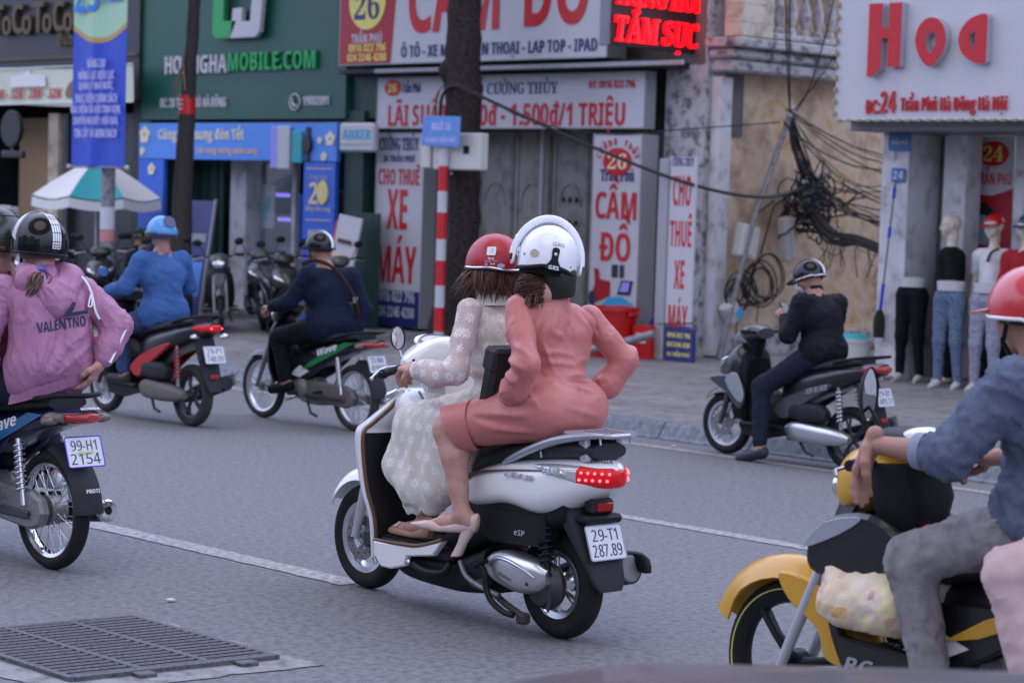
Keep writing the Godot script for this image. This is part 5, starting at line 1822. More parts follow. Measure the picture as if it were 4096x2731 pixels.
	for q in [["white paint bucket with a coloured lid by the white pillar", V(-14.95, WALK_Y, -20.0), 0.2, 0.42], ["small white bucket behind the larger one by the pillar", V(-14.72, WALK_Y, -20.35), 0.15, 0.46]]:
		var u := thing("bucket", q[0], "bucket", q[1], 0.0, "buckets by the white pillar")
		part("tub", mb().lathe([P2(0, 0), P2(q[2] * 0.85, 0), P2(q[2], q[3] * 0.9), P2(q[2] * 1.06, q[3] * 0.9), P2(q[2] * 1.06, q[3]), P2(q[2] * 0.95, q[3]), P2(0, q[3] - 0.02)], Transform3D(), 24), M.plastic_white, u)
		part("lid", mb().lathe([P2(0, q[3]), P2(q[2] * 0.9, q[3]), P2(q[2] * 0.7, q[3] + 0.05), P2(0, q[3] + 0.06)], Transform3D(), 20), M.teal if q[2] > 0.18 else M.picture_brown, u)
	var br := thing("broom", "broom with a blue handle hanging bristles down on the white pillar", "broom", V(-14.55, 0.5, -19.92))
	part("head", mb().tube(spline([V(0, -0.16, 0), V(0, 0.0, 0), V(0.0, 0.1, 0), V(0.01, 0.16, 0)], 4), spline([0.085, 0.095, 0.07, 0.02], 4), 14, 3, 0.45), M.bristle_green, br)
	part("stick", rod(V(0.01, 0.15, 0), V(0.14, 1.55, 0), 0.011, 8), M.grey_metal, br)
	for q in [[0.16, 0.44], [0.95, 1.07], [1.38, 1.5]]:
		part("sleeve", rod(V(0.01 + 0.093 * (q[0] - 0.15), q[0], 0), V(0.01 + 0.093 * (q[1] - 0.15), q[1], 0), 0.02, 10), M.plastic_blue, br)
	mannequins()

func rough(mb: MB, amp: float, freq: float, stretch := 1.0) -> void:
	var nm := mb.normals()
	for i in mb.v.size():
		var p := mb.v[i]
		mb.v[i] = p + nm[i] * amp * noise.get_noise_3d(p.x * freq, p.y * freq * stretch, p.z * freq)

func crown(t: Node3D, c: Vector3, r: float, count: int, sd: int) -> void:
	var rn := RandomNumberGenerator.new()
	rn.seed = sd
	var mb := mb()
	for i in count:
		var d := V(rn.randfn(), rn.randfn() * 0.7, rn.randfn()).normalized() * r * pow(rn.randf(), 0.45)
		var b := Basis.from_euler(V(rn.randf() * TAU, rn.randf() * TAU, rn.randf() * TAU))
		for k in 3:
			var o := c + d + V(rn.randf_range(-0.2, 0.2), rn.randf_range(-0.2, 0.2), rn.randf_range(-0.2, 0.2))
			var q := b * Basis(YY, k * 2.1)
			mb.quad(o + q * V(-0.05, 0, 0), o + q * V(0, 0.02, 0.09), o + q * V(0.05, 0, 0.18), o + q * V(0.04, -0.02, 0.02))
	part("crown", mb, M.leaf, t)

func mannequins() -> void:
	var legs := func(x: float, z: float, m: Material, foot: Material, label: String, turn: float) -> void:
		var o := thing("mannequin", label, "mannequin", V(x, WALK_Y, z), turn, "shop mannequins")
		var b := Blob.new([
			[V(-0.09, 0.93, 0), 0.10, V(-0.1, 0.5, 0.02), 0.068], [V(-0.1, 0.5, 0.02), 0.066, V(-0.12, 0.1, -0.02), 0.05],
			[V(0.09, 0.93, 0), 0.10, V(0.1, 0.5, 0.03), 0.068], [V(0.1, 0.5, 0.03), 0.066, V(0.12, 0.1, 0.0), 0.05],
			[V(-0.06, 0.98, 0), 0.1, V(0.06, 0.98, 0), 0.1]], 0.02, 60.0)
		var tm := b.mesh()
		rough(tm, 0.008, 9.0)
		part("trousers", tm, m, o)
		part("waist_block", mb().lathe([P2(0.13, 0), P2(0.135, 0.1), P2(0.0, 0.11)], Transform3D(Basis.from_scale(V(1.15, 1, 0.9)), V(0, 1.04, 0)), 24), M.mannequin_grey, o)
		for s in [-1.0, 1.0]:
			part("foot", mb().tube(spline([V(s * 0.12, 0.12, -0.02), V(s * 0.12, 0.06, 0.0), V(s * 0.125, 0.03, 0.08), V(s * 0.13, 0.015, 0.16)], 4), spline([0.04, 0.042, 0.036, 0.016], 4), 10), foot, o)
	legs.call(-14.18, -20.0, M.cloth_black, M.mannequin_grey, "headless mannequin legs in black trousers beside the white pillar", 0.2)
	legs.call(-13.44, -19.65, M.denim_light, M.mannequin_grey, "headless mannequin legs in ripped light blue jeans", 0.15)
	legs.call(-12.98, -19.65, M.denim_grey, M.mannequin_grey, "headless mannequin legs in pale grey jeans", 0.15)
	var full := func(x: float, z: float, top: Material, bottom: Material, label: String, turn: float, sleeves: bool) -> Node3D:
		var o := thing("mannequin", label, "mannequin", V(x, WALK_Y, z), turn, "shop mannequins")
		var body := [[V(0, 1.5, 0), 0.05, V(0, 1.62, 0.01), 0.05], [V(-0.1, 0.9, 0), 0.09, V(-0.11, 0.1, 0), 0.05], [V(0.1, 0.9, 0), 0.09, V(0.11, 0.1, 0), 0.05], [V(-0.08, 1.0, 0), 0.1, V(0.08, 1.0, 0), 0.1], [V(0, 1.05, 0), 0.12, V(0, 1.38, 0), 0.13], [V(-0.14, 1.43, 0), 0.06, V(0.14, 1.43, 0), 0.06]]
		for s in [-1.0, 1.0]:
			body.append([V(s * 0.2, 1.42, 0), 0.055, V(s * 0.24, 1.14, 0.0), 0.042])
			body.append([V(s * 0.24, 1.14, 0.0), 0.042, V(s * 0.26, 0.9, 0.05), 0.03])
			body.append([V(s * 0.26, 0.9, 0.05), 0.03, V(s * 0.26, 0.76, 0.06), 0.022])
			body.append([V(s * 0.11, 0.08, 0), 0.045, V(s * 0.12, 0.03, 0.15), 0.02])
		var bm := Blob.new(body, 0.02, 60.0).mesh()
		bm.add(head_mesh(), tf(V(0, 1.72, 0.02)))
		part("body", bm, M.mannequin, o)
		var tp := [[V(0, 1.0, 0), 0.15, V(0, 1.36, 0), 0.15], [V(-0.15, 1.42, 0), 0.075, V(0.15, 1.42, 0), 0.075], [V(-0.09, 1.0, 0), 0.11, V(0.09, 1.0, 0), 0.11]]
		for s in [-1.0, 1.0]:
			tp.append([V(s * 0.2, 1.41, 0), 0.08, V(s * 0.24, 1.14 if sleeves else 1.25, 0.0), 0.066])
			if sleeves:
				tp.append([V(s * 0.24, 1.14, 0.0), 0.062, V(s * 0.26, 0.88, 0.05), 0.048])
		var tm := Blob.new(tp, 0.02, 55.0).mesh()
		rough(tm, 0.012, 8.0)
		part("shirt", tm, top, o)
		var lm := Blob.new([[V(-0.1, 0.93, 0), 0.115, V(-0.11, 0.12, 0), 0.07], [V(0.1, 0.93, 0), 0.115, V(0.11, 0.12, 0), 0.07]], 0.02, 60.0).mesh()
		part("trousers", lm, bottom, o)
		return o
	full.call(-13.72, -20.05, M.cloth_black, M.cloth_black, "bald mannequin in a black long-sleeved jumper", -0.9, true)
	var w: Node3D = full.call(-13.22, -20.1, M.tee_white, M.trouser_navy, "mannequin in a white polo shirt and red cap", -0.15, false)
	cap(w, M.plastic_red)
	part("bag_strap", mb().tube(spline([V(0.16, 1.5, 0.1), V(0.1, 1.46, 0.15), V(0.06, 1.36, 0.165)], 4), 0.018, 6), M.strap_brown, w)
	w = full.call(-12.76, -20.0, M.cloth_red, M.trouser_navy, "mannequin in a red jumper and navy cap at the right", 0.1, true)
	cap(w, M.helmet_navy)

func cap(o: Node3D, m: Material) -> void:
	var rows := []
	for i in 7:
		var la := PI * 0.52 * i / 6.0
		var ring := PackedVector3Array()
		for j in 20:
			var lo := TAU * j / 20
			ring.append(V(sin(la) * cos(lo) * 0.1, 1.76 + cos(la) * 0.115, 0.005 + sin(la) * sin(lo) * 0.12))
		rows.append(ring)
	part("cap", mb().grid(rows, true), m, o)
	var pk := []
	for i in 5:
		var row := PackedVector3Array()
		for j in 9:
			var an := PI * (0.1 + 0.8 * j / 8.0)
			row.append(V(cos(an) * (0.1 + 0.01 * i), 1.757 - 0.006 * i * sin(an), 0.005 + sin(an) * (0.118 + 0.02 * i)))
		pk.append(row)
	part("cap_peak", sheet(pk, 0.006), m, o)

const ZAX := Basis(Vector3(1, 0, 0), Vector3(0, 0, 1), Vector3(0, -1, 0))   # lathe axis y -> z

func arc_ring(r: float, hw: float, n := 7) -> Array:
	var a := []
	for i in n:
		var t := PI * i / (n - 1)
		a.append(P2(r, -cos(t) * hw))
	return a

func wheel(parent: Node3D, c: Vector3, ro: float, rr: float, w: float, kind: String, rim_m: Material, tyre_m: Material, turn := 0.0) -> Node3D:
	var h := hub("wheel", parent, tf(c))
	var hw := w * 0.5
	var t := Transform3D(ZAX, O3)
	var prof := []
	for i in 17:
		var a := -PI * 0.62 + PI * 1.24 * i / 16.0
		prof.append(P2(ro - hw * 0.85 + cos(a) * hw * 0.85, sin(a) * hw))
	prof.push_front(P2(rr - 0.006, -hw * 0.62))
	prof.push_back(P2(rr - 0.006, hw * 0.62))
	part("tyre", mb().lathe(prof, t, 48), tyre_m, h)
	var rim := mb()
	rim.lathe([P2(rr - 0.02, -hw * 0.55), P2(rr + 0.004, -hw * 0.72), P2(rr + 0.008, -hw * 0.66), P2(rr - 0.012, -hw * 0.3), P2(rr - 0.016, 0), P2(rr - 0.012, hw * 0.3), P2(rr + 0.008, hw * 0.66), P2(rr + 0.004, hw * 0.72), P2(rr - 0.02, hw * 0.55), P2(rr - 0.026, 0.0), P2(rr - 0.02, -hw * 0.55)], t, 48)
	part("rim", rim, rim_m, h)
	var hb := mb()
	hb.lathe([P2(0, -0.055), P2(0.022, -0.055), P2(0.03, -0.03), P2(0.045, -0.028), P2(0.045, 0.028), P2(0.03, 0.03), P2(0.022, 0.055), P2(0, 0.055)], t, 20)
	part("hub", hb, rim_m if kind != "spoke" else M.alloy_dull, h)
	var sp := mb()
	if kind == "spoke":
		for i in 36:
			var a := TAU * i / 36.0 + turn
			var sd := 1.0 if i % 2 else -1.0
			var lead := 0.5 if (i / 2) % 2 else -0.5
			sp.tube([V(cos(a + lead) * 0.045, sin(a + lead) * 0.045, sd * 0.025), V(cos(a) * (rr - 0.015), sin(a) * (rr - 0.015), 0)], 0.0022, 4, 0)
		part("spokes", sp, M.chrome, h)
	else:
		var n := 5 if kind == "five" else 3
		for i in n:
			for f in ([-0.13, 0.13] if n == 5 else [0.0]):
				var a: float = TAU * i / n + turn
				var e: float = a + f
				sp.tube([V(cos(a) * 0.035, sin(a) * 0.035, 0.0), V(cos(a + f * 0.7) * rr * 0.5, sin(a + f * 0.7) * rr * 0.5, 0.01), V(cos(e) * (rr - 0.016), sin(e) * (rr - 0.016), 0.0)], [0.016, 0.011, 0.013] if n == 5 else [0.03, 0.024, 0.028], 8, 0, 0.8 if n == 5 else 0.6)
		part("spokes", sp, rim_m, h)
	return h

func disc_brake(parent: Node3D, c: Vector3, r: float) -> void:
	var d := mb().lathe([P2(r * 0.55, -0.002), P2(r, -0.002), P2(r, 0.002), P2(r * 0.55, 0.002), P2(r * 0.55, -0.002)], Transform3D(ZAX, O3), 32)
	var o := part("brake_disc", d, M.alloy_dull, parent, tf(c))
	var hs := mb()
	for i in 18:
		var a := TAU * i / 18.0
		var q := r * (0.72 if i % 2 else 0.86)
		hs.prism(ellipse(0.004, 0.004, 8), 0.006, 0.0, tf(V(cos(a) * q, sin(a) * q, 0)))
	part("drill_holes", hs, M.plastic_black, o)

func plate(parent: Node3D, top: Vector3, tilt: float, l1: String, l2: String, rim: Material) -> Node3D:
	var b := Basis(V(0, 0, -1), YY, V(1, 0, 0)) * Basis(XX, -tilt)
	var h := hub("number_plate", parent, Transform3D(b, top))
	var rect := []
	for q in [[0.085, -0.01], [0.085, -0.13], [-0.085, -0.13], [-0.085, -0.01]]:
		var cx: float = q[0]
		var cy: float = q[1]
		for k in 5:
			var a0: float = {0.085: 0.0, -0.085: PI / 2}[cx] if cy > -0.05 else {0.085: -PI / 2, -0.085: PI}[cx]
			var a := a0 + (PI / 2) * k / 4.0
			rect.append(P2(cx + cos(a) * 0.01, cy + sin(a) * 0.01))
	rect.reverse()
	var pts := []
	for cn in [[0.085, -0.01, 0.0], [-0.085, -0.01, PI / 2], [-0.085, -0.13, PI], [0.085, -0.13, PI * 1.5]]:
		for k in 5:
			var a: float = cn[2] + (PI / 2) * k / 4.0
			pts.append(P2(cn[0] + cos(a) * 0.01, cn[1] + sin(a) * 0.01))
	part("sheet", mb().prism(pts, 0.002), M.plate_white, h)
	var loop := []
	for p in pts:
		loop.append(V(p.x, p.y, 0.001))
	loop.append(loop[0])
	part("rim", mb().tube(loop, 0.0032, 6, 0), rim, h)
	letters(l1, 0.135, 0.047, M.plate_black, h, V(0, -0.04, 0.0015), {"bold": false, "depth": 0.002, "name": "upper_line"})
	letters(l2, 0.155, 0.05, M.plate_black, h, V(0, -0.102, 0.0015), {"bold": false, "depth": 0.002, "name": "lower_line"})
	return h

func mirror(parent: Node3D, foot: Vector3, c: Vector3, rx: float, ry: float, facing: Vector3, stem_m: Material, back_m: Material) -> void:
	var h := hub("mirror", parent)
	part("stem", mb().tube(spline([foot, foot.lerp(c, 0.5) + V(-0.02, 0.02, 0), c + V(-0.015, -ry * 0.3, 0)], 5), 0.006, 8), stem_m, h)
	var z := facing.normalized()
	var x := YY.cross(z).normalized()
	var b := Basis(x, z.cross(x), z)
	part("housing", mb().lathe([P2(0, -0.028), P2(0.6, -0.022), P2(0.95, -0.006), P2(1.03, 0.004), P2(0.97, 0.006), P2(0.96, 0.0)], Transform3D(b * ZAX * Basis.from_scale(V(rx, 1, ry)), c), 24), back_m, h)
	part("glass", mb().lathe([P2(0.97, 0.0015), P2(0.5, 0.0025), P2(0, 0.003)], Transform3D(b * ZAX * Basis.from_scale(V(rx, 1, ry)), c), 24), M.mirror_glass, h)

func hero_scooter() -> void:
	var o := thing("scooter", "white scooter carrying two women in the middle of the road", "scooter", V(-6.78, 0, -6.375), -0.0691)
	var fw := wheel(o, V(-0.66, 0.235, 0), 0.235, 0.158, 0.09, "five", M.alloy, M.rubber, 0.3)
	disc_brake(fw, V(0, 0, 0.048), 0.105)
	wheel(o, V(0.645, 0.222, 0), 0.222, 0.135, 0.1, "five", M.alloy, M.rubber, 0.7)
	for s in [1.0, -1.0]:
		part("fork_leg", mb().tube([V(-0.665, 0.235, s * 0.075), V(-0.6, 0.46, s * 0.075), V(-0.56, 0.62, s * 0.07)], [0.02, 0.024, 0.022], 12), M.alloy_paint, o)
		part("axle_nut", mb().lathe([P2(0, 0), P2(0.014, 0), P2(0.014, 0.012), P2(0, 0.012)], Transform3D(ZAX.scaled(V(1, 1, s)), V(-0.665, 0.235, s * 0.096)), 6), M.chrome, o)
	part("brake_caliper", mb().box(V(-0.575, 0.245, 0.06), V(0.06, 0.085, 0.05), 0.014), M.alloy_dark, o)
	var rows := []
	for i in 17:
		var a := lerpf(0.42, 2.65, i / 16.0)   # from behind the wheel over the top to the nose
		var r := 0.285 + 0.02 * sin(a)
		var hw := 0.062 * smoothstep(0.0, 0.25, (2.8 - a)) + 0.005
		var row := PackedVector3Array()
		for j in 11:
			var u := -1.0 + 2.0 * j / 10.0
			var rr := r - 0.055 * pow(absf(u), 2.4)
			row.append(V(-0.66 + cos(a) * rr, 0.235 + sin(a) * rr * 1.02, u * hw))
		rows.append(row)
	part("front_mudguard", sheet(rows, 0.005), M.paint_white, o)
	var edge := spline([V(-0.31, 0.93, 0.09), V(-0.36, 0.855, 0.125), V(-0.425, 0.775, 0.18), V(-0.445, 0.735, 0.21), V(-0.44, 0.64, 0.213), V(-0.422, 0.49, 0.2), V(-0.398, 0.37, 0.175), V(-0.4, 0.26, 0.16), V(-0.405, 0.19, 0.15)], 4)
	var outer := []
	var inner := []
	var nE := edge.size()
	for i in nE:
		var e: Vector3 = edge[i]
		var t := float(i) / (nE - 1)
		var bulge := 0.06 + 0.13 * sin(PI * clampf(t * 1.15, 0, 1))
		var ro := PackedVector3Array()
		var ri := PackedVector3Array()
		for j in 15:
			var u := 1.0 - 2.0 * j / 14.0
			ro.append(V(e.x - bulge * pow(1.0 - u * u, 0.6), e.y, u * (e.z + 0.006)))
			ri.append(V(e.x + 0.012 + lerpf(0.04, 0.02, t) * (1.0 - pow(absf(u), 3.0)), e.y, u * (e.z - 0.004)))
		outer.append(ro)
		inner.append(ri)
	part("leg_shield", sheet(outer, 0.006), M.paint_white, o)
	var cut := nE * 3 / 8
	part("inner_panel_upper", sheet(inner.slice(0, cut + 1), 0.006), M.paint_white, o)
	part("inner_panel_lower", sheet(inner.slice(cut, nE), 0.006), M.plastic_black, o)
	for s in [1.0, -1.0]:
		var tr := []
		for i in range(2, nE):
			tr.append(V(edge[i].x + 0.006, edge[i].y, s * edge[i].z))
		part("shield_trim", mb().tube(tr, 0.0105, 8), M.paint_brown, o)
		var lip := []
		for i in nE:
			lip.append(V(edge[i].x - 0.012, edge[i].y, s * (edge[i].z + 0.004)))
		part("shield_lip", mb().tube(lip, 0.013, 8), M.paint_white, o)
		part("front_indicator", mb().tube(spline([V(-0.40, 0.885, s * 0.125), V(-0.37, 0.9, s * 0.128), V(-0.33, 0.925, s * 0.115)], 4), spline([0.008, 0.016, 0.01], 4), 10), M.reflector_chrome, o)
	part("brand_badge", mb().ball(V(-0.70, 0.49, 0.057), V(0.014, 0.005, 0.004), 8), M.neon_pink, o)
	part("glove_lid", mb().box(V(-0.35, 0.62, 0.06), V(0.03, 0.13, 0.2), 0.012), M.plastic_black, o)
	part("floorboard", mb().box(V(-0.12, 0.265, 0), V(0.5, 0.05, 0.33), 0.012), M.plastic_black, o)
	part("floor_mat", mb().box(V(-0.13, 0.294, 0), V(0.44, 0.01, 0.3), 0.004), M.rubber, o)
	for s in [1.0, -1.0]:
		var poly := [P2(-0.375, 0.27), P2(-0.325, 0.272), P2(-0.1, 0.282), P2(0.06, 0.318), P2(0.1, 0.332), P2(0.04, 0.262), P2(-0.1, 0.24), P2(-0.14, 0.236), P2(-0.155, 0.19), P2(-0.25, 0.165), P2(-0.32, 0.165), P2(-0.37, 0.21)]
		part("floor_side_panel", mb().prism(poly, 0.035, 0.007), M.paint_white, o, tf(V(0, 0, s * 0.176)))
		part("floor_trim", mb().tube(spline([V(-0.38, 0.272, s * 0.18), V(-0.2, 0.281, s * 0.188), V(-0.05, 0.294, s * 0.188), V(0.09, 0.337, s * 0.18)], 5), 0.0095, 8), M.paint_brown, o)
		part("pillion_step", mb().tube(spline([V(-0.12, 0.205, s * 0.17), V(0.0, 0.19, s * 0.19), V(0.1, 0.2, s * 0.18), V(0.12, 0.24, s * 0.16)], 4), 0.016, 8), M.plastic_black, o)
		part("step_bolt", mb().ball(V(-0.125, 0.212, s * 0.19), V(0.012, 0.012, 0.008), 10), M.chrome, o)
	part("belly_pan", loft_x([[-0.36, 0.15, 0.26, 0.1, 4], [-0.2, 0.12, 0.25, 0.14, 4], [0.1, 0.11, 0.26, 0.14, 4], [0.3, 0.13, 0.34, 0.13, 4]], 4, 20), M.plastic_black, o)
	part("seat_base_cover", loft_x([[0.02, 0.27, 0.36, 0.12, 3], [0.12, 0.27, 0.52, 0.135, 3], [0.2, 0.3, 0.62, 0.14, 3.5], [0.36, 0.36, 0.64, 0.145, 3.5], [0.6, 0.42, 0.6, 0.15, 3.5], [0.78, 0.48, 0.6, 0.13, 3.5]], 4, 20), M.plastic_black, o)
	var body := [[0.16, 0.52, 0.6, 0.12, 3.2], [0.24, 0.485, 0.655, 0.168, 3.2], [0.45, 0.52, 0.715, 0.188, 3.2], [0.64, 0.5, 0.742, 0.194, 3.0], [0.75, 0.53, 0.752, 0.178, 2.8], [0.84, 0.585, 0.756, 0.132, 2.6], [0.915, 0.63, 0.75, 0.078, 2.4], [0.965, 0.665, 0.728, 0.03, 2.2]]
	part("rear_body", loft_x(body, 5, 40), M.paint_white, o)
	for s in [1.0, -1.0]:
		var st := spline([V(0.2, 0.60, s * 0.148), V(0.25, 0.63, s * 0.168), V(0.33, 0.652, s * 0.18), V(0.45, 0.672, s * 0.186), V(0.6, 0.69, s * 0.186), V(0.74, 0.702, s * 0.178)], 5)
		part("side_stripe", mb().tube(st, spline([0.014, 0.013, 0.011, 0.008, 0.006, 0.003], 5), 8, 3, 0.55), M.paint_brown, o)
		letters("LEAD", 0.17, 0.021, M.chrome, o, V(0.585 if s > 0 else 0.585, 0.665, s * 0.197), {"skew": 0.5, "depth": 0.006, "name": "side_badge", "turn": Basis() if s > 0 else Basis(YY, PI)})
	letters("HONDA", 0.1, 0.015, M.plate_black, o, V(0.905, 0.752, 0.05), {"serif": true, "depth": 0.002, "name": "tail_lettering", "turn": Basis(YY, 0.72) * Basis(XX, -0.5)})
	part("seat", loft_x([[0.17, 0.6, 0.65, 0.1, 2.6], [0.24, 0.625, 0.715, 0.125, 2.6], [0.4, 0.68, 0.775, 0.135, 2.8], [0.6, 0.715, 0.81, 0.145, 2.8], [0.78, 0.745, 0.83, 0.13, 2.6], [0.9, 0.755, 0.82, 0.09, 2.4]], 5, 28), M.seat_vinyl, o)
	var rk := hub("carrier", o)
	for s in [1.0, -1.0]:
		var p := spline([V(0.44, 0.7, s * 0.152), V(0.5, 0.725, s * 0.16), V(0.62, 0.775, s * 0.165), V(0.76, 0.825, s * 0.15), V(0.88, 0.85, s * 0.11), V(0.955, 0.856, s * 0.075)], 5)
		part("side_rail", mb().tube(p, spline([0.012, 0.022, 0.026, 0.028, 0.024, 0.016], 5), 12, 3, 0.62), M.paint_silver, rk)
		part("strut", mb().box(V(0.85, 0.795, s * 0.085), V(0.05, 0.1, 0.03), 0.008, Basis(ZZ, 0.15)), M.paint_silver, rk)
		for x in [0.66, 0.93]:
			part("hook_peg", rod(V(x, 0.845 if x > 0.9 else 0.77, s * (0.08 if x > 0.9 else 0.15)), V(x + 0.005, 0.82 if x > 0.9 else 0.745, s * (0.082 if x > 0.9 else 0.15)), 0.005, 6), M.paint_silver, rk)
	part("top_plate", mb().prism([P2(0.76, -0.12), P2(0.86, -0.11), P2(0.94, -0.085), P2(0.965, -0.05), P2(0.965, 0.05), P2(0.94, 0.085), P2(0.86, 0.11), P2(0.76, 0.12)], 0.018, 0.006, Transform3D(Basis(XX, -PI / 2) * Basis(), V(0, 0.853, 0))), M.paint_silver, rk)
	for z in [-0.06, 0.0, 0.06]:
		part("slot", mb().box(V(0.87, 0.8635, z * 0.8), V(0.12, 0.003, 0.014), 0.001), M.plastic_grey, rk)
	var lamp := [[0.66, 0.71, 0.723, 0.187, 3.2], [0.75, 0.675, 0.733, 0.184, 3.4], [0.84, 0.645, 0.738, 0.138, 3.4], [0.91, 0.64, 0.736, 0.088, 3.2], [0.955, 0.652, 0.729, 0.048, 2.8], [0.975, 0.672, 0.713, 0.018, 2.4]]
	var tl := hub("tail_light", o)
	part("indicator_lens", loft_x([lamp[0], lamp[1], lamp[2], [0.85, 0.643, 0.738, 0.132, 3.4]], 5, 32), M.indicator_clear, tl)
	part("red_lens", loft_x([[0.85, 0.643, 0.738, 0.1325, 3.4], lamp[3], lamp[4], lamp[5]], 5, 32), M.tail_lit, tl)
	for s in [1.0, -1.0]:
		part("indicator_bulb", mb().ball(V(0.8, 0.695, s * 0.16), V(0.018, 0.016, 0.01), 12), M.reflector_chrome, tl)
		for i in 6:
			part("facet", mb().box(V(0.72 + i * 0.018, 0.705 - 0.004 * (i % 2), s * (0.19 - i * 0.0055)), V(0.012, 0.03, 0.006), 0.002, Basis(ZZ, 0.5)), M.reflector_chrome, tl)
	var led := mb().ball(O3, V(0.0062, 0.0062, 0.0062), 8).commit()
	for k in 2:
		for i in 5:
			for s in [1.0, -1.0]:
				var x := 0.868 + i * 0.022 - 0.006 * k
				var z := (0.138 - 0.714 * (x - 0.84) if x < 0.91 else 0.088 - 0.89 * (x - 0.91)) + 0.003
				part("lamp_dot", led, M.tail_led, tl, tf(V(x + 0.002, 0.706 - k * 0.028, s * z)))
	var g := []
	for q in [[0.72, 0.56, 0.11, 0.05], [0.78, 0.5, 0.115, 0.05], [0.83, 0.42, 0.11, 0.03], [0.885, 0.34, 0.1, 0.02], [0.92, 0.27, 0.085, 0.014], [0.935, 0.235, 0.06, 0.008]]:
		g.append(sring(V(q[0], q[1], 0), V(0, 0, q[2]), V(q[3], q[3] * 0.4, 0), 20, 3.0))
	part("rear_mudguard", mb().grid(g, true, 3), M.plastic_dark, o)
	part("plate_light", mb().box(V(0.85, 0.515, 0), V(0.08, 0.035, 0.2), 0.012), M.plastic_black, o)
	part("reflector", mb().box(V(0.885, 0.565, 0), V(0.016, 0.035, 0.085), 0.004), M.reflector_red, o)
	part("reflector_holder", mb().box(V(0.85, 0.565, 0), V(0.06, 0.06, 0.12), 0.012), M.plastic_dark, o)
	plate(o, V(0.872, 0.492, 0), 0.36, "29-T1", "287.89", M.board_frame)
	part("transmission_cover", loft_x([[0.325, 0.25, 0.285, 0.02, 2.6], [0.38, 0.215, 0.325, 0.045, 2.8], [0.46, 0.195, 0.345, 0.055, 3.0], [0.56, 0.182, 0.338, 0.058, 3.0], [0.66, 0.2, 0.325, 0.05, 2.8], [0.715, 0.24, 0.3, 0.03, 2.6]], 5, 28, 0.125), M.alloy, o)
	part("cover_ridge", mb().tube(spline([V(0.36, 0.275, 0.168), V(0.46, 0.315, 0.182), V(0.58, 0.3, 0.184), V(0.67, 0.265, 0.174)], 5), spline([0.003, 0.008, 0.008, 0.003], 5), 8), M.alloy, o)
	part("cover_bolt", mb().ball(V(0.63, 0.235, 0.178), V(0.009, 0.009, 0.006), 10), M.alloy_dark, o)
	letters("HONDA", 0.085, 0.014, M.alloy_dull, o, V(0.5, 0.245, 0.184), {"depth": 0.003, "name": "cover_lettering", "turn": Basis(ZZ, -0.2)})
	part("crankcase", mb().box(V(0.42, 0.24, 0.0), V(0.3, 0.16, 0.18), 0.04), M.alloy_dark, o)
	part("final_drive", mb().lathe([P2(0, -0.03), P2(0.09, -0.03), P2(0.1, 0), P2(0.075, 0.04), P2(0.03, 0.05), P2(0, 0.05)], Transform3D(ZAX, V(0.645, 0.222, 0.085)), 24), M.alloy_dark, o)
	part("brake_arm", mb().tube([V(0.7, 0.26, 0.12), V(0.715, 0.17, 0.125), V(0.7, 0.13, 0.125)], 0.009, 8), M.iron_dirty, o)
	part("brake_nut", mb().ball(V(0.7, 0.13, 0.135), V(0.012, 0.012, 0.008), 8), M.chrome, o)
	part("air_box", mb().prism([P2(0.3, 0.39), P2(0.36, 0.365), P2(0.68, 0.385), P2(0.7, 0.42), P2(0.69, 0.52), P2(0.3, 0.5)], 0.1, 0.015, tf(V(0, 0, 0.11))), M.plastic_black, o)
	letters("eSP", 0.065, 0.024, M.chrome, o, V(0.56, 0.43, 0.163), {"depth": 0.003, "skew": 0.15, "name": "engine_badge"})
	part("engine_mount", mb().tube(spline([V(0.18, 0.2, 0.1), V(0.26, 0.17, 0.13), V(0.34, 0.2, 0.12)], 4), 0.022, 8), M.iron_dirty, o)
	part("linkage", mb().tube(spline([V(0.15, 0.25, 0.13), V(0.22, 0.2, 0.15), V(0.32, 0.17, 0.15), V(0.42, 0.15, 0.14)], 4), 0.012, 8), M.alloy_dull, o)
	part("kick_lever", mb().tube(spline([V(0.37, 0.275, 0.2), V(0.395, 0.24, 0.2), V(0.405, 0.19, 0.2), V(0.44, 0.14, 0.2), V(0.51, 0.105, 0.195), V(0.57, 0.1, 0.19)], 4), 0.013, 8), M.plastic_black, o)
	part("kick_pedal", mb().box(V(0.365, 0.28, 0.2), V(0.075, 0.018, 0.04), 0.006, Basis(ZZ, 0.5)), M.plastic_black, o)
	part("centre_stand_foot", mb().box(V(0.585, 0.085, 0.15), V(0.05, 0.045, 0.05), 0.01), M.iron_dirty, o)
	part("centre_stand", mb().tube([V(0.3, 0.16, 0.1), V(0.45, 0.12, 0.13), V(0.58, 0.095, 0.15)], 0.014, 8), M.iron_dirty, o)
	for s in [1.0, -1.0]:
		var sk := hub("shock_absorber", o)
		part("damper", mb().tube([V(0.705, 0.27, s * 0.13), V(0.68, 0.4, s * 0.13), V(0.665, 0.55, s * 0.12)], [0.017, 0.015, 0.012], 10), M.plastic_black, sk)
		part("spring", coil(V(0.695, 0.32, s * 0.13), V(0.668, 0.52, s * 0.12), 0.027, 0.005, 8), M.plastic_black, sk)
	part("silencer", mb().tube(spline([V(0.3, 0.18, -0.12), V(0.45, 0.2, -0.16), V(0.62, 0.25, -0.175), V(0.86, 0.3, -0.175)], 5), spline([0.03, 0.055, 0.07, 0.062], 5), 20), M.plastic_dark, o)
	part("silencer_guard", mb().tube(spline([V(0.5, 0.26, -0.235), V(0.7, 0.31, -0.235), V(0.88, 0.33, -0.215), V(0.9, 0.29, -0.215)], 4), 0.022, 8, 3, 1.6), M.plastic_black, o)
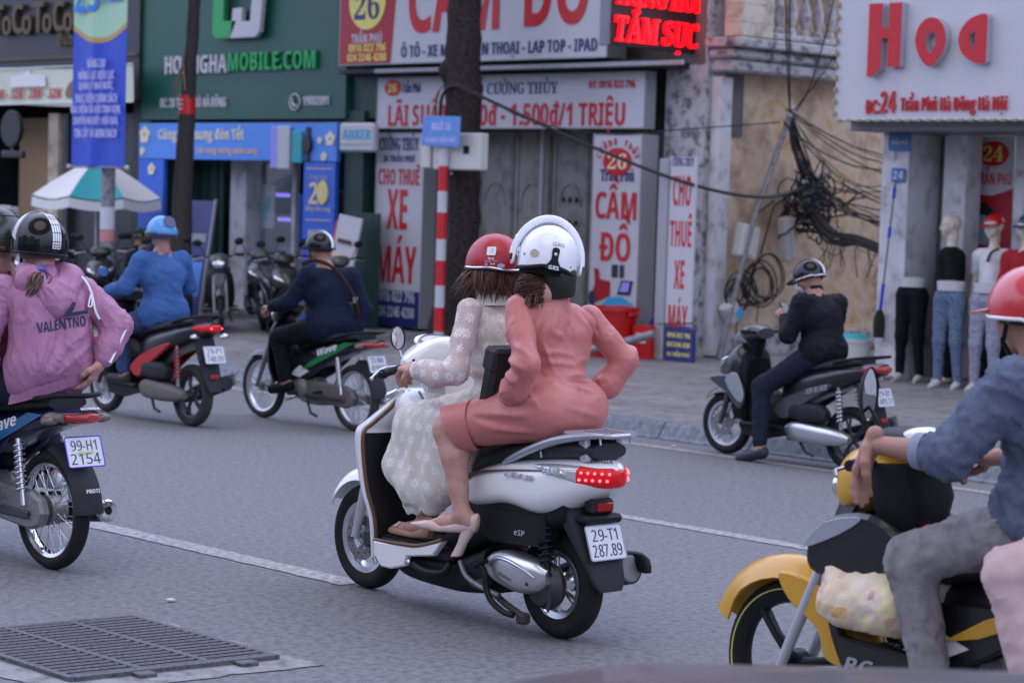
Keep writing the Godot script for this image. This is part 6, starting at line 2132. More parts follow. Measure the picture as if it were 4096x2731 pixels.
	part("silencer_end", mb().lathe([P2(0.0, 0.0), P2(0.02, 0.004), P2(0.05, 0.004), P2(0.058, -0.006)], Transform3D(look(V(1, 0.2, 0)), V(0.862, 0.3, -0.175)), 20), M.plastic_grey, o)
	var nk := []
	for q in [[-0.06, 0.872, 0.075, 0.05], [-0.085, 0.9, 0.105, 0.075], [-0.1, 0.95, 0.125, 0.085], [-0.11, 1.0, 0.135, 0.1], [-0.13, 1.05, 0.14, 0.12]]:
		nk.append(sring(V(q[0], q[1], 0), V(0, 0, q[2]), V(q[3], 0, 0), 28, 3.6))
	part("column_cover", mb().grid(nk, true, 3), M.paint_white, o)
	part("column_foot", mb().tube(spline([V(-0.2, 0.93, 0.1), V(-0.13, 0.885, 0.11), V(-0.04, 0.87, 0.09)], 4), 0.006, 6), M.plastic_grey, o)
	part("neck_shroud", loft_x([[-0.36, 0.8, 0.93, 0.12, 2.6], [-0.28, 0.74, 0.94, 0.13, 2.6], [-0.15, 0.72, 0.9, 0.11, 2.6], [-0.02, 0.7, 0.86, 0.09, 2.6]], 4, 24), M.paint_white, o)
	var stk := Basis(YY, 0.55)
	part("warning_label", mb().box(V(-0.045, 0.985, 0.1265), V(0.055, 0.012, 0.002), 0.0, stk), M.plate_black, o)
	part("data_label", mb().box(V(-0.052, 0.955, 0.1225), V(0.075, 0.03, 0.002), 0.0, stk), M.label_grey, o)
	for q in [V(-0.14, 0.965, 0.118), V(-0.06, 0.925, 0.108)]:
		part("screw", mb().ball(q, V(0.007, 0.007, 0.004), 10, stk), M.plastic_black, o)
	var hb := []
	for q in [[0.215, -0.165, 1.045, 0.022, 0.024], [0.19, -0.175, 1.055, 0.05, 0.034], [0.14, -0.195, 1.07, 0.085, 0.045], [0.09, -0.205, 1.082, 0.105, 0.058], [0.04, -0.21, 1.09, 0.115, 0.064], [0.0, -0.21, 1.092, 0.118, 0.065], [-0.04, -0.21, 1.09, 0.115, 0.064], [-0.09, -0.205, 1.082, 0.105, 0.058], [-0.14, -0.195, 1.07, 0.085, 0.045], [-0.19, -0.175, 1.055, 0.05, 0.034], [-0.215, -0.165, 1.045, 0.022, 0.024]]:
		hb.append(sring(V(q[1], q[2], q[0]), V(q[3], q[3] * 0.28, 0), V(-q[4] * 0.3, q[4], 0), 28, 2.7))
	part("handlebar_cover", mb().grid(hb, true, 3), M.paint_white, o)
	var pod := []
	for i in 15:
		var a := PI * i / 14.0
		pod.append(V(-0.225 - 0.055 * sin(a), 1.135 + 0.022 * sin(a), cos(a) * 0.095))
	part("instrument_hood", mb().tube(pod, spline([0.006, 0.013, 0.015, 0.013, 0.006], 3).slice(0, 13) + [0.006, 0.006], 8), M.paint_white, o)
	part("dial", mb().lathe([P2(0, 0.008), P2(0.07, 0.006), P2(0.088, 0.0)], Transform3D(look(V(0.45, 1, 0)) * Basis.from_scale(V(1, 1, 0.62)), V(-0.2, 1.145, 0)), 28), M.dial_grey, o)
	part("dial_frame", mb().lathe([P2(0.086, 0.0), P2(0.094, 0.006), P2(0.1, 0.0)], Transform3D(look(V(0.45, 1, 0)) * Basis.from_scale(V(1, 1, 0.62)), V(-0.2, 1.145, 0)), 28), M.plastic_grey, o)
	part("reservoir_window", mb().prism([P2(-0.03, -0.012), P2(0.02, -0.012), P2(0.035, 0.012), P2(-0.015, 0.012)], 0.004), M.label_grey, o, Transform3D(Basis(YY, 1.1) * Basis(XX, -0.9), V(-0.135, 1.122, 0.11)))
	for s in [1.0, -1.0]:
		part("switch", mb().box(V(-0.14, 1.078, s * 0.18), V(0.035, 0.012, 0.03), 0.004, Basis(ZZ, -0.5)), M.plastic_black, o)
		part("handlebar", mb().tube([V(-0.17, 1.045, s * 0.2), V(-0.12, 1.02, s * 0.36)], 0.011, 10), M.plastic_black, o)
		part("grip", mb().tube([V(-0.157, 1.038, s * 0.235), V(-0.124, 1.022, s * 0.345)], 0.0165, 14), M.rubber, o)
		part("bar_end", mb().lathe([P2(0, 0), P2(0.021, 0), P2(0.021, 0.018), P2(0.014, 0.024), P2(0.012, 0.034), P2(0, 0.036)], Transform3D(look(V(0.033, -0.016, s * 0.11)), V(-0.124, 1.022, s * 0.345)), 16), M.plastic_black, o)
		part("brake_lever", mb().tube(spline([V(-0.2, 1.04, s * 0.215), V(-0.215, 1.035, s * 0.28), V(-0.18, 1.01, s * 0.36), V(-0.145, 1.0, s * 0.395)], 4), [0.007, 0.007, 0.007, 0.006, 0.006, 0.006, 0.005, 0.005, 0.005, 0.005, 0.005, 0.005, 0.005], 8), M.alloy, o)
		part("lever_ball", mb().ball(V(-0.143, 1.0, s * 0.398), V(0.009, 0.009, 0.009), 12), M.alloy, o)
		mirror(o, V(-0.2, 1.075, s * 0.2), V(-0.185, 1.165, s * 0.235), 0.042, 0.05, V(1.0, 0.12, -0.15 * s), M.chrome, M.plastic_black)

func bars(o: Node3D, x: float, y: float, half: float, mirrors: bool, cover: Material) -> void:
	for s in [1.0, -1.0]:
		part("handlebar", mb().tube(spline([V(x, y - 0.02, 0), V(x, y + 0.01, s * 0.14), V(x + 0.06, y + 0.02, s * half)], 4), 0.012, 8), M.plastic_black, o)
		part("grip", mb().tube([V(x + 0.03, y + 0.017, s * (half - 0.12)), V(x + 0.062, y + 0.02, s * half)], 0.018, 10), M.rubber, o)
		part("brake_lever", mb().tube([V(x - 0.01, y + 0.01, s * (half - 0.14)), V(x - 0.02, y - 0.005, s * (half - 0.04)), V(x + 0.03, y - 0.015, s * (half + 0.02))], 0.006, 6), M.alloy, o)
		if mirrors:
			mirror(o, V(x, y + 0.02, s * (half - 0.15)), V(x - 0.01, y + 0.2, s * (half - 0.06)), 0.06, 0.045, V(1, 0.15, -0.1 * s), M.plastic_black, M.plastic_black)

func rear_end(o: Node3D, x: float, y: float, lamp: Array, lit: bool, l1: String, l2: String, rim: Material, ind: Material) -> void:
	part("tail_light", loft_x(lamp, 4, 20), M.tail_lit if lit else M.tail_red, o)
	if lit:
		var led := mb().ball(O3, V(0.008, 0.008, 0.008), 8).commit()
		for i in 5:
			part("lamp_dot", led, M.tail_led, o, tf(V(lamp[-1][0] - 0.012, (lamp[-1][1] + lamp[-1][2]) * 0.5, -0.05 + 0.025 * i)))
	for s in [1.0, -1.0]:
		part("rear_indicator", mb().tube(spline([V(x - 0.06, y + 0.07, s * 0.09), V(x - 0.05, y + 0.075, s * 0.14), V(x - 0.05, y + 0.075, s * 0.18)], 4), spline([0.01, 0.022, 0.012], 4), 10), ind, o)
	plate(o, V(x, y, 0), 0.36, l1, l2, rim)

func underbone(o: Node3D, c: Dictionary) -> void:
	var paint: Material = c.paint
	var rim: Material = c.get("rim", M.alloy)
	var kind: String = c.get("wheels", "spoke")
	var ty: Material = c.get("tyre", M.rubber)
	wheel(o, V(-0.61, 0.275, 0), 0.275, 0.222, 0.07, kind, rim, ty, 0.2)
	var rw := wheel(o, V(0.61, 0.275, 0), 0.275, 0.222, 0.078, kind, rim, ty, 0.5)
	part("brake_drum", mb().lathe([P2(0, -0.045), P2(0.065, -0.045), P2(0.07, 0.04), P2(0, 0.05)], Transform3D(ZAX, O3), 20), M.alloy_dull, rw)
	for s in [1.0, -1.0]:
		part("fork_leg", mb().tube([V(-0.61, 0.275, s * 0.08), V(-0.51, 0.5, s * 0.08), V(-0.38, 0.8, s * 0.07)], [0.018, 0.022, 0.022], 10), c.get("fork", M.alloy_dull), o)
	if not c.get("own_mudguard", false):
		var rows := []
		for i in 13:
			var a := lerpf(0.2, 2.3, i / 12.0)
			var row := PackedVector3Array()
			for j in 9:
				var u := -1.0 + 2.0 * j / 8.0
				var rr := 0.315 - 0.05 * pow(absf(u), 2.2)
				row.append(V(-0.61 + cos(a) * rr, 0.275 + sin(a) * rr, u * 0.055))
			rows.append(row)
		part("front_mudguard", sheet(rows, 0.005), paint, o)
	part("head_cowl", loft_x([[-0.44, 0.86, 0.93, 0.05, 2.4], [-0.39, 0.8, 1.0, 0.1, 2.4], [-0.31, 0.82, 1.03, 0.13, 2.6], [-0.23, 0.88, 1.02, 0.12, 2.6], [-0.17, 0.93, 0.99, 0.06, 2.4]], 4, 24), c.get("cowl", paint), o)
	part("headlamp", mb().ball(V(-0.415, 0.89, 0), V(0.04, 0.06, 0.09), 14), M.reflector_chrome, o)
	bars(o, -0.24, 0.975, 0.33, c.get("mirrors", true), paint)
	var e := spline([V(-0.32, 0.85, 0.09), V(-0.33, 0.75, 0.16), V(-0.33, 0.6, 0.185), V(-0.31, 0.45, 0.185), V(-0.27, 0.33, 0.16)], 4)
	var ro := []
	for p in e:
		var row := PackedVector3Array()
		for j in 13:
			var u := 1.0 - 2.0 * j / 12.0
			row.append(V(p.x - 0.12 * pow(1.0 - u * u, 0.7) + 0.01, p.y, u * p.z))
		ro.append(row)
	part("leg_shield", sheet(ro, 0.012), c.get("shield", M.plastic_black), o)
	part("shield_front", loft_x([[-0.5, 0.54, 0.64, 0.03, 2.4], [-0.44, 0.48, 0.78, 0.09, 2.6], [-0.37, 0.44, 0.86, 0.1, 2.6], [-0.32, 0.45, 0.84, 0.06, 2.6]], 4, 20), paint, o)
	part("spine", loft_x([[-0.36, 0.5, 0.82, 0.055, 2.6], [-0.22, 0.45, 0.66, 0.065, 2.6], [-0.05, 0.46, 0.62, 0.075, 2.6], [0.12, 0.5, 0.66, 0.09, 2.6]], 4, 20), c.get("shield", M.plastic_black), o)
	part("rear_body", loft_x([[-0.02, 0.5, 0.63, 0.075, 2.6], [0.2, 0.49, 0.69, 0.11, 2.6], [0.42, 0.57, 0.725, 0.125, 2.6], [0.62, 0.64, 0.75, 0.12, 2.6], [0.78, 0.68, 0.765, 0.095, 2.4], [0.9, 0.715, 0.765, 0.045, 2.2]], 4, 24), paint, o)
	for s in [1.0, -1.0]:
		part("side_panel", mb().prism(spline([P2(-0.06, 0.56), P2(-0.12, 0.42), P2(0.0, 0.37), P2(0.2, 0.44), P2(0.42, 0.6), P2(0.2, 0.6)], 4, true), 0.03, 0.008), paint, o, tf(V(0, 0, s * 0.105)))
		if c.has("stripe"):
			part("stripe", mb().prism([P2(0.05, 0.47), P2(0.18, 0.5), P2(0.72, 0.73), P2(0.6, 0.73), P2(0.2, 0.56)], 0.004), c.stripe, o, tf(V(0, 0, s * 0.133)))
			part("stripe_white", mb().prism([P2(-0.1, 0.42), P2(0.02, 0.4), P2(0.14, 0.46), P2(0.02, 0.5)], 0.004), M.print_white, o, tf(V(0, 0, s * 0.123)))
		if c.has("word"):
			letters(c.word, 0.26, 0.055, M.print_white, o, V(0.38, 0.655, s * 0.137), {"skew": 0.35, "depth": 0.004, "turn": Basis(ZZ, 0.28) if s > 0 else Basis(YY, PI) * Basis(ZZ, -0.28), "name": "side_lettering"})
		var sk := hub("shock_absorber", o)
		part("damper", rod(V(0.57, 0.3, s * 0.13), V(0.5, 0.6, s * 0.12), 0.013, 10), M.alloy, sk)
		part("spring", coil(V(0.553, 0.36, s * 0.13), V(0.505, 0.58, s * 0.12), 0.024, 0.005, 9), M.chrome, sk)
		part("footpeg", mb().tube([V(0.02, 0.27, s * 0.1), V(0.02, 0.27, s * 0.24)], 0.016, 8), M.rubber, o)
		part("pillion_peg", mb().tube([V(0.3, 0.3, s * 0.1), V(0.33, 0.3, s * 0.22)], 0.014, 8), M.rubber, o)
	part("seat", loft_x([[-0.04, 0.61, 0.68, 0.09, 2.6], [0.1, 0.65, 0.74, 0.125, 2.8], [0.3, 0.7, 0.77, 0.13, 2.8], [0.5, 0.72, 0.795, 0.13, 2.8], [0.72, 0.75, 0.805, 0.1, 2.6]], 4, 24), M.seat_vinyl, o)
	part("grab_rail", mb().tube(spline([V(0.45, 0.75, 0.13), V(0.62, 0.79, 0.14), V(0.8, 0.82, 0.11), V(0.88, 0.825, 0.0), V(0.8, 0.82, -0.11), V(0.62, 0.79, -0.14), V(0.45, 0.75, -0.13)], 5), 0.017, 8, 3, 0.7), c.get("rail", M.plastic_black), o)
	var g := []
	for i in 11:
		var a := lerpf(1.35, 0.05, i / 10.0)
		var row := PackedVector3Array()
		for j in 7:
			var u := -1.0 + 2.0 * j / 6.0
			var rr := 0.325 - 0.03 * u * u
			row.append(V(0.61 + cos(a) * rr, 0.275 + sin(a) * rr, u * 0.075))
		g.append(row)
	part("rear_mudguard", sheet(g, 0.006), M.plastic_dark, o)
	rear_end(o, 0.84, 0.635, [[0.74, 0.685, 0.745, 0.112, 2.4], [0.84, 0.69, 0.752, 0.085, 2.4], [0.9, 0.7, 0.75, 0.055, 2.2], [0.918, 0.71, 0.74, 0.02, 2.2]], c.get("lit", false), c.get("l1", "29-H1"), c.get("l2", "436.52"), c.get("plate_rim", M.board_frame), c.get("indicator", M.lens_smoke))
	part("engine", mb().box(V(0.02, 0.32, 0), V(0.34, 0.17, 0.2), 0.05), M.alloy_dull, o)
	part("crank_cover", mb().lathe([P2(0, 0.03), P2(0.05, 0.03), P2(0.09, 0.0), P2(0.095, -0.03)], Transform3D(ZAX, V(0.02, 0.31, 0.115)), 20), M.alloy_dull, o)
	for i in 7:
		part("cylinder_fin", mb().lathe([P2(0.03, -0.003), P2(0.062, -0.003), P2(0.062, 0.003), P2(0.03, 0.003)], Transform3D(look(V(-1, 0.1, 0)), V(-0.16 - i * 0.018, 0.34, 0)), 16), M.alloy_dark, o)
	part("chain_case", mb().prism([P2(0.1, 0.23), P2(0.6, 0.19), P2(0.68, 0.215), P2(0.71, 0.275), P2(0.68, 0.34), P2(0.6, 0.37), P2(0.1, 0.38)], 0.05, 0.014), c.get("case", M.alloy_dull), o, tf(V(0, 0, 0.095)))
	part("swing_arm", mb().box(V(0.36, 0.26, 0.13), V(0.5, 0.04, 0.02), 0.008), M.alloy_dark, o)
	part("exhaust", mb().tube(spline([V(-0.2, 0.3, -0.05), V(-0.22, 0.2, -0.1), V(-0.05, 0.17, -0.13), V(0.2, 0.2, -0.16), V(0.4, 0.23, -0.17), V(0.8, 0.28, -0.17)], 5), spline([0.02, 0.02, 0.02, 0.03, 0.05, 0.05], 5), 16), c.get("pipe", M.alloy_dull), o)
	part("exhaust_end", mb().lathe([P2(0.018, -0.04), P2(0.02, 0.006), P2(0.045, 0.008), P2(0.052, 0.0), P2(0.052, -0.02)], Transform3D(look(V(1, 0.125, 0)), V(0.805, 0.281, -0.17)), 20), M.chrome, o)
	part("exhaust_mouth", mb().lathe([P2(0, 0.0), P2(0.019, 0.0)], Transform3D(look(V(-1, -0.125, 0)), V(0.795, 0.28, -0.17)), 14), M.pit_dark, o)
	part("centre_stand", mb().tube([V(0.1, 0.22, 0.1), V(0.2, 0.12, 0.14), V(0.28, 0.1, 0.14)], 0.012, 8), M.iron_dirty, o)
	part("gear_pedal", mb().tube([V(-0.12, 0.2, 0.15), V(0.02, 0.24, 0.14), V(0.16, 0.22, 0.15)], 0.008, 6), M.alloy_dull, o)

func auto_scooter(o: Node3D, c: Dictionary) -> void:
	var paint: Material = c.paint
	var acc: Material = c.get("accent", paint)
	var ty: Material = c.get("tyre", M.rubber)
	wheel(o, V(-0.64, 0.25, 0), 0.25, 0.182, 0.085, "five", c.get("rim", M.alloy_paint), ty, 0.2)
	disc_brake(o, V(-0.64, 0.25, 0.055), 0.1)
	wheel(o, V(0.64, 0.25, 0), 0.25, 0.182, 0.095, "five", c.get("rear_rim", M.alloy_dark), ty, 0.6)
	for s in [1.0, -1.0]:
		part("fork_leg", mb().tube([V(-0.64, 0.25, s * 0.085), V(-0.56, 0.5, s * 0.085), V(-0.5, 0.7, s * 0.07)], [0.02, 0.026, 0.024], 10), M.alloy_dark, o)
	var rows := []
	for i in 13:
		var a := lerpf(0.4, 2.3, i / 12.0)
		var row := PackedVector3Array()
		for j in 9:
			var u := -1.0 + 2.0 * j / 8.0
			var rr := 0.3 - 0.05 * pow(absf(u), 2.2)
			row.append(V(-0.64 + cos(a) * rr, 0.25 + sin(a) * rr, u * 0.065))
		rows.append(row)
	part("front_mudguard", sheet(rows, 0.006), paint, o)
	part("nose", loft_x([[-0.72, 0.66, 0.7, 0.02, 2.4], [-0.62, 0.56, 0.82, 0.11, 2.6], [-0.5, 0.46, 0.9, 0.18, 2.8], [-0.42, 0.42, 0.92, 0.2, 3.0], [-0.36, 0.42, 0.88, 0.19, 3.0]], 4, 28), paint, o)
	part("leg_shield", loft_x([[-0.44, 0.3, 0.86, 0.19, 4.0], [-0.36, 0.29, 0.86, 0.185, 4.0], [-0.32, 0.3, 0.8, 0.15, 4.0]], 3, 24), M.plastic_black, o)
	for s in [1.0, -1.0]:
		part("nose_wing", mb().prism(spline([P2(-0.68, 0.62), P2(-0.5, 0.66), P2(-0.36, 0.62), P2(-0.3, 0.5), P2(-0.34, 0.4), P2(-0.42, 0.44), P2(-0.5, 0.52)], 4, true), 0.03, 0.01), acc, o, tf(V(0, 0, s * 0.185)))
		part("front_lamp", mb().tube(spline([V(-0.66, 0.72, s * 0.06), V(-0.58, 0.76, s * 0.13), V(-0.5, 0.8, s * 0.165)], 4), spline([0.01, 0.03, 0.01], 4), 10), M.reflector_chrome, o)
		part("foot_panel", mb().box(V(-0.12, 0.29, s * 0.15), V(0.44, 0.03, 0.12), 0.01), M.plastic_black, o)
		part("under_panel", mb().prism([P2(-0.36, 0.28), P2(0.1, 0.28), P2(0.16, 0.24), P2(-0.1, 0.18), P2(-0.32, 0.2)], 0.03, 0.008), M.plastic_black, o, tf(V(0, 0, s * 0.17)))
	part("handlebar_cowl", loft_x([[-0.48, 0.96, 1.0, 0.05, 2.4], [-0.42, 0.93, 1.06, 0.12, 2.6], [-0.34, 0.93, 1.07, 0.14, 2.6], [-0.26, 0.96, 1.04, 0.1, 2.4]], 4, 24), acc if c.get("cowl_accent", false) else paint, o)
	part("steering_stem", mb().tube([V(-0.36, 0.95, 0), V(-0.4, 0.8, 0)], 0.08, 14), M.plastic_black, o)
	bars(o, -0.28, 1.0, 0.34, c.get("mirrors", true), paint)
	part("tunnel", loft_x([[-0.4, 0.28, 0.7, 0.12, 3.0], [-0.22, 0.26, 0.58, 0.12, 3.0], [-0.05, 0.26, 0.54, 0.12, 3.0], [0.1, 0.3, 0.64, 0.13, 3.0]], 4, 24), M.plastic_black, o)
	part("rear_body", loft_x([[0.02, 0.46, 0.66, 0.11, 3.0], [0.16, 0.45, 0.73, 0.16, 3.0], [0.36, 0.54, 0.77, 0.175, 2.8], [0.58, 0.62, 0.81, 0.165, 2.8], [0.78, 0.7, 0.84, 0.12, 2.6], [0.93, 0.76, 0.845, 0.06, 2.4]], 4, 28), paint, o)
	for s in [1.0, -1.0]:
		part("side_fin", mb().prism(spline([P2(-0.02, 0.42), P2(0.1, 0.36), P2(0.24, 0.46), P2(0.56, 0.66), P2(0.34, 0.62), P2(0.08, 0.52)], 4, true), 0.03, 0.01), acc, o, tf(V(0, 0, s * 0.165)))
	part("seat", loft_x([[-0.02, 0.66, 0.71, 0.1, 2.6], [0.12, 0.7, 0.78, 0.14, 2.8], [0.36, 0.75, 0.82, 0.15, 2.8], [0.55, 0.78, 0.86, 0.14, 2.8], [0.76, 0.82, 0.875, 0.1, 2.6]], 4, 24), M.seat_vinyl, o)
	part("grab_rail", mb().tube(spline([V(0.55, 0.83, 0.15), V(0.72, 0.87, 0.15), V(0.88, 0.895, 0.1), V(0.93, 0.9, 0.0), V(0.88, 0.895, -0.1), V(0.72, 0.87, -0.15), V(0.55, 0.83, -0.15)], 5), 0.018, 8, 3, 0.7), c.get("rail", M.plastic_black), o)
	var g := []
	for q in [[0.78, 0.7, 0.08, 0.05], [0.84, 0.56, 0.09, 0.03], [0.9, 0.42, 0.085, 0.015], [0.96, 0.3, 0.06, 0.01]]:
		g.append(sring(V(q[0], q[1], 0), V(0, 0, q[2]), V(q[3], q[3] * 0.4, 0), 16, 3.0))
	part("rear_mudguard", mb().grid(g, true, 3), M.plastic_dark, o)
	part("reflector", mb().box(V(0.94, 0.42, 0), V(0.012, 0.03, 0.08), 0.003), M.tail_red, o)
	rear_end(o, 0.91, 0.66, [[0.8, 0.76, 0.83, 0.12, 2.4], [0.9, 0.765, 0.835, 0.085, 2.4], [0.955, 0.775, 0.83, 0.05, 2.2], [0.968, 0.785, 0.82, 0.02, 2.2]], c.get("lit", false), c.get("l1", "29-P1"), c.get("l2", "748.83"), M.board_frame, M.reflector_chrome if c.get("lit", false) else M.lens_smoke)
	part("transmission_cover", loft_x([[0.08, 0.24, 0.3, 0.03, 2.6], [0.18, 0.2, 0.35, 0.055, 3.0], [0.4, 0.19, 0.34, 0.06, 3.0], [0.62, 0.2, 0.32, 0.055, 2.8], [0.72, 0.23, 0.28, 0.03, 2.6]], 4, 24, 0.13), c.get("case", M.alloy_dull), o)
	part("air_box", loft_x([[0.12, 0.38, 0.44, 0.04, 2.6], [0.2, 0.36, 0.5, 0.06, 3.0], [0.42, 0.36, 0.5, 0.06, 3.0], [0.5, 0.38, 0.45, 0.04, 2.6]], 4, 20, 0.13), M.plastic_dark, o)
	part("engine", mb().box(V(0.2, 0.28, 0), V(0.4, 0.2, 0.16), 0.04), M.alloy_dark, o)
	for s in [1.0, -1.0]:
		var sk := hub("shock_absorber", o)
		part("damper", rod(V(0.64, 0.32, s * 0.14), V(0.58, 0.66, s * 0.12), 0.014, 10), M.alloy_dull, sk)
		part("spring", coil(V(0.628, 0.38, s * 0.14), V(0.588, 0.62, s * 0.12), 0.027, 0.006, 8), c.get("spring", M.chrome), sk)
	part("exhaust", mb().tube(spline([V(0.1, 0.2, -0.1), V(0.3, 0.2, -0.15), V(0.5, 0.26, -0.17), V(0.86, 0.36, -0.17)], 5), spline([0.025, 0.045, 0.065, 0.06], 5), 18), M.plastic_dark, o)
	part("exhaust_guard", mb().box(V(0.72, 0.35, -0.235), V(0.36, 0.1, 0.02), 0.01, Basis(ZZ, 0.28)), M.plastic_grey, o)
	part("centre_stand", mb().tube([V(0.2, 0.2, 0.1), V(0.3, 0.12, 0.14), V(0.38, 0.1, 0.14)], 0.012, 8), M.iron_dirty, o)

func traffic() -> void:
	var o := thing("motorbike", "dark blue motorbike with spoked wheels in the left foreground", "motorbike", V(-9.25, 0, -5.53), 0.0)
	underbone(o, {"paint": M.paint_navy, "stripe": M.stripe_blue, "word": "Wave", "l1": "99-H1", "l2": "2154", "plate_rim": M.plate_rim, "pipe": M.plastic_black, "rim": M.chrome, "indicator": M.lens_smoke})
	letters("TAKEGAWA", 0.09, 0.012, M.sign_yellow, o, V(0.871, 0.567, 0.0), {"turn": Basis(V(0, 0, -1), YY, V(1, 0, 0)) * Basis(XX, -0.36), "depth": 0.002, "name": "plate_sticker"})
	letters("PROTI", 0.07, 0.018, M.print_white, o, V(0.94, 0.4, 0.0), {"turn": Basis(V(0, 0, -1), YY, V(1, 0, 0)) * Basis(XX, -0.2), "depth": 0.002, "name": "mudguard_sticker"})
	letters("MOTUL", 0.06, 0.016, M.sign_red, o, V(0.4, 0.27, 0.122), {"depth": 0.002, "name": "case_sticker"})
	letters("HONDA", 0.1, 0.016, M.print_white, o, V(0.905, 0.768, 0.0), {"turn": Basis(V(0, 0, -1), YY, V(1, 0, 0)) * Basis(XX, -1.0), "depth": 0.002, "name": "tail_lettering"})
	part("side_marker", mb().tube(spline([V(0.68, 0.71, 0.115), V(0.76, 0.72, 0.118), V(0.83, 0.72, 0.095)], 4), spline([0.006, 0.026, 0.018], 4), 10), M.lens_smoke, o)
	o = thing("motorbike", "black scooter with red flashes and a lit tail lamp, ridden by the man in blue", "motorbike", V(-14.92, road_y(-10.45), -10.45), -0.04)
	auto_scooter(o, {"paint": M.paint_black, "accent": M.paint_red, "lit": true, "l1": "29-P1", "l2": "748.09", "tyre": M.rubber_worn, "spring": M.paint_red, "case": M.alloy_dirty})
	o = thing("motorbike", "dark green bike with spoked wheels ridden by the man in navy", "motorbike", V(-14.26, road_y(-11.6), -11.6), 0.0)
	underbone(o, {"paint": M.paint_black, "stripe": M.paint_green, "l1": "33-M4", "l2": "4990", "tyre": M.rubber_worn, "mirrors": false, "word": "Wave", "case": M.alloy_dirty})
	o = thing("motorbike", "black and silver scooter stopped at the kerb on the right", "motorbike", V(-10.78, road_y(-13.62), -13.62), -0.03)
	auto_scooter(o, {"paint": M.paint_black, "accent": M.paint_graphite, "l1": "29-B1", "l2": "489.51", "cowl_accent": true, "case": M.alloy, "mirrors": false})
	part("cowl_panel", mb().prism(spline([P2(-0.5, 0.62), P2(-0.38, 0.68), P2(-0.3, 0.5), P2(-0.36, 0.46)], 4, true), 0.01, 0.002), M.paint_silver, o, tf(V(0, 0, 0.203)))
	letters("AIR BLADE", 0.22, 0.04, M.print_grey, o, V(0.42, 0.62, 0.185), {"skew": 0.3, "depth": 0.004, "turn": Basis(ZZ, 0.25), "name": "side_lettering"})
	o = thing("motorbike", "yellow and black motorbike in the right foreground, partly out of view", "motorbike", V(-3.84, 0, -5.71), 0.0)
	underbone(o, {"paint": M.paint_black, "wheels": "three", "rim": M.plastic_black, "own_mudguard": true, "cowl": M.paint_yellow, "shield": M.plastic_black, "fork": M.alloy_paint, "mirrors": false, "stripe": M.paint_yellow})
	part("tyre_stripe", mb().lathe([P2(0.243, -0.001), P2(0.247, 0.001)], Transform3D(ZAX, V(-0.61, 0.275, 0.0355)), 48), M.sign_yellow, o)
	var rows := []
	for i in 15:
		var t := i / 14.0
		var a := lerpf(0.35, 2.75, t)
		var row := PackedVector3Array()
		for j in 11:
			var u := -1.0 + 2.0 * j / 10.0
			var rr := 0.335 + 0.02 * sin(a) - 0.07 * pow(absf(u), 2.0)
			row.append(V(-0.61 + cos(a) * rr * 1.05, 0.275 + sin(a) * rr, u * (0.075 - 0.04 * smoothstep(0.75, 1.0, t))))
		rows.append(row)
	part("front_mudguard", sheet(rows, 0.008), M.paint_yellow, o)
	for s in [1.0, -1.0]:
		part("mudguard_cheek", mb().prism(spline([P2(-0.62, 0.585), P2(-0.45, 0.56), P2(-0.35, 0.46), P2(-0.3, 0.32), P2(-0.42, 0.33), P2(-0.46, 0.42), P2(-0.58, 0.5)], 4, true), 0.02, 0.006), M.paint_yellow, o, tf(V(0, 0, s * 0.085)))
		part("shield_wing", mb().prism(spline([P2(-0.44, 0.7), P2(-0.36, 0.8), P2(-0.2, 0.83), P2(-0.08, 0.76), P2(-0.15, 0.64), P2(-0.4, 0.62)], 4, true), 0.05, 0.015), M.paint_black, o, tf(V(0, 0, s * 0.17)))
		part("silver_flash", mb().prism(spline([P2(-0.44, 0.7), P2(-0.36, 0.79), P2(-0.22, 0.82), P2(-0.3, 0.76)], 3, true), 0.006, 0.001), M.paint_silver, o, tf(V(0, 0, s * 0.199)))
	part("cowl_screen", loft_x([[-0.34, 1.0, 1.03, 0.04, 2.4], [-0.26, 1.01, 1.09, 0.11, 2.4], [-0.16, 1.02, 1.085, 0.11, 2.4], [-0.1, 1.02, 1.05, 0.07, 2.4]], 4, 20), M.plastic_black, o)
	part("cowl_white", loft_x([[-0.2, 1.05, 1.08, 0.05, 2.4], [-0.14, 1.04, 1.1, 0.09, 2.4], [-0.06, 1.0, 1.06, 0.07, 2.4]], 4, 20), M.paint_white, o)
	part("steering_cover", mb().grid([sring(V(-0.2, 0.985, 0), V(0, 0, 0.13), V(0.085, 0, 0), 24, 4.0), sring(V(-0.17, 0.88, 0), V(0, 0, 0.135), V(0.09, 0, 0), 24, 4.0), sring(V(-0.17, 0.76, 0), V(0, 0, 0.11), V(0.07, 0, 0), 24, 4.0)], true, 3), M.plastic_black, o)
	letters("RC", 0.1, 0.045, M.print_grey, o, V(-0.2, 0.36, 0.21), {"skew": 0.3, "depth": 0.004, "name": "side_lettering"})
	part("lower_fairing", mb().prism([P2(-0.3, 0.44), P2(0.0, 0.42), P2(0.12, 0.3), P2(-0.05, 0.22), P2(-0.26, 0.26)], 0.05, 0.012), M.paint_black, o, tf(V(0, 0, 0.18)))
	mirror(o, V(-0.15, 1.04, 0.17), V(-0.24, 1.2, 0.16), 0.05, 0.085, V(1, 0.0, -0.1), M.plastic_black, M.plastic_black)
	var bg := thing("cloth_bag", "pale printed cloth bag carried on the yellow motorbike's step", "bag", V(-3.84, 0, -5.71), 0.0)
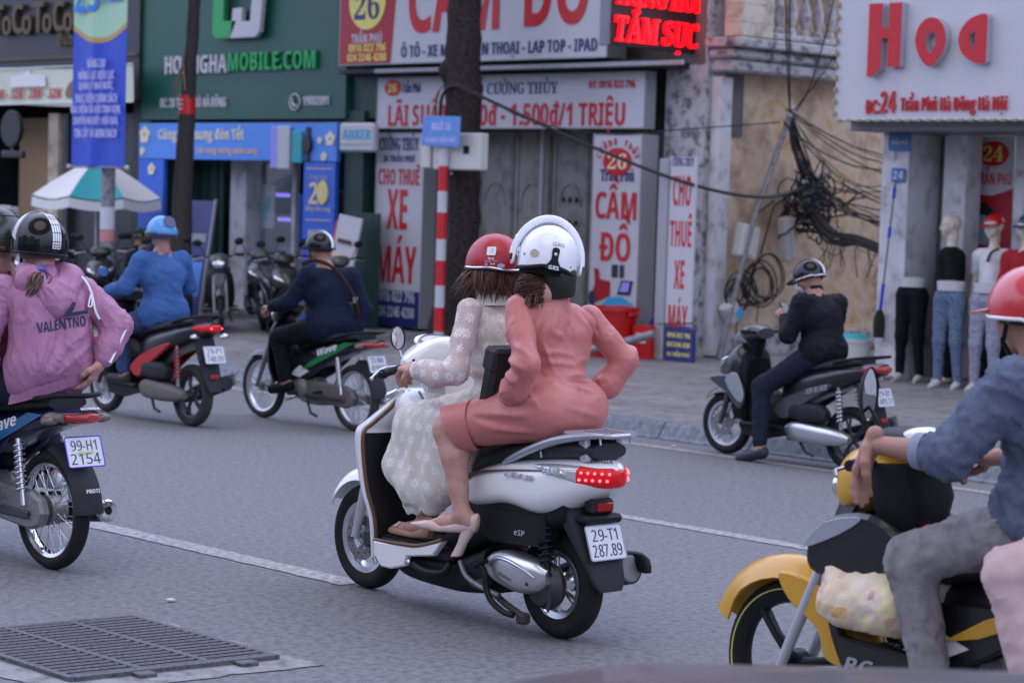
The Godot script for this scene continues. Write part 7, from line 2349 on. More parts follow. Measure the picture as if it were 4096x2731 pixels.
	var bm := Blob.new([[V(-0.28, 0.57, 0.05), 0.1, V(-0.1, 0.6, 0.05), 0.12], [V(-0.27, 0.55, 0.17), 0.085, V(-0.1, 0.56, 0.15), 0.1], [V(-0.27, 0.66, 0.1), 0.06, V(-0.1, 0.7, 0.08), 0.06], [V(-0.08, 0.68, -0.05), 0.05, V(0.02, 0.72, -0.12), 0.035], [V(-0.34, 0.62, 0.16), 0.04, V(-0.34, 0.52, 0.16), 0.05]], 0.012, 50.0).mesh()
	rough(bm, 0.016, 9.0)
	part("sack", bm, M.bag_print, bg)
	for z in [0.1, -0.02]:
		part("handle", mb().tube(spline([V(-0.34, 0.64, z + 0.08), V(-0.37, 0.72, z + 0.08), V(-0.29, 0.75, z + 0.08), V(-0.24, 0.7, z + 0.06)], 4), 0.008, 6), M.strap_brown, bg)
	part("red_edge", mb().tube(spline([V(-0.2, 0.76, 0.05), V(-0.08, 0.79, 0.04), V(0.04, 0.78, 0.02)], 4), 0.016, 8), M.plastic_red, bg)
	var spots := [
		[-19.55, -19.6, 2.5, "s", M.paint_graphite, M.paint_graphite, "dark grey scooter parked at the pawn shop doors behind the riders"],
		[-22.0, -18.3, 2.7, "s", M.paint_graphite, M.bronze, "grey scooter with a rust-brown edge parked before the rental sign"],
		[-22.6, -17.9, 2.65, "s", M.paint_black, M.paint_black, "black scooter parked just behind the man in navy"],
		[-23.5, -17.6, 2.5, "u", M.paint_graphite, M.paint_red, "dark motorbike with red panels parked behind the man in navy"],
		[-24.1, -17.2, 2.5, "u", M.paint_blue, M.paint_white, "blue motorbike parked left of the one with red panels"],
		[-23.9, -18.6, 2.5, "s", M.paint_graphite, M.paint_black, "graphite scooter in the second row before the blue gate"],
		[-24.7, -16.6, 2.45, "s", M.paint_black, M.paint_graphite, "black scooter with bright mirrors parked behind the man in blue"],
		[-25.2, -16.2, 2.45, "u", M.paint_black, M.paint_graphite, "black motorbike parked against the lamp post"],
		[-25.6, -18.0, 2.4, "s", M.paint_black, M.paint_black, "black scooter in the second row behind the slim tree"],
		[-26.2, -16.6, 2.4, "u", M.paint_red, M.paint_black, "dark red motorbike parked behind the lamp post"],
		[-26.9, -16.9, 2.4, "s", M.paint_graphite, M.paint_graphite, "graphite scooter parked left of the lamp post"],
		[-27.7, -16.8, 2.4, "u", M.paint_graphite, M.paint_white, "dark motorbike with white flashes parked below the umbrella"],
		[-28.3, -16.6, 2.4, "s", M.paint_black, M.paint_black, "black scooter at the left end of the parked row"]]
	for q in spots:
		o = thing("parked_motorbike", q[6], "motorbike", V(q[0], WALK_Y, q[1]), q[2], "motorbikes parked on the pavement")
		o.rotation.x = -0.06
		if q[3] == "s":
			auto_scooter(o, {"paint": q[4], "accent": q[5]})
		else:
			underbone(o, {"paint": q[4], "stripe": q[5]})
	car()

func car() -> void:
	var o := thing("parked_car", "dark grey car bonnet blurred in the bottom right corner", "car", V(-1.0, 0.05, -2.68), 0.0)
	var rows := []
	for q in [[-2.15, 0.35, 0.6, 0.6], [-2.1, 0.25, 0.72, 0.76], [-1.9, 0.22, 0.82, 0.84], [-1.2, 0.22, 0.93, 0.88], [-0.75, 0.22, 0.99, 0.88], [-0.6, 0.22, 1.02, 0.88], [1.3, 0.22, 1.02, 0.88], [1.9, 0.24, 0.98, 0.86], [2.1, 0.3, 0.8, 0.75], [2.15, 0.4, 0.7, 0.6]]:
		rows.append(sring(V(q[0], (q[1] + q[2]) * 0.5, 0), V(0, 0, q[3]), V(0, (q[2] - q[1]) * 0.5, 0), 32, 4.5))
	part("body", mb().grid(rows, true, 3), M.paint_car, o)
	var cab := []
	for q in [[-0.62, 0.98, 1.0, 0.76], [0.1, 0.98, 1.4, 0.7], [0.4, 0.98, 1.45, 0.68], [1.1, 0.98, 1.44, 0.68], [1.8, 0.96, 1.0, 0.72]]:
		cab.append(sring(V(q[0], (q[1] + q[2]) * 0.5, 0), V(0, 0, q[3]), V(0, maxf((q[2] - q[1]) * 0.5, 0.01), 0), 28, 3.5))
	part("cabin", mb().grid(cab, true, 3), M.glass_dark, o)
	for x in [-1.35, 1.3]:
		for s in [1.0, -1.0]:
			wheel(o, V(x, 0.31, s * 0.78), 0.31, 0.2, 0.19, "five", M.alloy_paint, M.rubber)
	for s in [1.0, -1.0]:
		part("headlamp", mb().ball(V(-2.03, 0.66, s * 0.58), V(0.08, 0.07, 0.16), 12), M.reflector_chrome, o)
		part("door_line", mb().box(V(0.25, 0.62, s * 0.8815), V(0.012, 0.6, 0.006)), M.plastic_black, o)

var head_cache: MB

func head_mesh() -> MB:
	if head_cache == null:
		var b := [[V(0, 0.035, -0.02), 0.092, V(0, 0.04, 0.012), 0.09], [V(0, -0.055, 0.025), 0.055, V(0, -0.088, 0.06), 0.028], [V(-0.036, -0.03, 0.045), 0.04, V(0.036, -0.03, 0.045), 0.04], [V(-0.04, 0.03, 0.074), 0.02, V(0.04, 0.03, 0.074), 0.02], [V(0, 0.012, 0.092), 0.01, V(0, -0.03, 0.112), 0.015], [V(-0.018, -0.06, 0.088), 0.009, V(0.018, -0.06, 0.088), 0.009]]
		for s in [-1.0, 1.0]:
			b.append([V(s * 0.09, -0.02, -0.002), 0.008, V(s * 0.098, 0.02, -0.014), 0.016])
		b.append([V(0, -0.05, -0.025), 0.052, V(0, -0.13, -0.035), 0.052])
		head_cache = Blob.new(b, 0.0075, 110.0).mesh()
	return head_cache

func ortho(x: Vector3, up: Vector3) -> Basis:
	var a := x.normalized()
	var y := (up - a * up.dot(a)).normalized()
	return Basis(a, y, a.cross(y))

func hand_mesh(w: Vector3, d: Vector3, up: Vector3, side: float, curl: float, cell := 0.0045, size := 1.0, thumb_in := 0.5) -> MB:
	var q := ortho(d, up)
	var b := []
	var P := func(x: float, y: float, z: float) -> Vector3: return w + q * V(x, y, z * side) * size
	b.append([P.call(-0.03, 0, 0), 0.025 * size, P.call(0.02, 0, 0), 0.024 * size])
	for z in [0.026, 0.009, -0.009, -0.026]:
		b.append([P.call(0.015, 0, z * 0.75), 0.0155 * size, P.call(0.072, 0.002, z), 0.0125 * size])
	var k := 0
	for f in [[0.027, 0.041, 0.9], [0.009, 0.046, 1.0], [-0.009, 0.043, 1.05], [-0.026, 0.034, 1.15]]:
		var p := V(0.08, 0.002, f[0])
		var a := 0.25 * curl
		for s in 3:
			a += curl * [0.55, 0.75, 0.6][s] * f[2] * 0.8
			var l: float = f[1] * [1.0, 0.68, 0.52][s]
			var n := p + V(cos(a) * l, -sin(a) * l, f[0] * 0.08)
			b.append([P.call(p.x, p.y, p.z), (0.0105 - 0.001 * s) * size, P.call(n.x, n.y, n.z), (0.0095 - 0.0012 * s) * size])
			p = n
		k += 1
	var t := V(0.012, -0.004, 0.026)
	var t1 := V(0.042, -0.018 - 0.012 * thumb_in, 0.05 - 0.012 * thumb_in)
	var t2 := V(0.072, -0.028 - 0.02 * thumb_in, 0.056 - 0.03 * thumb_in)
	var t3 := V(0.094, -0.034 - 0.024 * thumb_in, 0.052 - 0.04 * thumb_in)
	b.append([P.call(t.x, t.y, t.z), 0.016 * size, P.call(t1.x, t1.y, t1.z), 0.0125 * size])
	b.append([P.call(t1.x, t1.y, t1.z), 0.0118 * size, P.call(t2.x, t2.y, t2.z), 0.0105 * size])
	b.append([P.call(t2.x, t2.y, t2.z), 0.0105 * size, P.call(t3.x, t3.y, t3.z), 0.0085 * size])
	return Blob.new(b, cell, 190.0 / size).mesh()

func folds(mb: MB, amp: float, fq: Vector3, sd := 0.0, skew := 0.0) -> void:
	var nm := mb.normals()
	for i in mb.v.size():
		var p := mb.v[i]
		var y := p.y + skew * p.x
		var n := noise.get_noise_3d(p.x * fq.x + sd, y * fq.y, p.z * fq.z + sd)
		var r := 1.0 - absf(n) * 2.2
		mb.v[i] = p + nm[i] * amp * (r * absf(r) - 0.45)

func creases(mb: MB, list: Array) -> void:
	var nm := mb.normals()
	for c in list:
		var a: Vector3 = c[0]
		var ab: Vector3 = c[1] - a
		var l2 := maxf(ab.length_squared(), 1e-8)
		var w: float = c[2]
		for i in mb.v.size():
			var p := mb.v[i]
			var t := clampf((p - a).dot(ab) / l2, 0.0, 1.0)
			var r := p - a - ab * t
			var off := r.dot(nm[i])
			if absf(off) > 0.07:
				continue
			var d := (r - nm[i] * off).length()   # distance along the cloth
			if d < w * 3.0:
				var fade := sin(PI * clampf(t * 0.9 + 0.05, 0.0, 1.0))
				mb.v[i] = p + nm[i] * c[3] * fade * exp(-(d / w) * (d / w))

func shell(rad: Vector3, low: Callable, inset := 0.0, n := 36, m := 14) -> Array:
	var rows := []
	var rim := []
	for i in m + 1:
		var ring := PackedVector3Array()
		for j in n:
			var az := TAU * j / n
			var f: float = low.call(absf(wrapf(az, -PI, PI)))
			var la := f * i / m
			var p := V(sin(la) * sin(az) * (rad.x - inset), cos(la) * (rad.y - inset), sin(la) * cos(az) * (rad.z - inset))
			if la > PI / 2:
				var k := lerpf(1.0, 1.0 / maxf(sin(la), 0.5), 0.75)
				p.x *= k
				p.z *= k
			ring.append(p)
			if i == m:
				rim.append(p)
		rows.append(ring)
	rim.append(rim[0])
	return [mb().grid(rows, true), rim]

func helmet(parent: Node3D, t: Transform3D, rad: Vector3, low: Callable, m: Material, trim: Material, trim_r := 0.006) -> Node3D:
	var h := hub("helmet", parent, t)
	var s := shell(rad, low)
	part("shell", s[0], m, h)
	part("liner", shell(rad, low, 0.012)[0], M.plastic_black, h)
	part("edge_trim", mb().tube(s[1], trim_r, 8, 0), trim, h)
	return h

func on_shell(h: Node3D, rad: Vector3, az: float, la: float, lift := 0.0015) -> Transform3D:
	var p := V(sin(la) * sin(az) * rad.x, cos(la) * rad.y, sin(la) * cos(az) * rad.z)
	var nrm := V(p.x / (rad.x * rad.x), p.y / (rad.y * rad.y), p.z / (rad.z * rad.z)).normalized()
	var x := YY.cross(nrm).normalized()
	return Transform3D(Basis(x, nrm.cross(x), nrm), p + nrm * lift)

func strands(roots: Array, m: Material, parent: Node3D, called := "hair") -> void:
	var mb := mb()
	for r in roots:
		var n: int = r[0].size()
		var rad := []
		for i in n:
			rad.append(r[1] * (1.0 - 0.75 * pow(float(i) / (n - 1), 2.0)))
		mb.tube(r[0], rad, 5, 3, 0.45)
	part(called, mb, m, parent)

func B(a: Vector3, ra: float, b: Vector3, rb: float) -> Array:
	return [a, ra, b, rb]

func rider(o: Node3D, j: Dictionary, c: Dictionary) -> void:
	var k: float = c.get("cell", 0.02)
	var w: float = c.get("bulk", 1.0)
	var side := V(0, 0, 1)
	var body := [B(j.pel + side * 0.07, 0.1 * w, j.pel - side * 0.07, 0.1 * w), B(j.pel, 0.11 * w, j.chest, 0.115 * w), B(j.chest + side * 0.07, 0.095 * w, j.chest - side * 0.07, 0.095 * w), B(j.sl, 0.055, j.sr, 0.055), B(j.neck, 0.055, j.head + V(0.02, -0.09, 0), 0.05), B(j.chest, 0.1, j.neck, 0.06)]
	for s in ["l", "r"]:
		body.append_array([B(j["s" + s], 0.055, j["e" + s], 0.043), B(j["e" + s], 0.042, j["w" + s], 0.028), B(j.pel + side * (0.08 if s == "l" else -0.08), 0.09, j["k" + s], 0.062), B(j["k" + s], 0.06, j["a" + s], 0.037), B(j["a" + s] + V(0.03, -0.03, 0), 0.036, j["t" + s], 0.026)])
	var bm := Blob.new(body, k, 60.0).mesh()
	var hb: Basis = c.get("head", Basis()) * Basis(YY, -PI / 2)
	bm.add(head_mesh(), Transform3D(hb, j.head))
	for s in ["l", "r"]:
		var sg := 1.0 if s == "l" else -1.0
		if c.has("hand_" + s):
			var h: Array = c["hand_" + s]
			bm.add(hand_mesh(j["w" + s], h[0], h[1], h[2], h[3], c.get("hand_cell", 0.007), h[4] if h.size() > 4 else 1.0))
	part("body", bm, c.skin, o)
	var top := []
	var f: float = c.get("loose", 0.02)
	top.append_array([B(j.pel + side * 0.06 + V(0, 0.03, 0), 0.115 * w + f, j.pel - side * 0.06 + V(0, 0.03, 0), 0.115 * w + f), B(j.pel + V(0, 0.05, 0), 0.11 * w + f, j.chest, 0.12 * w + f), B(j.chest + side * 0.08, 0.1 * w + f * 0.7, j.chest - side * 0.08, 0.1 * w + f * 0.7), B(j.sl - V(0, 0.01, 0), 0.058 + f * 0.5, j.sr - V(0, 0.01, 0), 0.058 + f * 0.5), B(j.chest, 0.1 * w + f, j.neck - V(0, 0.03, 0), 0.06 + f * 0.3)])
	if c.get("collar", false):
		top.append(B(j.neck - V(0, 0.03, 0), 0.06, j.neck + V(0.0, 0.03, 0), 0.058))
	for s in ["l", "r"]:
		var cut: float = c.get("sleeve", 1.0)
		top.append(B(j["s" + s], 0.06 + f * 0.6, j["e" + s], 0.05 + f * 0.6))
		top.append(B(j["e" + s], 0.05 + f * 0.6, j["e" + s].lerp(j["w" + s], 0.97 * cut), 0.036 + f * (0.5 if cut > 0.9 else 0.8)))
	var tm := Blob.new(top, k * 0.9, 95.0).mesh()
	folds(tm, c.get("fold", 0.01), V(7, 10, 7), c.get("seed", 1.0), 0.6)
	part(c.get("top_name", "shirt"), tm, c.top, o)
	var leg := [B(j.pel + side * 0.06, 0.115 * w, j.pel - side * 0.06, 0.115 * w)]
	for s in ["l", "r"]:
		var sd := side * (0.085 if s == "l" else -0.085)
		leg.append(B(j.pel + sd, 0.1 * w, j["k" + s], 0.078))
		leg.append(B(j["k" + s], 0.076, j["k" + s].lerp(j["a" + s], 0.93), 0.058))
	var lm := Blob.new(leg, k, 95.0).mesh()
	folds(lm, 0.009, V(8, 8, 8), c.get("seed", 1.0) + 4.0)
	part("trousers", lm, c.bottom, o)
	for s in ["l", "r"]:
		part("shoe", Blob.new([B(j["a" + s] + V(0.035, -0.035, 0), 0.042, j["t" + s], 0.034), B(j["a" + s] + V(0.04, -0.055, 0), 0.034, j["t" + s] + V(0, -0.012, 0), 0.028)], 0.012, 80.0).mesh(), c.shoe, o)
	if c.has("hair"):
		var hs := shell(V(0.098, 0.112, 0.11), func(az): return 1.35 if az < 1.2 else 1.95)
		part("hair", hs[0], c.hair, o, Transform3D(hb, j.head + V(0, 0.015, 0)))
	for sg in [-1.0, 1.0]:
		part("eye", mb().ball(O3, V(0.011, 0.007, 0.008), 8), M.hair_black, o, Transform3D(hb, j.head + hb * V(sg * 0.034, 0.008, 0.079)))

func people() -> void:
	pillion()
	print("  pillion")
	lace_driver()
	print("  driver")
	hoodie()
	print("  hoodie")
	var hc := func(az): return 1.72 if az < 0.9 else (1.78 if az < 2.2 else 1.85)
	var o := thing("person", "man in a blue shirt, jeans and light blue helmet riding away", "person", V(-14.92, road_y(-10.45), -10.45), -0.04)
	var j := {"pel": V(0.2, 0.86, 0), "chest": V(0.16, 1.18, 0), "neck": V(0.15, 1.37, 0), "head": V(0.14, 1.515, 0), "sl": V(0.15, 1.31, 0.19), "sr": V(0.15, 1.31, -0.19), "el": V(0.09, 1.09, 0.3), "er": V(0.09, 1.09, -0.3), "wl": V(-0.12, 1.05, 0.32), "wr": V(-0.12, 1.05, -0.32), "kl": V(-0.17, 0.74, 0.19), "kr": V(-0.17, 0.74, -0.19), "al": V(-0.1, 0.37, 0.17), "ar": V(-0.1, 0.37, -0.17), "tl": V(-0.3, 0.325, 0.18), "tr": V(-0.3, 0.325, -0.18)}
	rider(o, j, {"skin": M.skin_tan, "top": M.shirt_blue, "bottom": M.denim_blue, "shoe": M.plastic_dark, "collar": true, "bulk": 1.1, "loose": 0.03, "hair": M.hair_black, "hand_l": [V(-1, -0.1, 0), V(0, 1, 0.3), -1.0, 1.3], "hand_r": [V(-1, -0.1, 0), V(0, 1, -0.3), 1.0, 1.3]})
	var R := V(0.118, 0.135, 0.132)
	var h := helmet(o, Transform3D(Basis(YY, -PI / 2), V(0.14, 1.535, 0)), R, hc, M.helmet_blue, M.helmet_navy, 0.008)
	part("back_patch", mb().prism(spline([P2(-0.04, -0.03), P2(0.045, -0.035), P2(0.05, 0.05), P2(-0.03, 0.055)], 3, true), 0.006), M.helmet_navy, h, on_shell(h, R, PI * 1.0, 0.95, 0.003))
	part("band", mb().tube(shell(R, func(az): return hc.call(az) - 0.14)[1], 0.014, 8, 0), M.helmet_navy, h)
	part("badge", mb().box(O3, V(0.025, 0.03, 0.004), 0.002), M.print_grey, h, on_shell(h, R, -1.9, 1.5, 0.012))
	chin_strap(o, V(0.14, 1.5, 0))
	o = thing("person", "man in a navy jumper with a brown shoulder strap riding away", "person", V(-14.26, road_y(-11.6), -11.6), 0.0)
	j = {"pel": V(0.26, 0.82, 0), "chest": V(0.2, 1.12, 0), "neck": V(0.17, 1.32, 0), "head": V(0.11, 1.475, 0.01), "sl": V(0.2, 1.26, 0.2), "sr": V(0.26, 1.25, -0.2), "el": V(0.06, 1.03, 0.28), "er": V(0.36, 0.98, -0.27), "wl": V(-0.13, 0.985, 0.31), "wr": V(0.37, 0.82, -0.2), "kl": V(-0.2, 0.72, 0.18), "kr": V(-0.2, 0.7, -0.18), "al": V(-0.08, 0.36, 0.18), "ar": V(-0.08, 0.36, -0.18), "tl": V(-0.26, 0.285, 0.19), "tr": V(-0.26, 0.285, -0.19)}
	rider(o, j, {"skin": M.skin_tan, "top": M.knit_navy, "bottom": M.cloth_black, "shoe": M.cloth_black, "bulk": 1.2, "loose": 0.03, "hair": M.hair_black, "head": Basis(YY, 0.25), "hand_l": [V(-1, -0.1, 0), V(0, 1, 0.3), -1.0, 1.3], "hand_r": [V(0, -1, 0.2), V(1, 0, 0), 1.0, 0.5], "top_name": "jumper"})
	h = helmet(o, Transform3D(Basis(YY, -PI / 2 + 0.25) * Basis(XX, 0.08), V(0.11, 1.495, 0.01)), V(0.115, 0.125, 0.13), hc, M.helmet_black, M.plastic_black)
	striped(h, V(0.115, 0.125, 0.13), 0.018, true)
	peak(h, V(0.115, 0.125, 0.13), M.plastic_black, 0.07)
	chin_strap(o, V(0.11, 1.46, 0.01))
	part("shoulder_strap", mb().tube(spline([V(0.06, 1.34, 0.16), V(0.16, 1.375, 0.1), V(0.3, 1.32, 0.02), V(0.4, 1.15, -0.08), V(0.42, 0.98, -0.15), V(0.36, 0.86, -0.2)], 5), 0.022, 8, 3, 0.25, V(1, 0, 0)), M.strap_brown, o)
	part("strap_buckle", mb().box(V(0.428, 1.06, -0.115), V(0.012, 0.05, 0.05), 0.004), M.alloy_dull, o)
	o = thing("person", "man in a dark jacket and face mask on the stopped scooter looking at a phone", "person", V(-10.78, road_y(-13.62), -13.62), -0.03)
	j = {"pel": V(0.32, 0.88, 0), "chest": V(0.27, 1.16, 0), "neck": V(0.22, 1.34, 0), "head": V(0.15, 1.46, 0), "sl": V(0.25, 1.28, 0.19), "sr": V(0.29, 1.27, -0.19), "el": V(0.17, 1.02, 0.25), "er": V(0.22, 1.0, -0.25), "wl": V(0.03, 1.14, 0.12), "wr": V(0.05, 1.12, -0.06), "kl": V(-0.08, 0.6, 0.24), "kr": V(-0.1, 0.72, -0.2), "al": V(-0.02, 0.14, 0.31), "ar": V(-0.04, 0.37, -0.19), "tl": V(-0.2, 0.035, 0.33), "tr": V(-0.22, 0.33, -0.2)}
	var hd := Basis(ZZ, 0.35) * Basis(YY, 0.25)
	rider(o, j, {"skin": M.skin_tan, "top": M.jacket_dark, "bottom": M.trouser_navy, "shoe": M.shoe_dark, "collar": true, "bulk": 1.1, "loose": 0.03, "hair": M.hair_black, "head": hd, "hand_l": [V(-0.8, 0.5, -0.1), V(0.2, 0.3, 1), -1.0, 0.9], "hand_r": [V(-0.8, 0.4, 0.2), V(0, -0.5, -1), 1.0, 0.7], "top_name": "jacket"})
	var hR := V(0.115, 0.128, 0.132)
	h = helmet(o, Transform3D(hd * Basis(YY, -PI / 2), V(0.155, 1.482, 0)), hR, hc, M.helmet_black, M.print_white, 0.005)
	striped(h, hR, 0.02, true)
	peak(h, hR, M.plastic_black, 0.075)
	var mk := Blob.new([B(V(-0.03, -0.05, 0.08), 0.035, V(0.03, -0.05, 0.08), 0.035), B(V(0, -0.03, 0.1), 0.025, V(0, -0.09, 0.075), 0.03)], 0.008, 90.0).mesh()
	part("face_mask", mk, M.mask_white, o, Transform3D(hd * Basis(YY, -PI / 2), V(0.15, 1.46, 0)))
	chin_strap(o, V(0.15, 1.44, 0))
	var ph := thing("mobile_phone", "mobile phone held up by the man on the stopped scooter", "phone", V(-10.78, road_y(-13.62), -13.62), -0.03)
	part("case", mb().box(V(-0.02, 1.2, 0.06), V(0.012, 0.15, 0.075), 0.005, Basis(ZZ, 0.7)), M.plastic_dark, ph)
	part("screen", mb().box(V(-0.014, 1.205, 0.06), V(0.004, 0.13, 0.066), 0.001, Basis(ZZ, 0.7)), M.glass_dark, ph)
	o = thing("person", "man in a grey shirt and red helmet on the yellow motorbike at the right edge", "person", V(-3.84, 0, -5.71), 0.0)
	j = {"pel": V(0.33, 0.86, 0), "chest": V(0.33, 1.16, 0), "neck": V(0.3, 1.34, 0), "head": V(0.22, 1.47, 0), "sl": V(0.3, 1.28, 0.19), "sr": V(0.3, 1.28, -0.19), "el": V(0.15, 1.06, 0.29), "er": V(0.15, 1.03, -0.28), "wl": V(-0.12, 1.065, 0.3), "wr": V(-0.1, 0.99, -0.3), "kl": V(-0.03, 0.72, 0.2), "kr": V(-0.06, 0.72, -0.18), "al": V(0.06, 0.34, 0.19), "ar": V(0.04, 0.34, -0.17), "tl": V(-0.14, 0.28, 0.18), "tr": V(-0.14, 0.28, -0.18)}
	rider(o, j, {"cell": 0.013, "hand_cell": 0.005, "skin": M.skin_dark, "top": M.shirt_grey, "bottom": M.trouser_grey, "shoe": M.plastic_dark, "sleeve": 0.12, "bulk": 1.05, "loose": 0.035, "fold": 0.014, "hair": M.hair_black, "head": Basis(YY, -0.2), "hand_l": [V(-0.35, -1, 0.05), V(-1, 0.35, 0.1), -1.0, 0.42, 1.08], "hand_r": [V(-1, -0.1, 0), V(0, 1, -0.3), 1.0, 1.3]})
	part("rolled_cuff", mb().tube([V(0.075, 1.062, 0.291), V(0.04, 1.062, 0.293)], [0.058, 0.055], 18), M.cuff_grey, o)
	h = helmet(o, Transform3D(Basis(YY, -PI / 2 - 0.2), V(0.22, 1.49, 0)), V(0.12, 0.13, 0.135), hc, M.helmet_red_gloss, M.print_white, 0.006)
	peak(h, V(0.12, 0.13, 0.135), M.helmet_red_gloss, 0.09)
	chin_strap(o, V(0.22, 1.45, 0))
	o = thing("person", "passenger in pale pink trousers behind the man in grey, only a knee in view", "person", V(-3.84, 0, -5.71), 0.0)
	j = {"pel": V(0.68, 0.9, 0), "chest": V(0.68, 1.2, 0), "neck": V(0.66, 1.38, 0), "head": V(0.62, 1.52, 0), "sl": V(0.66, 1.32, 0.17), "sr": V(0.66, 1.32, -0.17), "el": V(0.62, 1.05, 0.24), "er": V(0.62, 1.05, -0.24), "wl": V(0.5, 0.9, 0.16), "wr": V(0.5, 0.9, -0.16), "kl": V(0.36, 0.74, 0.26), "kr": V(0.36, 0.74, -0.26), "al": V(0.45, 0.36, 0.23), "ar": V(0.45, 0.36, -0.23), "tl": V(0.28, 0.33, 0.25), "tr": V(0.28, 0.33, -0.25)}
	rider(o, j, {"cell": 0.018, "skin": M.skin, "top": M.tee_white, "bottom": M.trouser_pink, "shoe": M.shoe_tan, "loose": 0.02, "hair": M.hair_brown, "hand_l": [V(-1, -0.4, -0.2), V(0, 0.4, 1), -1.0, 0.6], "hand_r": [V(-1, -0.4, 0.2), V(0, 0.4, -1), 1.0, 0.6]})
	helmet(o, Transform3D(Basis(YY, -PI / 2), V(0.62, 1.54, 0)), V(0.115, 0.13, 0.13), hc, M.helmet_white, M.plastic_black)
	o = thing("person", "driver in maroon with an olive black helmet at the left edge", "person", V(-9.25, 0, -5.53), 0.0)
	j = {"pel": V(0.12, 0.84, 0), "chest": V(0.13, 1.16, 0.0), "neck": V(0.15, 1.35, 0.02), "head": V(0.14, 1.5, 0.03), "sl": V(0.14, 1.3, 0.19), "sr": V(0.17, 1.3, -0.18), "el": V(0.06, 1.05, 0.28), "er": V(0.06, 1.05, -0.28), "wl": V(-0.2, 1.0, 0.31), "wr": V(-0.2, 1.0, -0.31), "kl": V(-0.2, 0.72, 0.18), "kr": V(-0.2, 0.72, -0.18), "al": V(-0.08, 0.36, 0.18), "ar": V(-0.08, 0.36, -0.18), "tl": V(-0.26, 0.285, 0.19), "tr": V(-0.26, 0.285, -0.19)}
	rider(o, j, {"skin": M.skin_tan, "top": M.jacket_maroon, "bottom": M.trouser_navy, "shoe": M.plastic_dark, "collar": true, "loose": 0.025, "hair": M.hair_black, "hand_l": [V(-1, -0.1, 0), V(0, 1, 0.3), -1.0, 1.3], "hand_r": [V(-1, -0.1, 0), V(0, 1, -0.3), 1.0, 1.3], "top_name": "jacket"})
	var jr := V(0.128, 0.142, 0.142)
	h = helmet(o, Transform3D(Basis(YY, -PI / 2), V(0.14, 1.515, 0.03)), jr, func(az): return 1.6 if az < 0.9 else 2.05, M.helmet_olive, M.plastic_black)
	part("seam", mb().tube(shell(jr, func(az): return 1.0 + 0.2 * cos(az))[1], 0.0025, 6, 0), M.plastic_black, h)
	letters("HONDA", 0.06, 0.014, M.letter_amber, h, on_shell(h, jr, 2.6, 1.92, 0.004).origin, {"turn": on_shell(h, jr, 2.6, 1.92).basis, "depth": 0.002, "skew": 0.3})
	o = thing("person", "person in dark clothes and a green cap sitting beyond the parked motorbikes", "person", V(-27.1, WALK_Y, -18.75), PI + 0.9)
	j = {"pel": V(0.1, 0.5, 0), "chest": V(0.05, 0.82, 0), "neck": V(0.0, 1.0, 0), "head": V(-0.03, 1.13, 0), "sl": V(0.02, 0.94, 0.18), "sr": V(0.02, 0.94, -0.18), "el": V(-0.06, 0.68, 0.24), "er": V(-0.06, 0.68, -0.24), "wl": V(-0.25, 0.58, 0.12), "wr": V(-0.25, 0.58, -0.12), "kl": V(-0.35, 0.52, 0.15), "kr": V(-0.35, 0.52, -0.15), "al": V(-0.33, 0.1, 0.14), "ar": V(-0.33, 0.1, -0.14), "tl": V(-0.5, 0.035, 0.16), "tr": V(-0.5, 0.035, -0.16)}
	rider(o, j, {"cell": 0.025, "skin": M.skin_dark, "top": M.jacket_dark, "bottom": M.cloth_black, "shoe": M.plastic_dark, "hair": M.hair_black, "hand_l": [V(-1, -0.3, 0), V(0, 1, 0), -1.0, 0.6], "hand_r": [V(-1, -0.3, 0), V(0, 1, 0), 1.0, 0.6], "hand_cell": 0.01})
	h = hub("cap", o, Transform3D(Basis(YY, -PI / 2), V(-0.03, 1.16, 0)))
	part("crown", shell(V(0.105, 0.1, 0.118), func(az): return 1.55)[0], M.cap_green, h)
	peak(h, V(0.105, 0.1, 0.118), M.cap_green, 0.07)
	var sto := thing("stool", "low plastic stool under the seated person beyond the motorbikes", "stool", V(-27.1, WALK_Y, -18.75), PI + 0.9)
	part("seat", mb().box(V(0.1, 0.38, 0), V(0.32, 0.04, 0.32), 0.015), M.plastic_blue, sto)
	for q in [V(0.22, 0, 0.12), V(0.22, 0, -0.12), V(-0.02, 0, 0.12), V(-0.02, 0, -0.12)]:
		part("leg", mb().tube([q, V(lerpf(q.x, 0.1, 0.25), 0.37, q.z * 0.8)], 0.02, 6), M.plastic_blue, sto)

func chin_strap(o: Node3D, c: Vector3) -> void:
	for s in [1.0, -1.0]:
		part("chin_strap", mb().tube([c + V(-0.01, 0.03, s * 0.1), c + V(-0.04, -0.06, s * 0.075), c + V(-0.05, -0.1, s * 0.02)], 0.007, 6, 3, 0.5), M.plastic_black, o)

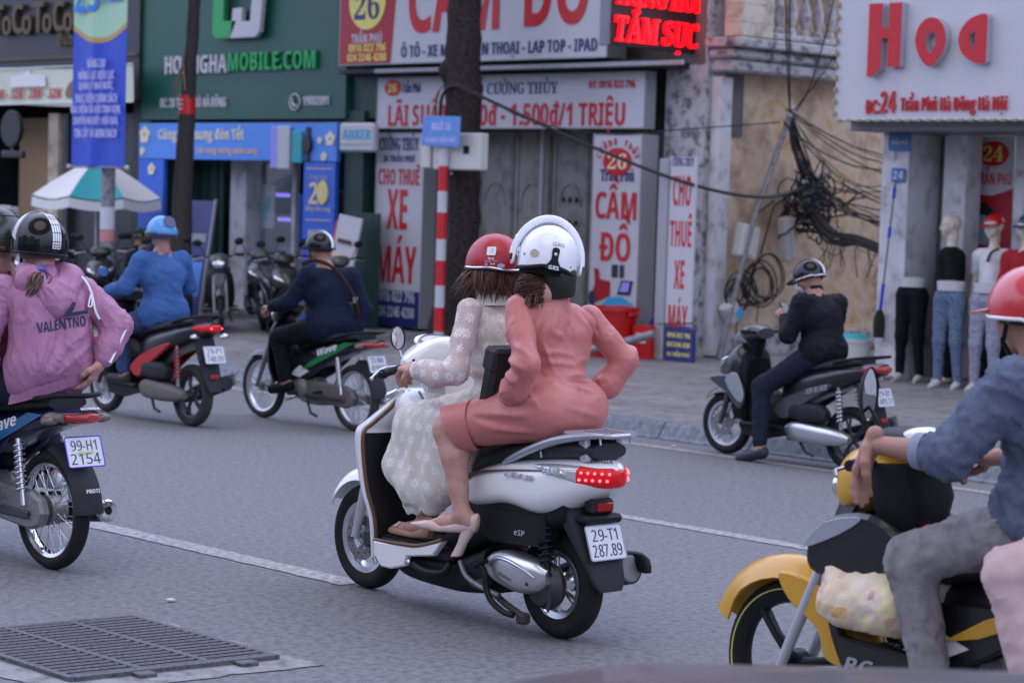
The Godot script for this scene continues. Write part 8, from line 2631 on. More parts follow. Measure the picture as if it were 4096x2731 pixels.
func striped(h: Node3D, rad: Vector3, hw: float, plain: bool) -> void:
	var st := hub("stripe", h)
	var last := 1.75
	var band := func(x0: float, x1: float, a0: float, a1: float, lift: float, m: Material, called: String) -> void:
		var rows := []
		for i in 13:
			var la := lerpf(a0, a1, i / 12.0)
			var row := PackedVector3Array()
			for k in 5:
				var x := lerpf(x0, x1, k / 4.0)
				var c := sqrt(maxf(0.0, 1.0 - x * x / (rad.x * rad.x)))
				row.append(V(x * (1.0 + lift / rad.x), cos(la) * (rad.y + lift) * c, -sin(la) * (rad.z + lift) * c))
			rows.append(row)
		part(called, mb().grid(rows, false, 0, false), m, st)
	band.call(-hw, hw, -0.9, last, 0.0015, M.print_white, "band")
	if not plain:
		for k in 3:
			var x := -hw * 0.55 + hw * 0.55 * k
			band.call(x - 0.0012, x + 0.0012, -0.9, last, 0.0024, M.plastic_black, "line")
		for k in 9:
			var a: float = 0.2 + [0.0, 0.1, 0.34, 0.44, 0.7, 1.0, 1.3, 1.4, 1.48][k]
			band.call(-hw, hw, a, a + 0.02, 0.0026, M.plastic_black, "line")

func peak(h: Node3D, rad: Vector3, m: Material, l: float) -> void:
	var rows := []
	for i in 6:
		var row := PackedVector3Array()
		for k in 13:
			var a := PI * (0.14 + 0.72 * k / 12.0)
			var ext := l * (i / 5.0) * pow(sin(a), 0.8)
			row.append(V(cos(a) * rad.x * 0.99, -0.005 - 0.16 * ext * 1.4, sin(a) * rad.z * 0.99 + ext))
		rows.append(row)
	part("peak", sheet(rows, 0.005), m, h)

func pillion() -> void:
	var o := thing("person", "woman in a pink dress and white helmet riding pillion on the white scooter", "person", V(-6.78, 0, -6.375), -0.0691)
	var head := V(0.525, 1.52, 0.025)
	var pel := V(0.6, 0.915, 0)
	var sl := V(0.515, 1.325, 0.165)
	var sr := V(0.575, 1.285, -0.165)
	var el := V(0.655, 1.12, 0.235)
	var er := V(0.655, 1.12, -0.3)
	var wl := V(0.52, 0.955, 0.19)
	var wr := V(0.575, 0.965, -0.185)
	var kl := V(0.2, 0.815, 0.255)
	var kr := V(0.2, 0.815, -0.255)
	var al := V(0.3, 0.478, 0.25)
	var ar := V(0.3, 0.478, -0.25)
	var heel := V(0.335, 0.44, 0.225)
	var toe := V(0.125, 0.42, 0.315)
	var b := [B(V(0.6, 0.93, 0.085), 0.11, V(0.6, 0.93, -0.085), 0.11), B(V(0.57, 1.0, 0), 0.07, V(0.55, 1.22, 0), 0.065), B(sl + V(-0.01, -0.01, 0), 0.034, sr + V(-0.01, -0.01, 0), 0.034), B(V(0.57, 1.34, 0), 0.05, V(0.545, 1.44, 0.015), 0.045)]
	for s in [[V(0.57, 0.915, 0.1), kl, al, heel, toe], [V(0.57, 0.915, -0.1), kr, ar, V(0.335, 0.44, -0.225), V(0.125, 0.42, -0.315)]]:
		var hip: Vector3 = s[0]
		var kn: Vector3 = s[1]
		var an: Vector3 = s[2]
		b.append(B(hip, 0.1, hip.lerp(kn, 0.6), 0.084))
		b.append(B(hip.lerp(kn, 0.6), 0.082, kn, 0.062))
		b.append(B(kn + V(0.0, -0.005, 0), 0.06, kn.lerp(an, 0.3) + V(0.016, 0, 0), 0.058))
		b.append(B(kn.lerp(an, 0.3) + V(0.018, 0, 0), 0.056, kn.lerp(an, 0.72), 0.04))
		b.append(B(kn.lerp(an, 0.72), 0.039, an, 0.031))
		b.append(B(an, 0.033, s[3], 0.031))
		b.append(B(s[3] + V(-0.01, 0.012, 0), 0.028, (s[3] as Vector3).lerp(s[4], 0.55) + V(0, 0.01, 0), 0.03))
		b.append(B((s[3] as Vector3).lerp(s[4], 0.55), 0.028, s[4], 0.016))
	for s in [[sl, el, wl], [sr, er, wr]]:
		b.append(B(s[0], 0.045, s[1], 0.036))
		b.append(B(s[1], 0.036, s[2], 0.025))
	var bm := Blob.new(b, 0.011, 110.0).mesh()
	var hb := Basis(YY, -0.55) * Basis(XX, -0.16) * Basis(ZZ, 0.12) * Basis(YY, -PI / 2)
	bm.add(head_mesh(), Transform3D(hb, head))
	bm.add(hand_mesh(wl, V(-0.8, -0.5, -0.3), V(0, 0.5, 1), -1.0, 0.6))
	bm.add(hand_mesh(wr, V(-0.7, -0.3, 0.5), V(0.3, 0.5, -1), 1.0, 0.6))
	part("body", bm, M.skin, o)
	var d := [B(V(0.605, 0.925, 0.085), 0.13, V(0.605, 0.925, -0.085), 0.13), B(V(0.61, 0.94, 0.06), 0.122, V(0.585, 1.02, 0.035), 0.09), B(V(0.61, 0.94, -0.06), 0.122, V(0.585, 1.02, -0.035), 0.09),
		B(V(0.582, 1.02, 0.03), 0.09, V(0.572, 1.085, 0.028), 0.082), B(V(0.582, 1.02, -0.03), 0.09, V(0.572, 1.085, -0.028), 0.082), B(V(0.572, 1.085, 0.028), 0.082, V(0.55, 1.24, 0.068), 0.09), B(V(0.575, 1.085, -0.028), 0.082, V(0.565, 1.22, -0.072), 0.09),
		B(sl + V(0.005, -0.018, -0.02), 0.05, sr + V(0.005, -0.012, 0.02), 0.05), B(V(0.56, 1.29, 0.02), 0.072, V(0.562, 1.405, 0.01), 0.054), B(V(0.555, 1.26, 0.055), 0.08, V(0.552, 1.31, 0.07), 0.062), B(V(0.57, 1.24, -0.055), 0.08, V(0.57, 1.29, -0.07), 0.062)]
	for s in [[1.0, kl], [-1.0, kr]]:
		var hip := V(0.57, 0.915, 0.1 * s[0])
		d.append(B(hip, 0.12, hip.lerp(s[1], 0.74) + V(0, 0.005, 0), 0.094))
	var dm := Blob.new(d, 0.0092, 115.0)
	var dmesh := dm.mesh()
	folds(dmesh, 0.002, V(5, 10, 5), 3.0, 0.4)
	creases(dmesh, [[V(0.45, 1.04, 0.12), V(0.67, 1.035, 0.02), 0.009, -0.012], [V(0.67, 1.035, 0.02), V(0.7, 1.04, -0.12), 0.009, -0.012],
		[V(0.64, 1.015, 0.07), V(0.7, 0.985, -0.09), 0.011, 0.012], [V(0.56, 1.01, 0.16), V(0.71, 0.965, 0.03), 0.011, 0.013], [V(0.66, 1.065, 0.04), V(0.67, 1.075, -0.1), 0.01, 0.008],
		[V(0.5, 0.93, 0.21), V(0.68, 0.965, 0.12), 0.012, 0.015], [V(0.44, 0.9, 0.24), V(0.64, 0.915, 0.19), 0.012, 0.016], [V(0.4, 0.95, 0.17), V(0.53, 0.99, 0.13), 0.012, 0.016], [V(0.44, 0.85, 0.26), V(0.66, 0.84, 0.19), 0.013, 0.015], [V(0.38, 0.88, 0.27), V(0.5, 0.88, 0.24), 0.01, -0.01],
		[V(0.6, 1.125, 0.12), V(0.67, 1.105, -0.02), 0.009, 0.009], [V(0.6, 1.165, 0.13), V(0.67, 1.15, -0.02), 0.01, 0.008], [V(0.67, 1.12, -0.02), V(0.66, 1.14, -0.14), 0.01, 0.008],
		[V(0.62, 1.33, 0.05), V(0.64, 1.24, 0.1), 0.014, 0.012], [V(0.64, 1.24, 0.1), V(0.66, 1.22, 0.02), 0.014, 0.012], [V(0.63, 1.31, -0.05), V(0.65, 1.22, -0.12), 0.014, 0.012], [V(0.65, 1.2, 0.15), V(0.66, 1.08, 0.09), 0.011, 0.011], [V(0.65, 1.19, -0.15), V(0.66, 1.09, -0.1), 0.011, 0.011],
		[V(0.62, 1.32, 0.1), V(0.6, 1.2, 0.17), 0.009, -0.013], [V(0.64, 1.29, -0.11), V(0.64, 1.18, -0.17), 0.009, -0.013], [V(0.74, 0.95, 0.1), V(0.75, 0.9, -0.12), 0.014, 0.007]])
	creases(dmesh, [[V(0.65, 1.38, 0.0), V(0.672, 1.2, 0.0), 0.0055, -0.006], [V(0.672, 1.2, 0.0), V(0.672, 1.05, -0.0), 0.0055, -0.006], [V(0.68, 1.05, 0.0), V(0.745, 0.9, 0.0), 0.0055, -0.006]])
	part("dress", dmesh, M.dress_pink, o)
	for s in [1.0, -1.0]:
		var hip := V(0.57, 0.915, 0.1 * s)
		var kn := kl if s > 0 else kr
		var c0 := hip.lerp(kn, 0.66)
		var ax := (kn - hip).normalized()
		var rows := []
		for i in 5:
			var t := i / 4.0
			var ring := PackedVector3Array()
			var bs := look(ax)
			for k in 28:
				var an := TAU * k / 28
				var r := lerpf(0.104, 0.101, t) + 0.004 * sin(an * 3.0 + 1.0)
				ring.append(c0 + ax * (0.11 * t - 0.0 + 0.035 * t * cos(an - 1.2)) + bs * V(cos(an) * r, 0, sin(an) * r))
			rows.append(ring)
		part("skirt_edge", mb().grid(rows, true), M.dress_pink, o)
	for s in [[sl, el, wl, 1.0], [sr, er, wr, -1.0]]:
		var a: Vector3 = s[0]
		var e: Vector3 = s[1]
		var w: Vector3 = s[2]
		var sm := Blob.new([B(a + V(0, 0.008, 0), 0.055, a.lerp(e, 0.5), 0.05), B(a.lerp(e, 0.5), 0.05, e, 0.051), B(e, 0.053, e.lerp(w, 0.55) + V(0.0, -0.012, 0.008 * s[3]), 0.06), B(e.lerp(w, 0.55) + V(0, -0.012, 0.008 * s[3]), 0.058, w.lerp(e, 0.08), 0.044), B(w.lerp(e, 0.08), 0.041, w, 0.034)], 0.008, 120.0).mesh()
		folds(sm, 0.0025, V(7, 7, 7), 7.0 + s[3], -0.5)
		var out := V(0.05, 0, 0.03 * s[3])
		var k: float = s[3]
		creases(sm, [[e + V(-0.08, 0.03, 0.03 * k), e + V(0.04, -0.02, 0.06 * k), 0.011, 0.018], [e + V(-0.08, -0.01, 0.03 * k), e + V(0.01, -0.06, 0.06 * k), 0.01, -0.016], [e + V(-0.08, -0.04, 0.02 * k), e + V(0.0, -0.085, 0.06 * k), 0.011, 0.016], [e + V(-0.06, 0.08, 0.03 * k), e + V(0.06, 0.035, 0.03 * k), 0.013, 0.012], [w + V(0.0, 0.1, 0.06 * k), w + V(0.07, 0.02, 0.05 * k), 0.011, 0.016], [w + V(-0.05, 0.07, 0.05 * k), w + V(0.02, -0.01, 0.06 * k), 0.01, 0.016], [w + V(-0.03, 0.09, 0.05 * k), w + V(0.05, -0.01, 0.06 * k), 0.008, -0.012], [a + V(0.04, -0.02, 0.05 * k), a + V(0.06, -0.15, 0.05 * k), 0.013, 0.01], [a + V(-0.02, 0.0, 0.07 * k), a + V(0.03, -0.16, 0.07 * k), 0.012, 0.009], [a + V(0.04, 0.03, -0.03 * k), a + V(0.07, -0.06, -0.01 * k), 0.008, -0.012]])
		part("sleeve", sm, M.dress_pink, o)
		part("cuff", mb().tube([w.lerp(e, 0.06), w + (w - e).normalized() * 0.02], [0.041, 0.037], 18), M.cuff_pink, o)
	part("zip_pull", mb().box(V(0.632, 1.383, 0.004), V(0.006, 0.022, 0.005), 0.001), M.chrome, o)
	for s in [1.0, -1.0]:
		var hl := V(heel.x, heel.y, heel.z * s)
		var te := V(toe.x, toe.y, toe.z * s)
		var f := (te - hl).normalized()
		var sd := f.cross(YY).normalized()
		var sh := hub("shoe", o)
		var rows := []
		for q in [[-0.03, 0.0, 0.035, 0.012], [-0.02, -0.035, 0.045, 0.03], [0.02, -0.036, 0.034, 0.034], [0.08, -0.036, 0.006, 0.031], [0.14, -0.034, 0.002, 0.036], [0.18, -0.03, 0.018, 0.039], [0.22, -0.022, 0.014, 0.033], [0.26, -0.012, 0.008, 0.02], [0.285, -0.006, 0.002, 0.008]]:
			var c: Vector3 = hl + f * q[0]
			c.y = hl.y + lerpf(0, te.y - hl.y, q[0] / 0.26)
			rows.append(sring(c + V(0, (q[1] + q[2]) * 0.5, 0), sd * q[3], V(0, (q[2] - q[1]) * 0.5, 0), 18, 2.6))
		part("upper", mb().grid(rows, true, 3), M.shoe_beige, sh)
		var hx := hl + f * 0.012
		part("heel", mb().grid([sring(hx + V(0, -0.022, 0), sd * 0.028, f * 0.03, 16, 3.0), sring(hx + f * 0.03 + V(0, -0.08, 0), sd * 0.021, f * 0.02, 16, 3.0), sring(hx + f * 0.055 + V(0, -0.13, 0), sd * 0.023, f * 0.022, 16, 3.0)], true, 3), M.shoe_beige, sh)
		part("heel_tip", mb().grid([sring(hx + f * 0.055 + V(0, -0.13, 0), sd * 0.024, f * 0.023, 16, 3.0), sring(hx + f * 0.057 + V(0, -0.136, 0), sd * 0.024, f * 0.023, 16, 3.0)], true, 3), M.strap_brown, sh)
		part("buckle", mb().box(hl + f * 0.2 + V(0, 0.022, 0), V(0.03, 0.004, 0.02), 0.002, Basis(YY, atan2(-f.z, f.x))), M.buckle_gold, sh)
	var rn := RandomNumberGenerator.new()
	rn.seed = 14
	var roots := []
	var c0 := V(0.53, 1.425, 0.11)
	for i in 260:
		var u := rn.randf() * TAU
		var v := rn.randf_range(-1.0, 1.0)
		var r := sqrt(maxf(0.0, 1.0 - v * v))
		var p := c0 + V(cos(u) * r * 0.062, v * 0.05, sin(u) * r * 0.062)
		var q := c0 + V(cos(u + 1.4) * r * 0.066, (v - 0.45) * 0.052, sin(u + 1.4) * r * 0.066)
		roots.append([spline([p, p.lerp(q, 0.5) + (p.lerp(q, 0.5) - c0) * 0.4, q], 4), rn.randf_range(0.003, 0.0055)])
	for i in 60:
		var p := c0 + V(rn.randf_range(-0.05, 0.06), -0.03, rn.randf_range(-0.03, 0.05))
		roots.append([spline([p, p + V(0.01, -0.035, 0.02), p + V(rn.randf_range(-0.03, 0.04), -0.06, rn.randf_range(0.0, 0.04))], 4), 0.0035])
	part("hair_bun", mb().ball(c0, V(0.058, 0.048, 0.058), 16), M.hair_brown, o)
	strands(roots, M.hair_brown, o)
	strands(roots.filter(func(_x): return rn.randf() < 0.16).map(func(x): return [x[0].map(func(p): return c0 + (p - c0) * 1.04), x[1] * 0.55]), M.hair_light, o, "hair_highlight")
	part("hair_cap", shell(V(0.1, 0.115, 0.112), func(az): return 1.3 if az < 1.2 else 2.1)[0], M.hair_brown, o, Transform3D(hb, head + V(0, 0.01, 0)))
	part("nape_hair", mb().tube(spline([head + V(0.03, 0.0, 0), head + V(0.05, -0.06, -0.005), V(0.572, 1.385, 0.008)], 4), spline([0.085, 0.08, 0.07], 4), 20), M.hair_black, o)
	var R := V(0.122, 0.135, 0.136)
	var low := func(az): return 1.45 if az < 0.8 else lerpf(1.45, 2.02, smoothstep(0.8, 1.5, az)) - 0.1 * smoothstep(2.2, 3.0, az)
	var h := helmet(o, Transform3D(hb * Basis(ZZ, 0.0), head + V(0, 0.012, 0)), R, low, M.helmet_white, M.plastic_black, 0.0085)
	part("neck_pad", shell(V(0.112, 0.125, 0.126), func(az): return 1.3 if az < 1.0 else 2.25)[0], M.cloth_black, h)
	var tb := on_shell(h, R, PI + 0.02, 1.62, 0.003)
	part("strap", mb().prism(spline([P2(-0.014, 0.034), P2(0.014, 0.034), P2(0.014, -0.01), P2(0.034, -0.05), P2(-0.034, -0.05), P2(-0.014, -0.01)], 3, true), 0.005, 0.001), M.plastic_black, h, tb)
	part("stud", mb().ball(tb * V(0, 0.012, 0.003), V(0.007, 0.007, 0.005), 12), M.pearl, h)
	letters("GRS", 0.042, 0.016, M.print_white, h, tb * V(0, -0.042, 0.006), {"turn": tb.basis, "depth": 0.002})
	var t2 := on_shell(h, R, PI + 0.1, 1.22, 0.0015)
	letters("GRS", 0.05, 0.016, M.print_grey, h, t2.origin, {"turn": t2.basis, "depth": 0.001, "bold": false})
	var t3 := on_shell(h, R, PI - 0.68, 1.58, 0.0015)
	part("sticker", mb().prism(ellipse(0.02, 0.016, 20), 0.002), M.sticker_gold, h, t3)
	for q in [[PI - 1.1, 1.62], [PI + 0.7, 1.8]]:
		part("rivet", mb().ball(O3, V(0.005, 0.005, 0.003), 8), M.bronze, h, on_shell(h, R, q[0], q[1]))
	var piv := V(0, -0.005, 0.02)
	var vr := []
	var frame := []
	for i in 13:
		var el2 := lerpf(0.62, 1.55, i / 12.0)   # up from the front
		var row := PackedVector3Array()
		for k in 21:
			var a := PI * k / 20.0
			var rr := 0.158 + 0.012 * sin(a)
			row.append(piv + V(cos(a) * 0.142, sin(a) * sin(el2) * rr, sin(a) * cos(el2) * rr))
		vr.append(row)
		if i == 12:
			for p in row:
				frame.append(p)
	part("visor", sheet(vr, 0.002), M.visor, h)
	var fr2 := []
	for p in frame:
		fr2.append(p + V(0, 0.0, 0.012))
	var fm := mb().tube(frame, 0.009, 8, 3, 1.7)
	part("visor_frame", fm, M.helmet_white, h)
	for s in [1.0, -1.0]:
		part("visor_arm", mb().prism(spline([P2(-0.02, -0.035), P2(0.015, -0.035), P2(0.024, 0.02), P2(0.018, 0.075), P2(-0.006, 0.07), P2(-0.02, 0.02)], 4, true), 0.01, 0.003), M.helmet_white, h, Transform3D(Basis(YY, s * PI / 2) * Basis(ZZ, 0.1 * s), piv + V(s * 0.14, 0.0, 0)))
		part("pivot_button", mb().ball(piv + V(s * 0.148, -0.012, 0), V(0.006, 0.013, 0.011), 12), M.plastic_black, h)
	chin_strap(o, head + V(0.0, -0.02, 0))
	var bg := thing("handbag", "flat black handbag held between the two women", "handbag", V(-6.78, 0, -6.375), -0.0691)
	part("pouch", mb().box(V(0.4, 1.04, 0.13), V(0.07, 0.26, 0.2), 0.018, Basis(ZZ, -0.22)), M.bag_black, bg)
	part("flap", mb().box(V(0.415, 1.12, 0.13), V(0.082, 0.1, 0.206), 0.014, Basis(ZZ, -0.22)), M.bag_black, bg)

func lace_driver() -> void:
	var o := thing("person", "woman in a white lace dress and red helmet driving the white scooter", "person", V(-6.78, 0, -6.375), -0.0691)
	var head := V(0.165, 1.487, 0.0)
	var sl := V(0.205, 1.295, 0.165)
	var sr := V(0.155, 1.3, -0.165)
	var el := V(0.255, 1.055, 0.27)
	var er := V(0.2, 1.055, -0.28)
	var wl := V(0.035, 1.045, 0.292)
	var wr := V(0.02, 1.045, -0.295)
	var kl := V(-0.22, 0.765, 0.11)
	var kr := V(-0.22, 0.765, -0.11)
	var al := V(-0.125, 0.4, 0.115)
	var ar := V(-0.125, 0.4, -0.115)
	var tl := V(-0.315, 0.325, 0.125)
	var tr := V(-0.315, 0.325, -0.125)
	var b := [B(V(0.24, 0.87, 0.08), 0.1, V(0.24, 0.87, -0.08), 0.1), B(V(0.24, 0.95, 0), 0.07, V(0.2, 1.2, 0), 0.068), B(sl + V(0, -0.015, 0), 0.032, sr + V(0, -0.015, 0), 0.032), B(V(0.18, 1.29, 0), 0.042, V(0.17, 1.41, 0), 0.042)]
	for s in [[V(0.23, 0.86, 0.08), kl, al, tl], [V(0.23, 0.86, -0.08), kr, ar, tr]]:
		b.append(B(s[0], 0.085, s[1], 0.058))
		b.append(B(s[1], 0.055, (s[1] as Vector3).lerp(s[2], 0.35) + V(0.015, 0, 0), 0.05))
		b.append(B((s[1] as Vector3).lerp(s[2], 0.35) + V(0.015, 0, 0), 0.048, s[2], 0.03))
		b.append(B(s[2] + V(0.02, -0.03, 0), 0.03, s[3], 0.02))
	for s in [[sl, el, wl], [sr, er, wr]]:
		b.append(B(s[0], 0.042, s[1], 0.036))
		b.append(B(s[1], 0.036, s[2], 0.024))
	var bm := Blob.new(b, 0.012, 100.0).mesh()
	var hb := Basis(XX, 0.06) * Basis(YY, -PI / 2)
	bm.add(head_mesh(), Transform3D(hb, head))
	bm.add(hand_mesh(wl + V(-0.015, 0.005, 0), V(-1, 0.0, -0.08), V(0.2, 1, 0.35), -1.0, 1.25, 0.0035, 0.98, 0.9))
	bm.add(hand_mesh(wr + V(-0.015, 0.005, 0), V(-1, 0.0, 0.08), V(0.2, 1, -0.35), 1.0, 1.25, 0.005, 0.98, 0.9))
	part("body", bm, M.skin, o)
	var d := [B(V(0.24, 0.9, 0.06), 0.118, V(0.24, 0.9, -0.06), 0.118), B(V(0.24, 0.97, 0.03), 0.092, V(0.235, 1.05, 0.03), 0.084), B(V(0.24, 0.97, -0.03), 0.092, V(0.235, 1.05, -0.03), 0.084), B(V(0.232, 1.06, 0.035), 0.088, V(0.205, 1.2, 0.06), 0.092), B(V(0.232, 1.06, -0.035), 0.088, V(0.19, 1.2, -0.06), 0.092), B(sl + V(0, -0.018, -0.015), 0.048, sr + V(0, -0.018, 0.015), 0.048), B(V(0.19, 1.25, 0), 0.076, V(0.178, 1.335, 0), 0.052)]
	d.append(B(V(0.25, 1.09, 0.055), 0.085, V(0.2, 1.085, 0.065), 0.085))
	var bod := Blob.new(d, 0.0095, 110.0).mesh()
	folds(bod, 0.0035, V(8, 5, 8), 21.0, 0.2)
	creases(bod, [[V(0.1, 1.03, 0.1), V(0.34, 1.03, 0.08), 0.012, -0.012], [V(0.12, 1.055, 0.12), V(0.33, 1.06, 0.12), 0.012, 0.009]])
	part("dress_bodice", bod, M.lace_body, o)
	var s := []
	for sd in [1.0, -1.0]:
		s.append_array([B(V(0.22, 0.87, 0.08 * sd), 0.118, V(-0.18, 0.79, 0.115 * sd), 0.096), B(V(-0.2, 0.78, 0.115 * sd), 0.09, V(-0.24, 0.6, 0.14 * sd), 0.075), B(V(-0.24, 0.6, 0.14 * sd), 0.075, V(-0.14, 0.5, 0.145 * sd), 0.06), B(V(-0.08, 0.78, 0.12 * sd), 0.1, V(-0.1, 0.54, 0.15 * sd), 0.085), B(V(-0.1, 0.54, 0.15 * sd), 0.085, V(-0.02, 0.47, 0.15 * sd), 0.05), B(V(0.06, 0.8, 0.12 * sd), 0.105, V(0.02, 0.55, 0.15 * sd), 0.085), B(V(0.12, 0.78, 0.12 * sd), 0.09, V(0.1, 0.6, 0.14 * sd), 0.07)])
	s.append(B(V(-0.15, 0.78, 0), 0.09, V(0.15, 0.84, 0), 0.1))
	s.append(B(V(-0.2, 0.7, 0), 0.06, V(-0.1, 0.62, 0), 0.06))
	var sk := Blob.new(s, 0.011, 60.0).mesh()
	folds(sk, 0.006, V(9, 2.2, 9), 11.0, 0.35)
	creases(sk, [[V(-0.3, 0.78, 0.15), V(-0.28, 0.55, 0.2), 0.016, 0.012], [V(-0.2, 0.8, 0.2), V(-0.16, 0.5, 0.22), 0.018, 0.013], [V(-0.1, 0.82, 0.21), V(-0.05, 0.5, 0.23), 0.016, 0.012], [V(0.0, 0.85, 0.21), V(0.04, 0.55, 0.22), 0.018, 0.013], [V(-0.02, 0.9, 0.17), V(0.14, 0.9, 0.19), 0.015, 0.014], [V(-0.12, 0.88, 0.14), V(0.1, 0.87, 0.2), 0.013, -0.01]])
	part("dress_skirt", sk, M.lace_body, o)
	for sg in [1.0, -1.0]:
		var rows := []
		for i in 3:
			var row := PackedVector3Array()
			for k in 33:
				var t := k / 32.0
				var x := lerpf(-0.26, 0.08, t)
				var y := 0.5 - 0.05 * sin(PI * clampf(t * 1.25, 0, 1)) - 0.012 * i + 0.12 * smoothstep(0.75, 1.0, t) + 0.08 * smoothstep(0.3, 0.0, t)
				row.append(V(x, y - 0.006 * absf(sin(t * 30.0)) * i, sg * (0.2 + 0.012 * sin(t * 22.0) - 0.01 * i)))
			rows.append(row)
		part("hem", sheet(rows, 0.003), M.lace_body, o)
	for q in [[sl, el, wl, 1.0], [sr, er, wr, -1.0]]:
		var a: Vector3 = q[0]
		var e: Vector3 = q[1]
		var w: Vector3 = q[2]
		var sm := Blob.new([B(a + V(0, 0.008, 0), 0.054, a.lerp(e, 0.5), 0.048), B(a.lerp(e, 0.5), 0.048, e, 0.049), B(e, 0.051, e.lerp(w, 0.5) + V(0, -0.012, 0), 0.053), B(e.lerp(w, 0.5) + V(0, -0.012, 0), 0.052, e.lerp(w, 0.82), 0.047), B(e.lerp(w, 0.82), 0.045, w.lerp(e, 0.04), 0.037)], 0.0085, 120.0).mesh()
		folds(sm, 0.0025, V(8, 8, 8), 31.0, 0.5)
		creases(sm, [[e.lerp(w, 0.7) + V(0, 0.06, 0.02), e.lerp(w, 0.7) + V(0, -0.05, 0.04), 0.008, 0.009], [e.lerp(w, 0.82) + V(0, 0.05, 0.02), e.lerp(w, 0.82) + V(0, -0.05, 0.04), 0.008, -0.008], [e.lerp(w, 0.55) + V(0, 0.06, 0.03), e.lerp(w, 0.6) + V(0, -0.05, 0.05), 0.009, 0.007], [e + V(-0.05, 0.05, 0.04), e + V(0.03, 0.0, 0.06), 0.012, 0.008]])
		part("sleeve", sm, M.lace_sleeve, o)
		part("cuff", mb().tube([w.lerp(e, 0.1), w + (w - e).normalized() * 0.012], [0.042, 0.038], 18), M.lace_body, o)
	var col_rows := []
	for i in 4:
		var ring := PackedVector3Array()
		for k in 24:
			var an := TAU * k / 24
			var r := 0.058 + 0.009 * i
			ring.append(V(0.176 + cos(an) * r * 1.05, 1.388 - 0.022 * i + 0.006 * cos(an), sin(an) * r * 1.15))
		col_rows.append(ring)
	part("collar", mb().grid(col_rows, true), M.collar_cream, o)
	for sg in [1.0, -1.0]:
		var c := V(-0.23, 0.325, 0.12 * sg)
		var sh := hub("shoe", o)
		part("upper", loft_x([[-0.355, 0.308, 0.318, 0.012, 2.4], [-0.31, 0.302, 0.34, 0.036, 2.6], [-0.24, 0.302, 0.342, 0.04, 2.6], [-0.17, 0.304, 0.336, 0.034, 2.6], [-0.1, 0.31, 0.36, 0.032, 2.6], [-0.07, 0.315, 0.35, 0.016, 2.6]], 4, 18, 0.12 * sg), M.shoe_tan, sh)
		for k in 5:
			part("pearl", mb().ball(V(-0.285 + 0.006 * absf(k - 2), 0.348 + 0.003 * (2 - absf(k - 2)), 0.12 * sg + (k - 2) * 0.013), V(0.008, 0.008, 0.008), 10), M.pearl, sh)
	var rn := RandomNumberGenerator.new()
	rn.seed = 4
	var roots := []
	var lights := []
	part("hair_cap", shell(V(0.1, 0.115, 0.112), func(az): return 1.3 if az < 1.0 else 2.25)[0], M.hair_brown, o, Transform3D(hb, head + V(0, 0.012, 0)))
	var bob := []
	for i in 8:
		var t := i / 7.0
		var ring := PackedVector3Array()
		for k in 40:
			var az := TAU * k / 40.0
			var d0 := hb * V(sin(az), 0, cos(az))
			var r := 0.098 + 0.014 * sin(PI * t) + 0.004 * sin(az * 9.0) - 0.02 * maxf(0.0, t - 0.75)
			if absf(wrapf(az, -PI, PI)) < 0.8:
				r = 0.085
			ring.append(head + d0 * r + V(0, 0.02 - 0.115 * t - 0.012 * t * sin(az * 7.0), 0))
		bob.append(ring)
	part("hair_bob", mb().grid(bob, true), M.hair_brown, o)
	for i in 520:
		var az := rn.randf_range(0.75, TAU - 0.75)
		var d0 := hb * V(sin(az), 0, cos(az))
		var p := head + d0 * rn.randf_range(0.1, 0.112) + V(0, rn.randf_range(-0.03, 0.03), 0)
		var ln := rn.randf_range(0.07, 0.13)
		var flick := rn.randf_range(-0.006, 0.018) * (1.7 if az < 2.0 else 0.7)
		var sw := rn.randf_range(-0.25, 0.25)
		var side := hb * V(cos(az), 0, -sin(az)) * sw
		var q := p + d0 * 0.014 + V(0, -ln * 0.55, 0) + side * 0.03
		var e := p + d0 * (0.004 + flick) + V(0, -ln, 0) + side * 0.09
		(lights if rn.randf() < 0.2 else roots).append([spline([p, q, e], 5), rn.randf_range(0.0028, 0.0052)])
	for i in 26:
		var p := head + V(-0.02 + rn.randf_range(-0.05, 0.04), rn.randf_range(-0.06, -0.01), 0.11)
		lights.append([spline([p, p + V(-0.015, -0.025, 0.03), p + V(-0.04 + rn.randf_range(-0.02, 0.02), -rn.randf_range(0.03, 0.08), rn.randf_range(0.02, 0.06))], 5), 0.0022])
	strands(roots, M.hair_brown, o)
	strands(lights, M.hair_light, o, "hair_highlight")
	var R := V(0.119, 0.132, 0.136)
	var low := func(az): return 1.6 + 0.09 * smoothstep(1.6, 3.1, az) + 0.06 * smoothstep(1.0, 0.2, az) - 0.05 * exp(-pow((az - 2.2) / 0.35, 2.0))
	var ht := Transform3D(hb, head + V(0, 0.003, 0))
	var h := helmet(o, ht, R, low, M.helmet_red, M.chrome, 0.0055)
	part("lower_trim", mb().tube(shell(R, func(az): return low.call(az) + 0.055)[1], 0.006, 8, 0), M.plastic_black, h)
	var A0 := PI - 0.9   # azimuth of the print as seen from the camera
	var t := on_shell(h, R, A0, 1.06, 0.0018)
	var sq := []
	for cn in [[0.014, 0.014, 0.0], [-0.014, 0.014, PI / 2], [-0.014, -0.014, PI], [0.014, -0.014, PI * 1.5]]:
		for k in 4:
			var an: float = cn[2] + PI / 2 * k / 3.0
			sq.append(P2(cn[0] + cos(an) * 0.005, cn[1] + sin(an) * 0.005))
	part("logo_square", mb().prism(sq, 0.0024), M.print_white, h, t)
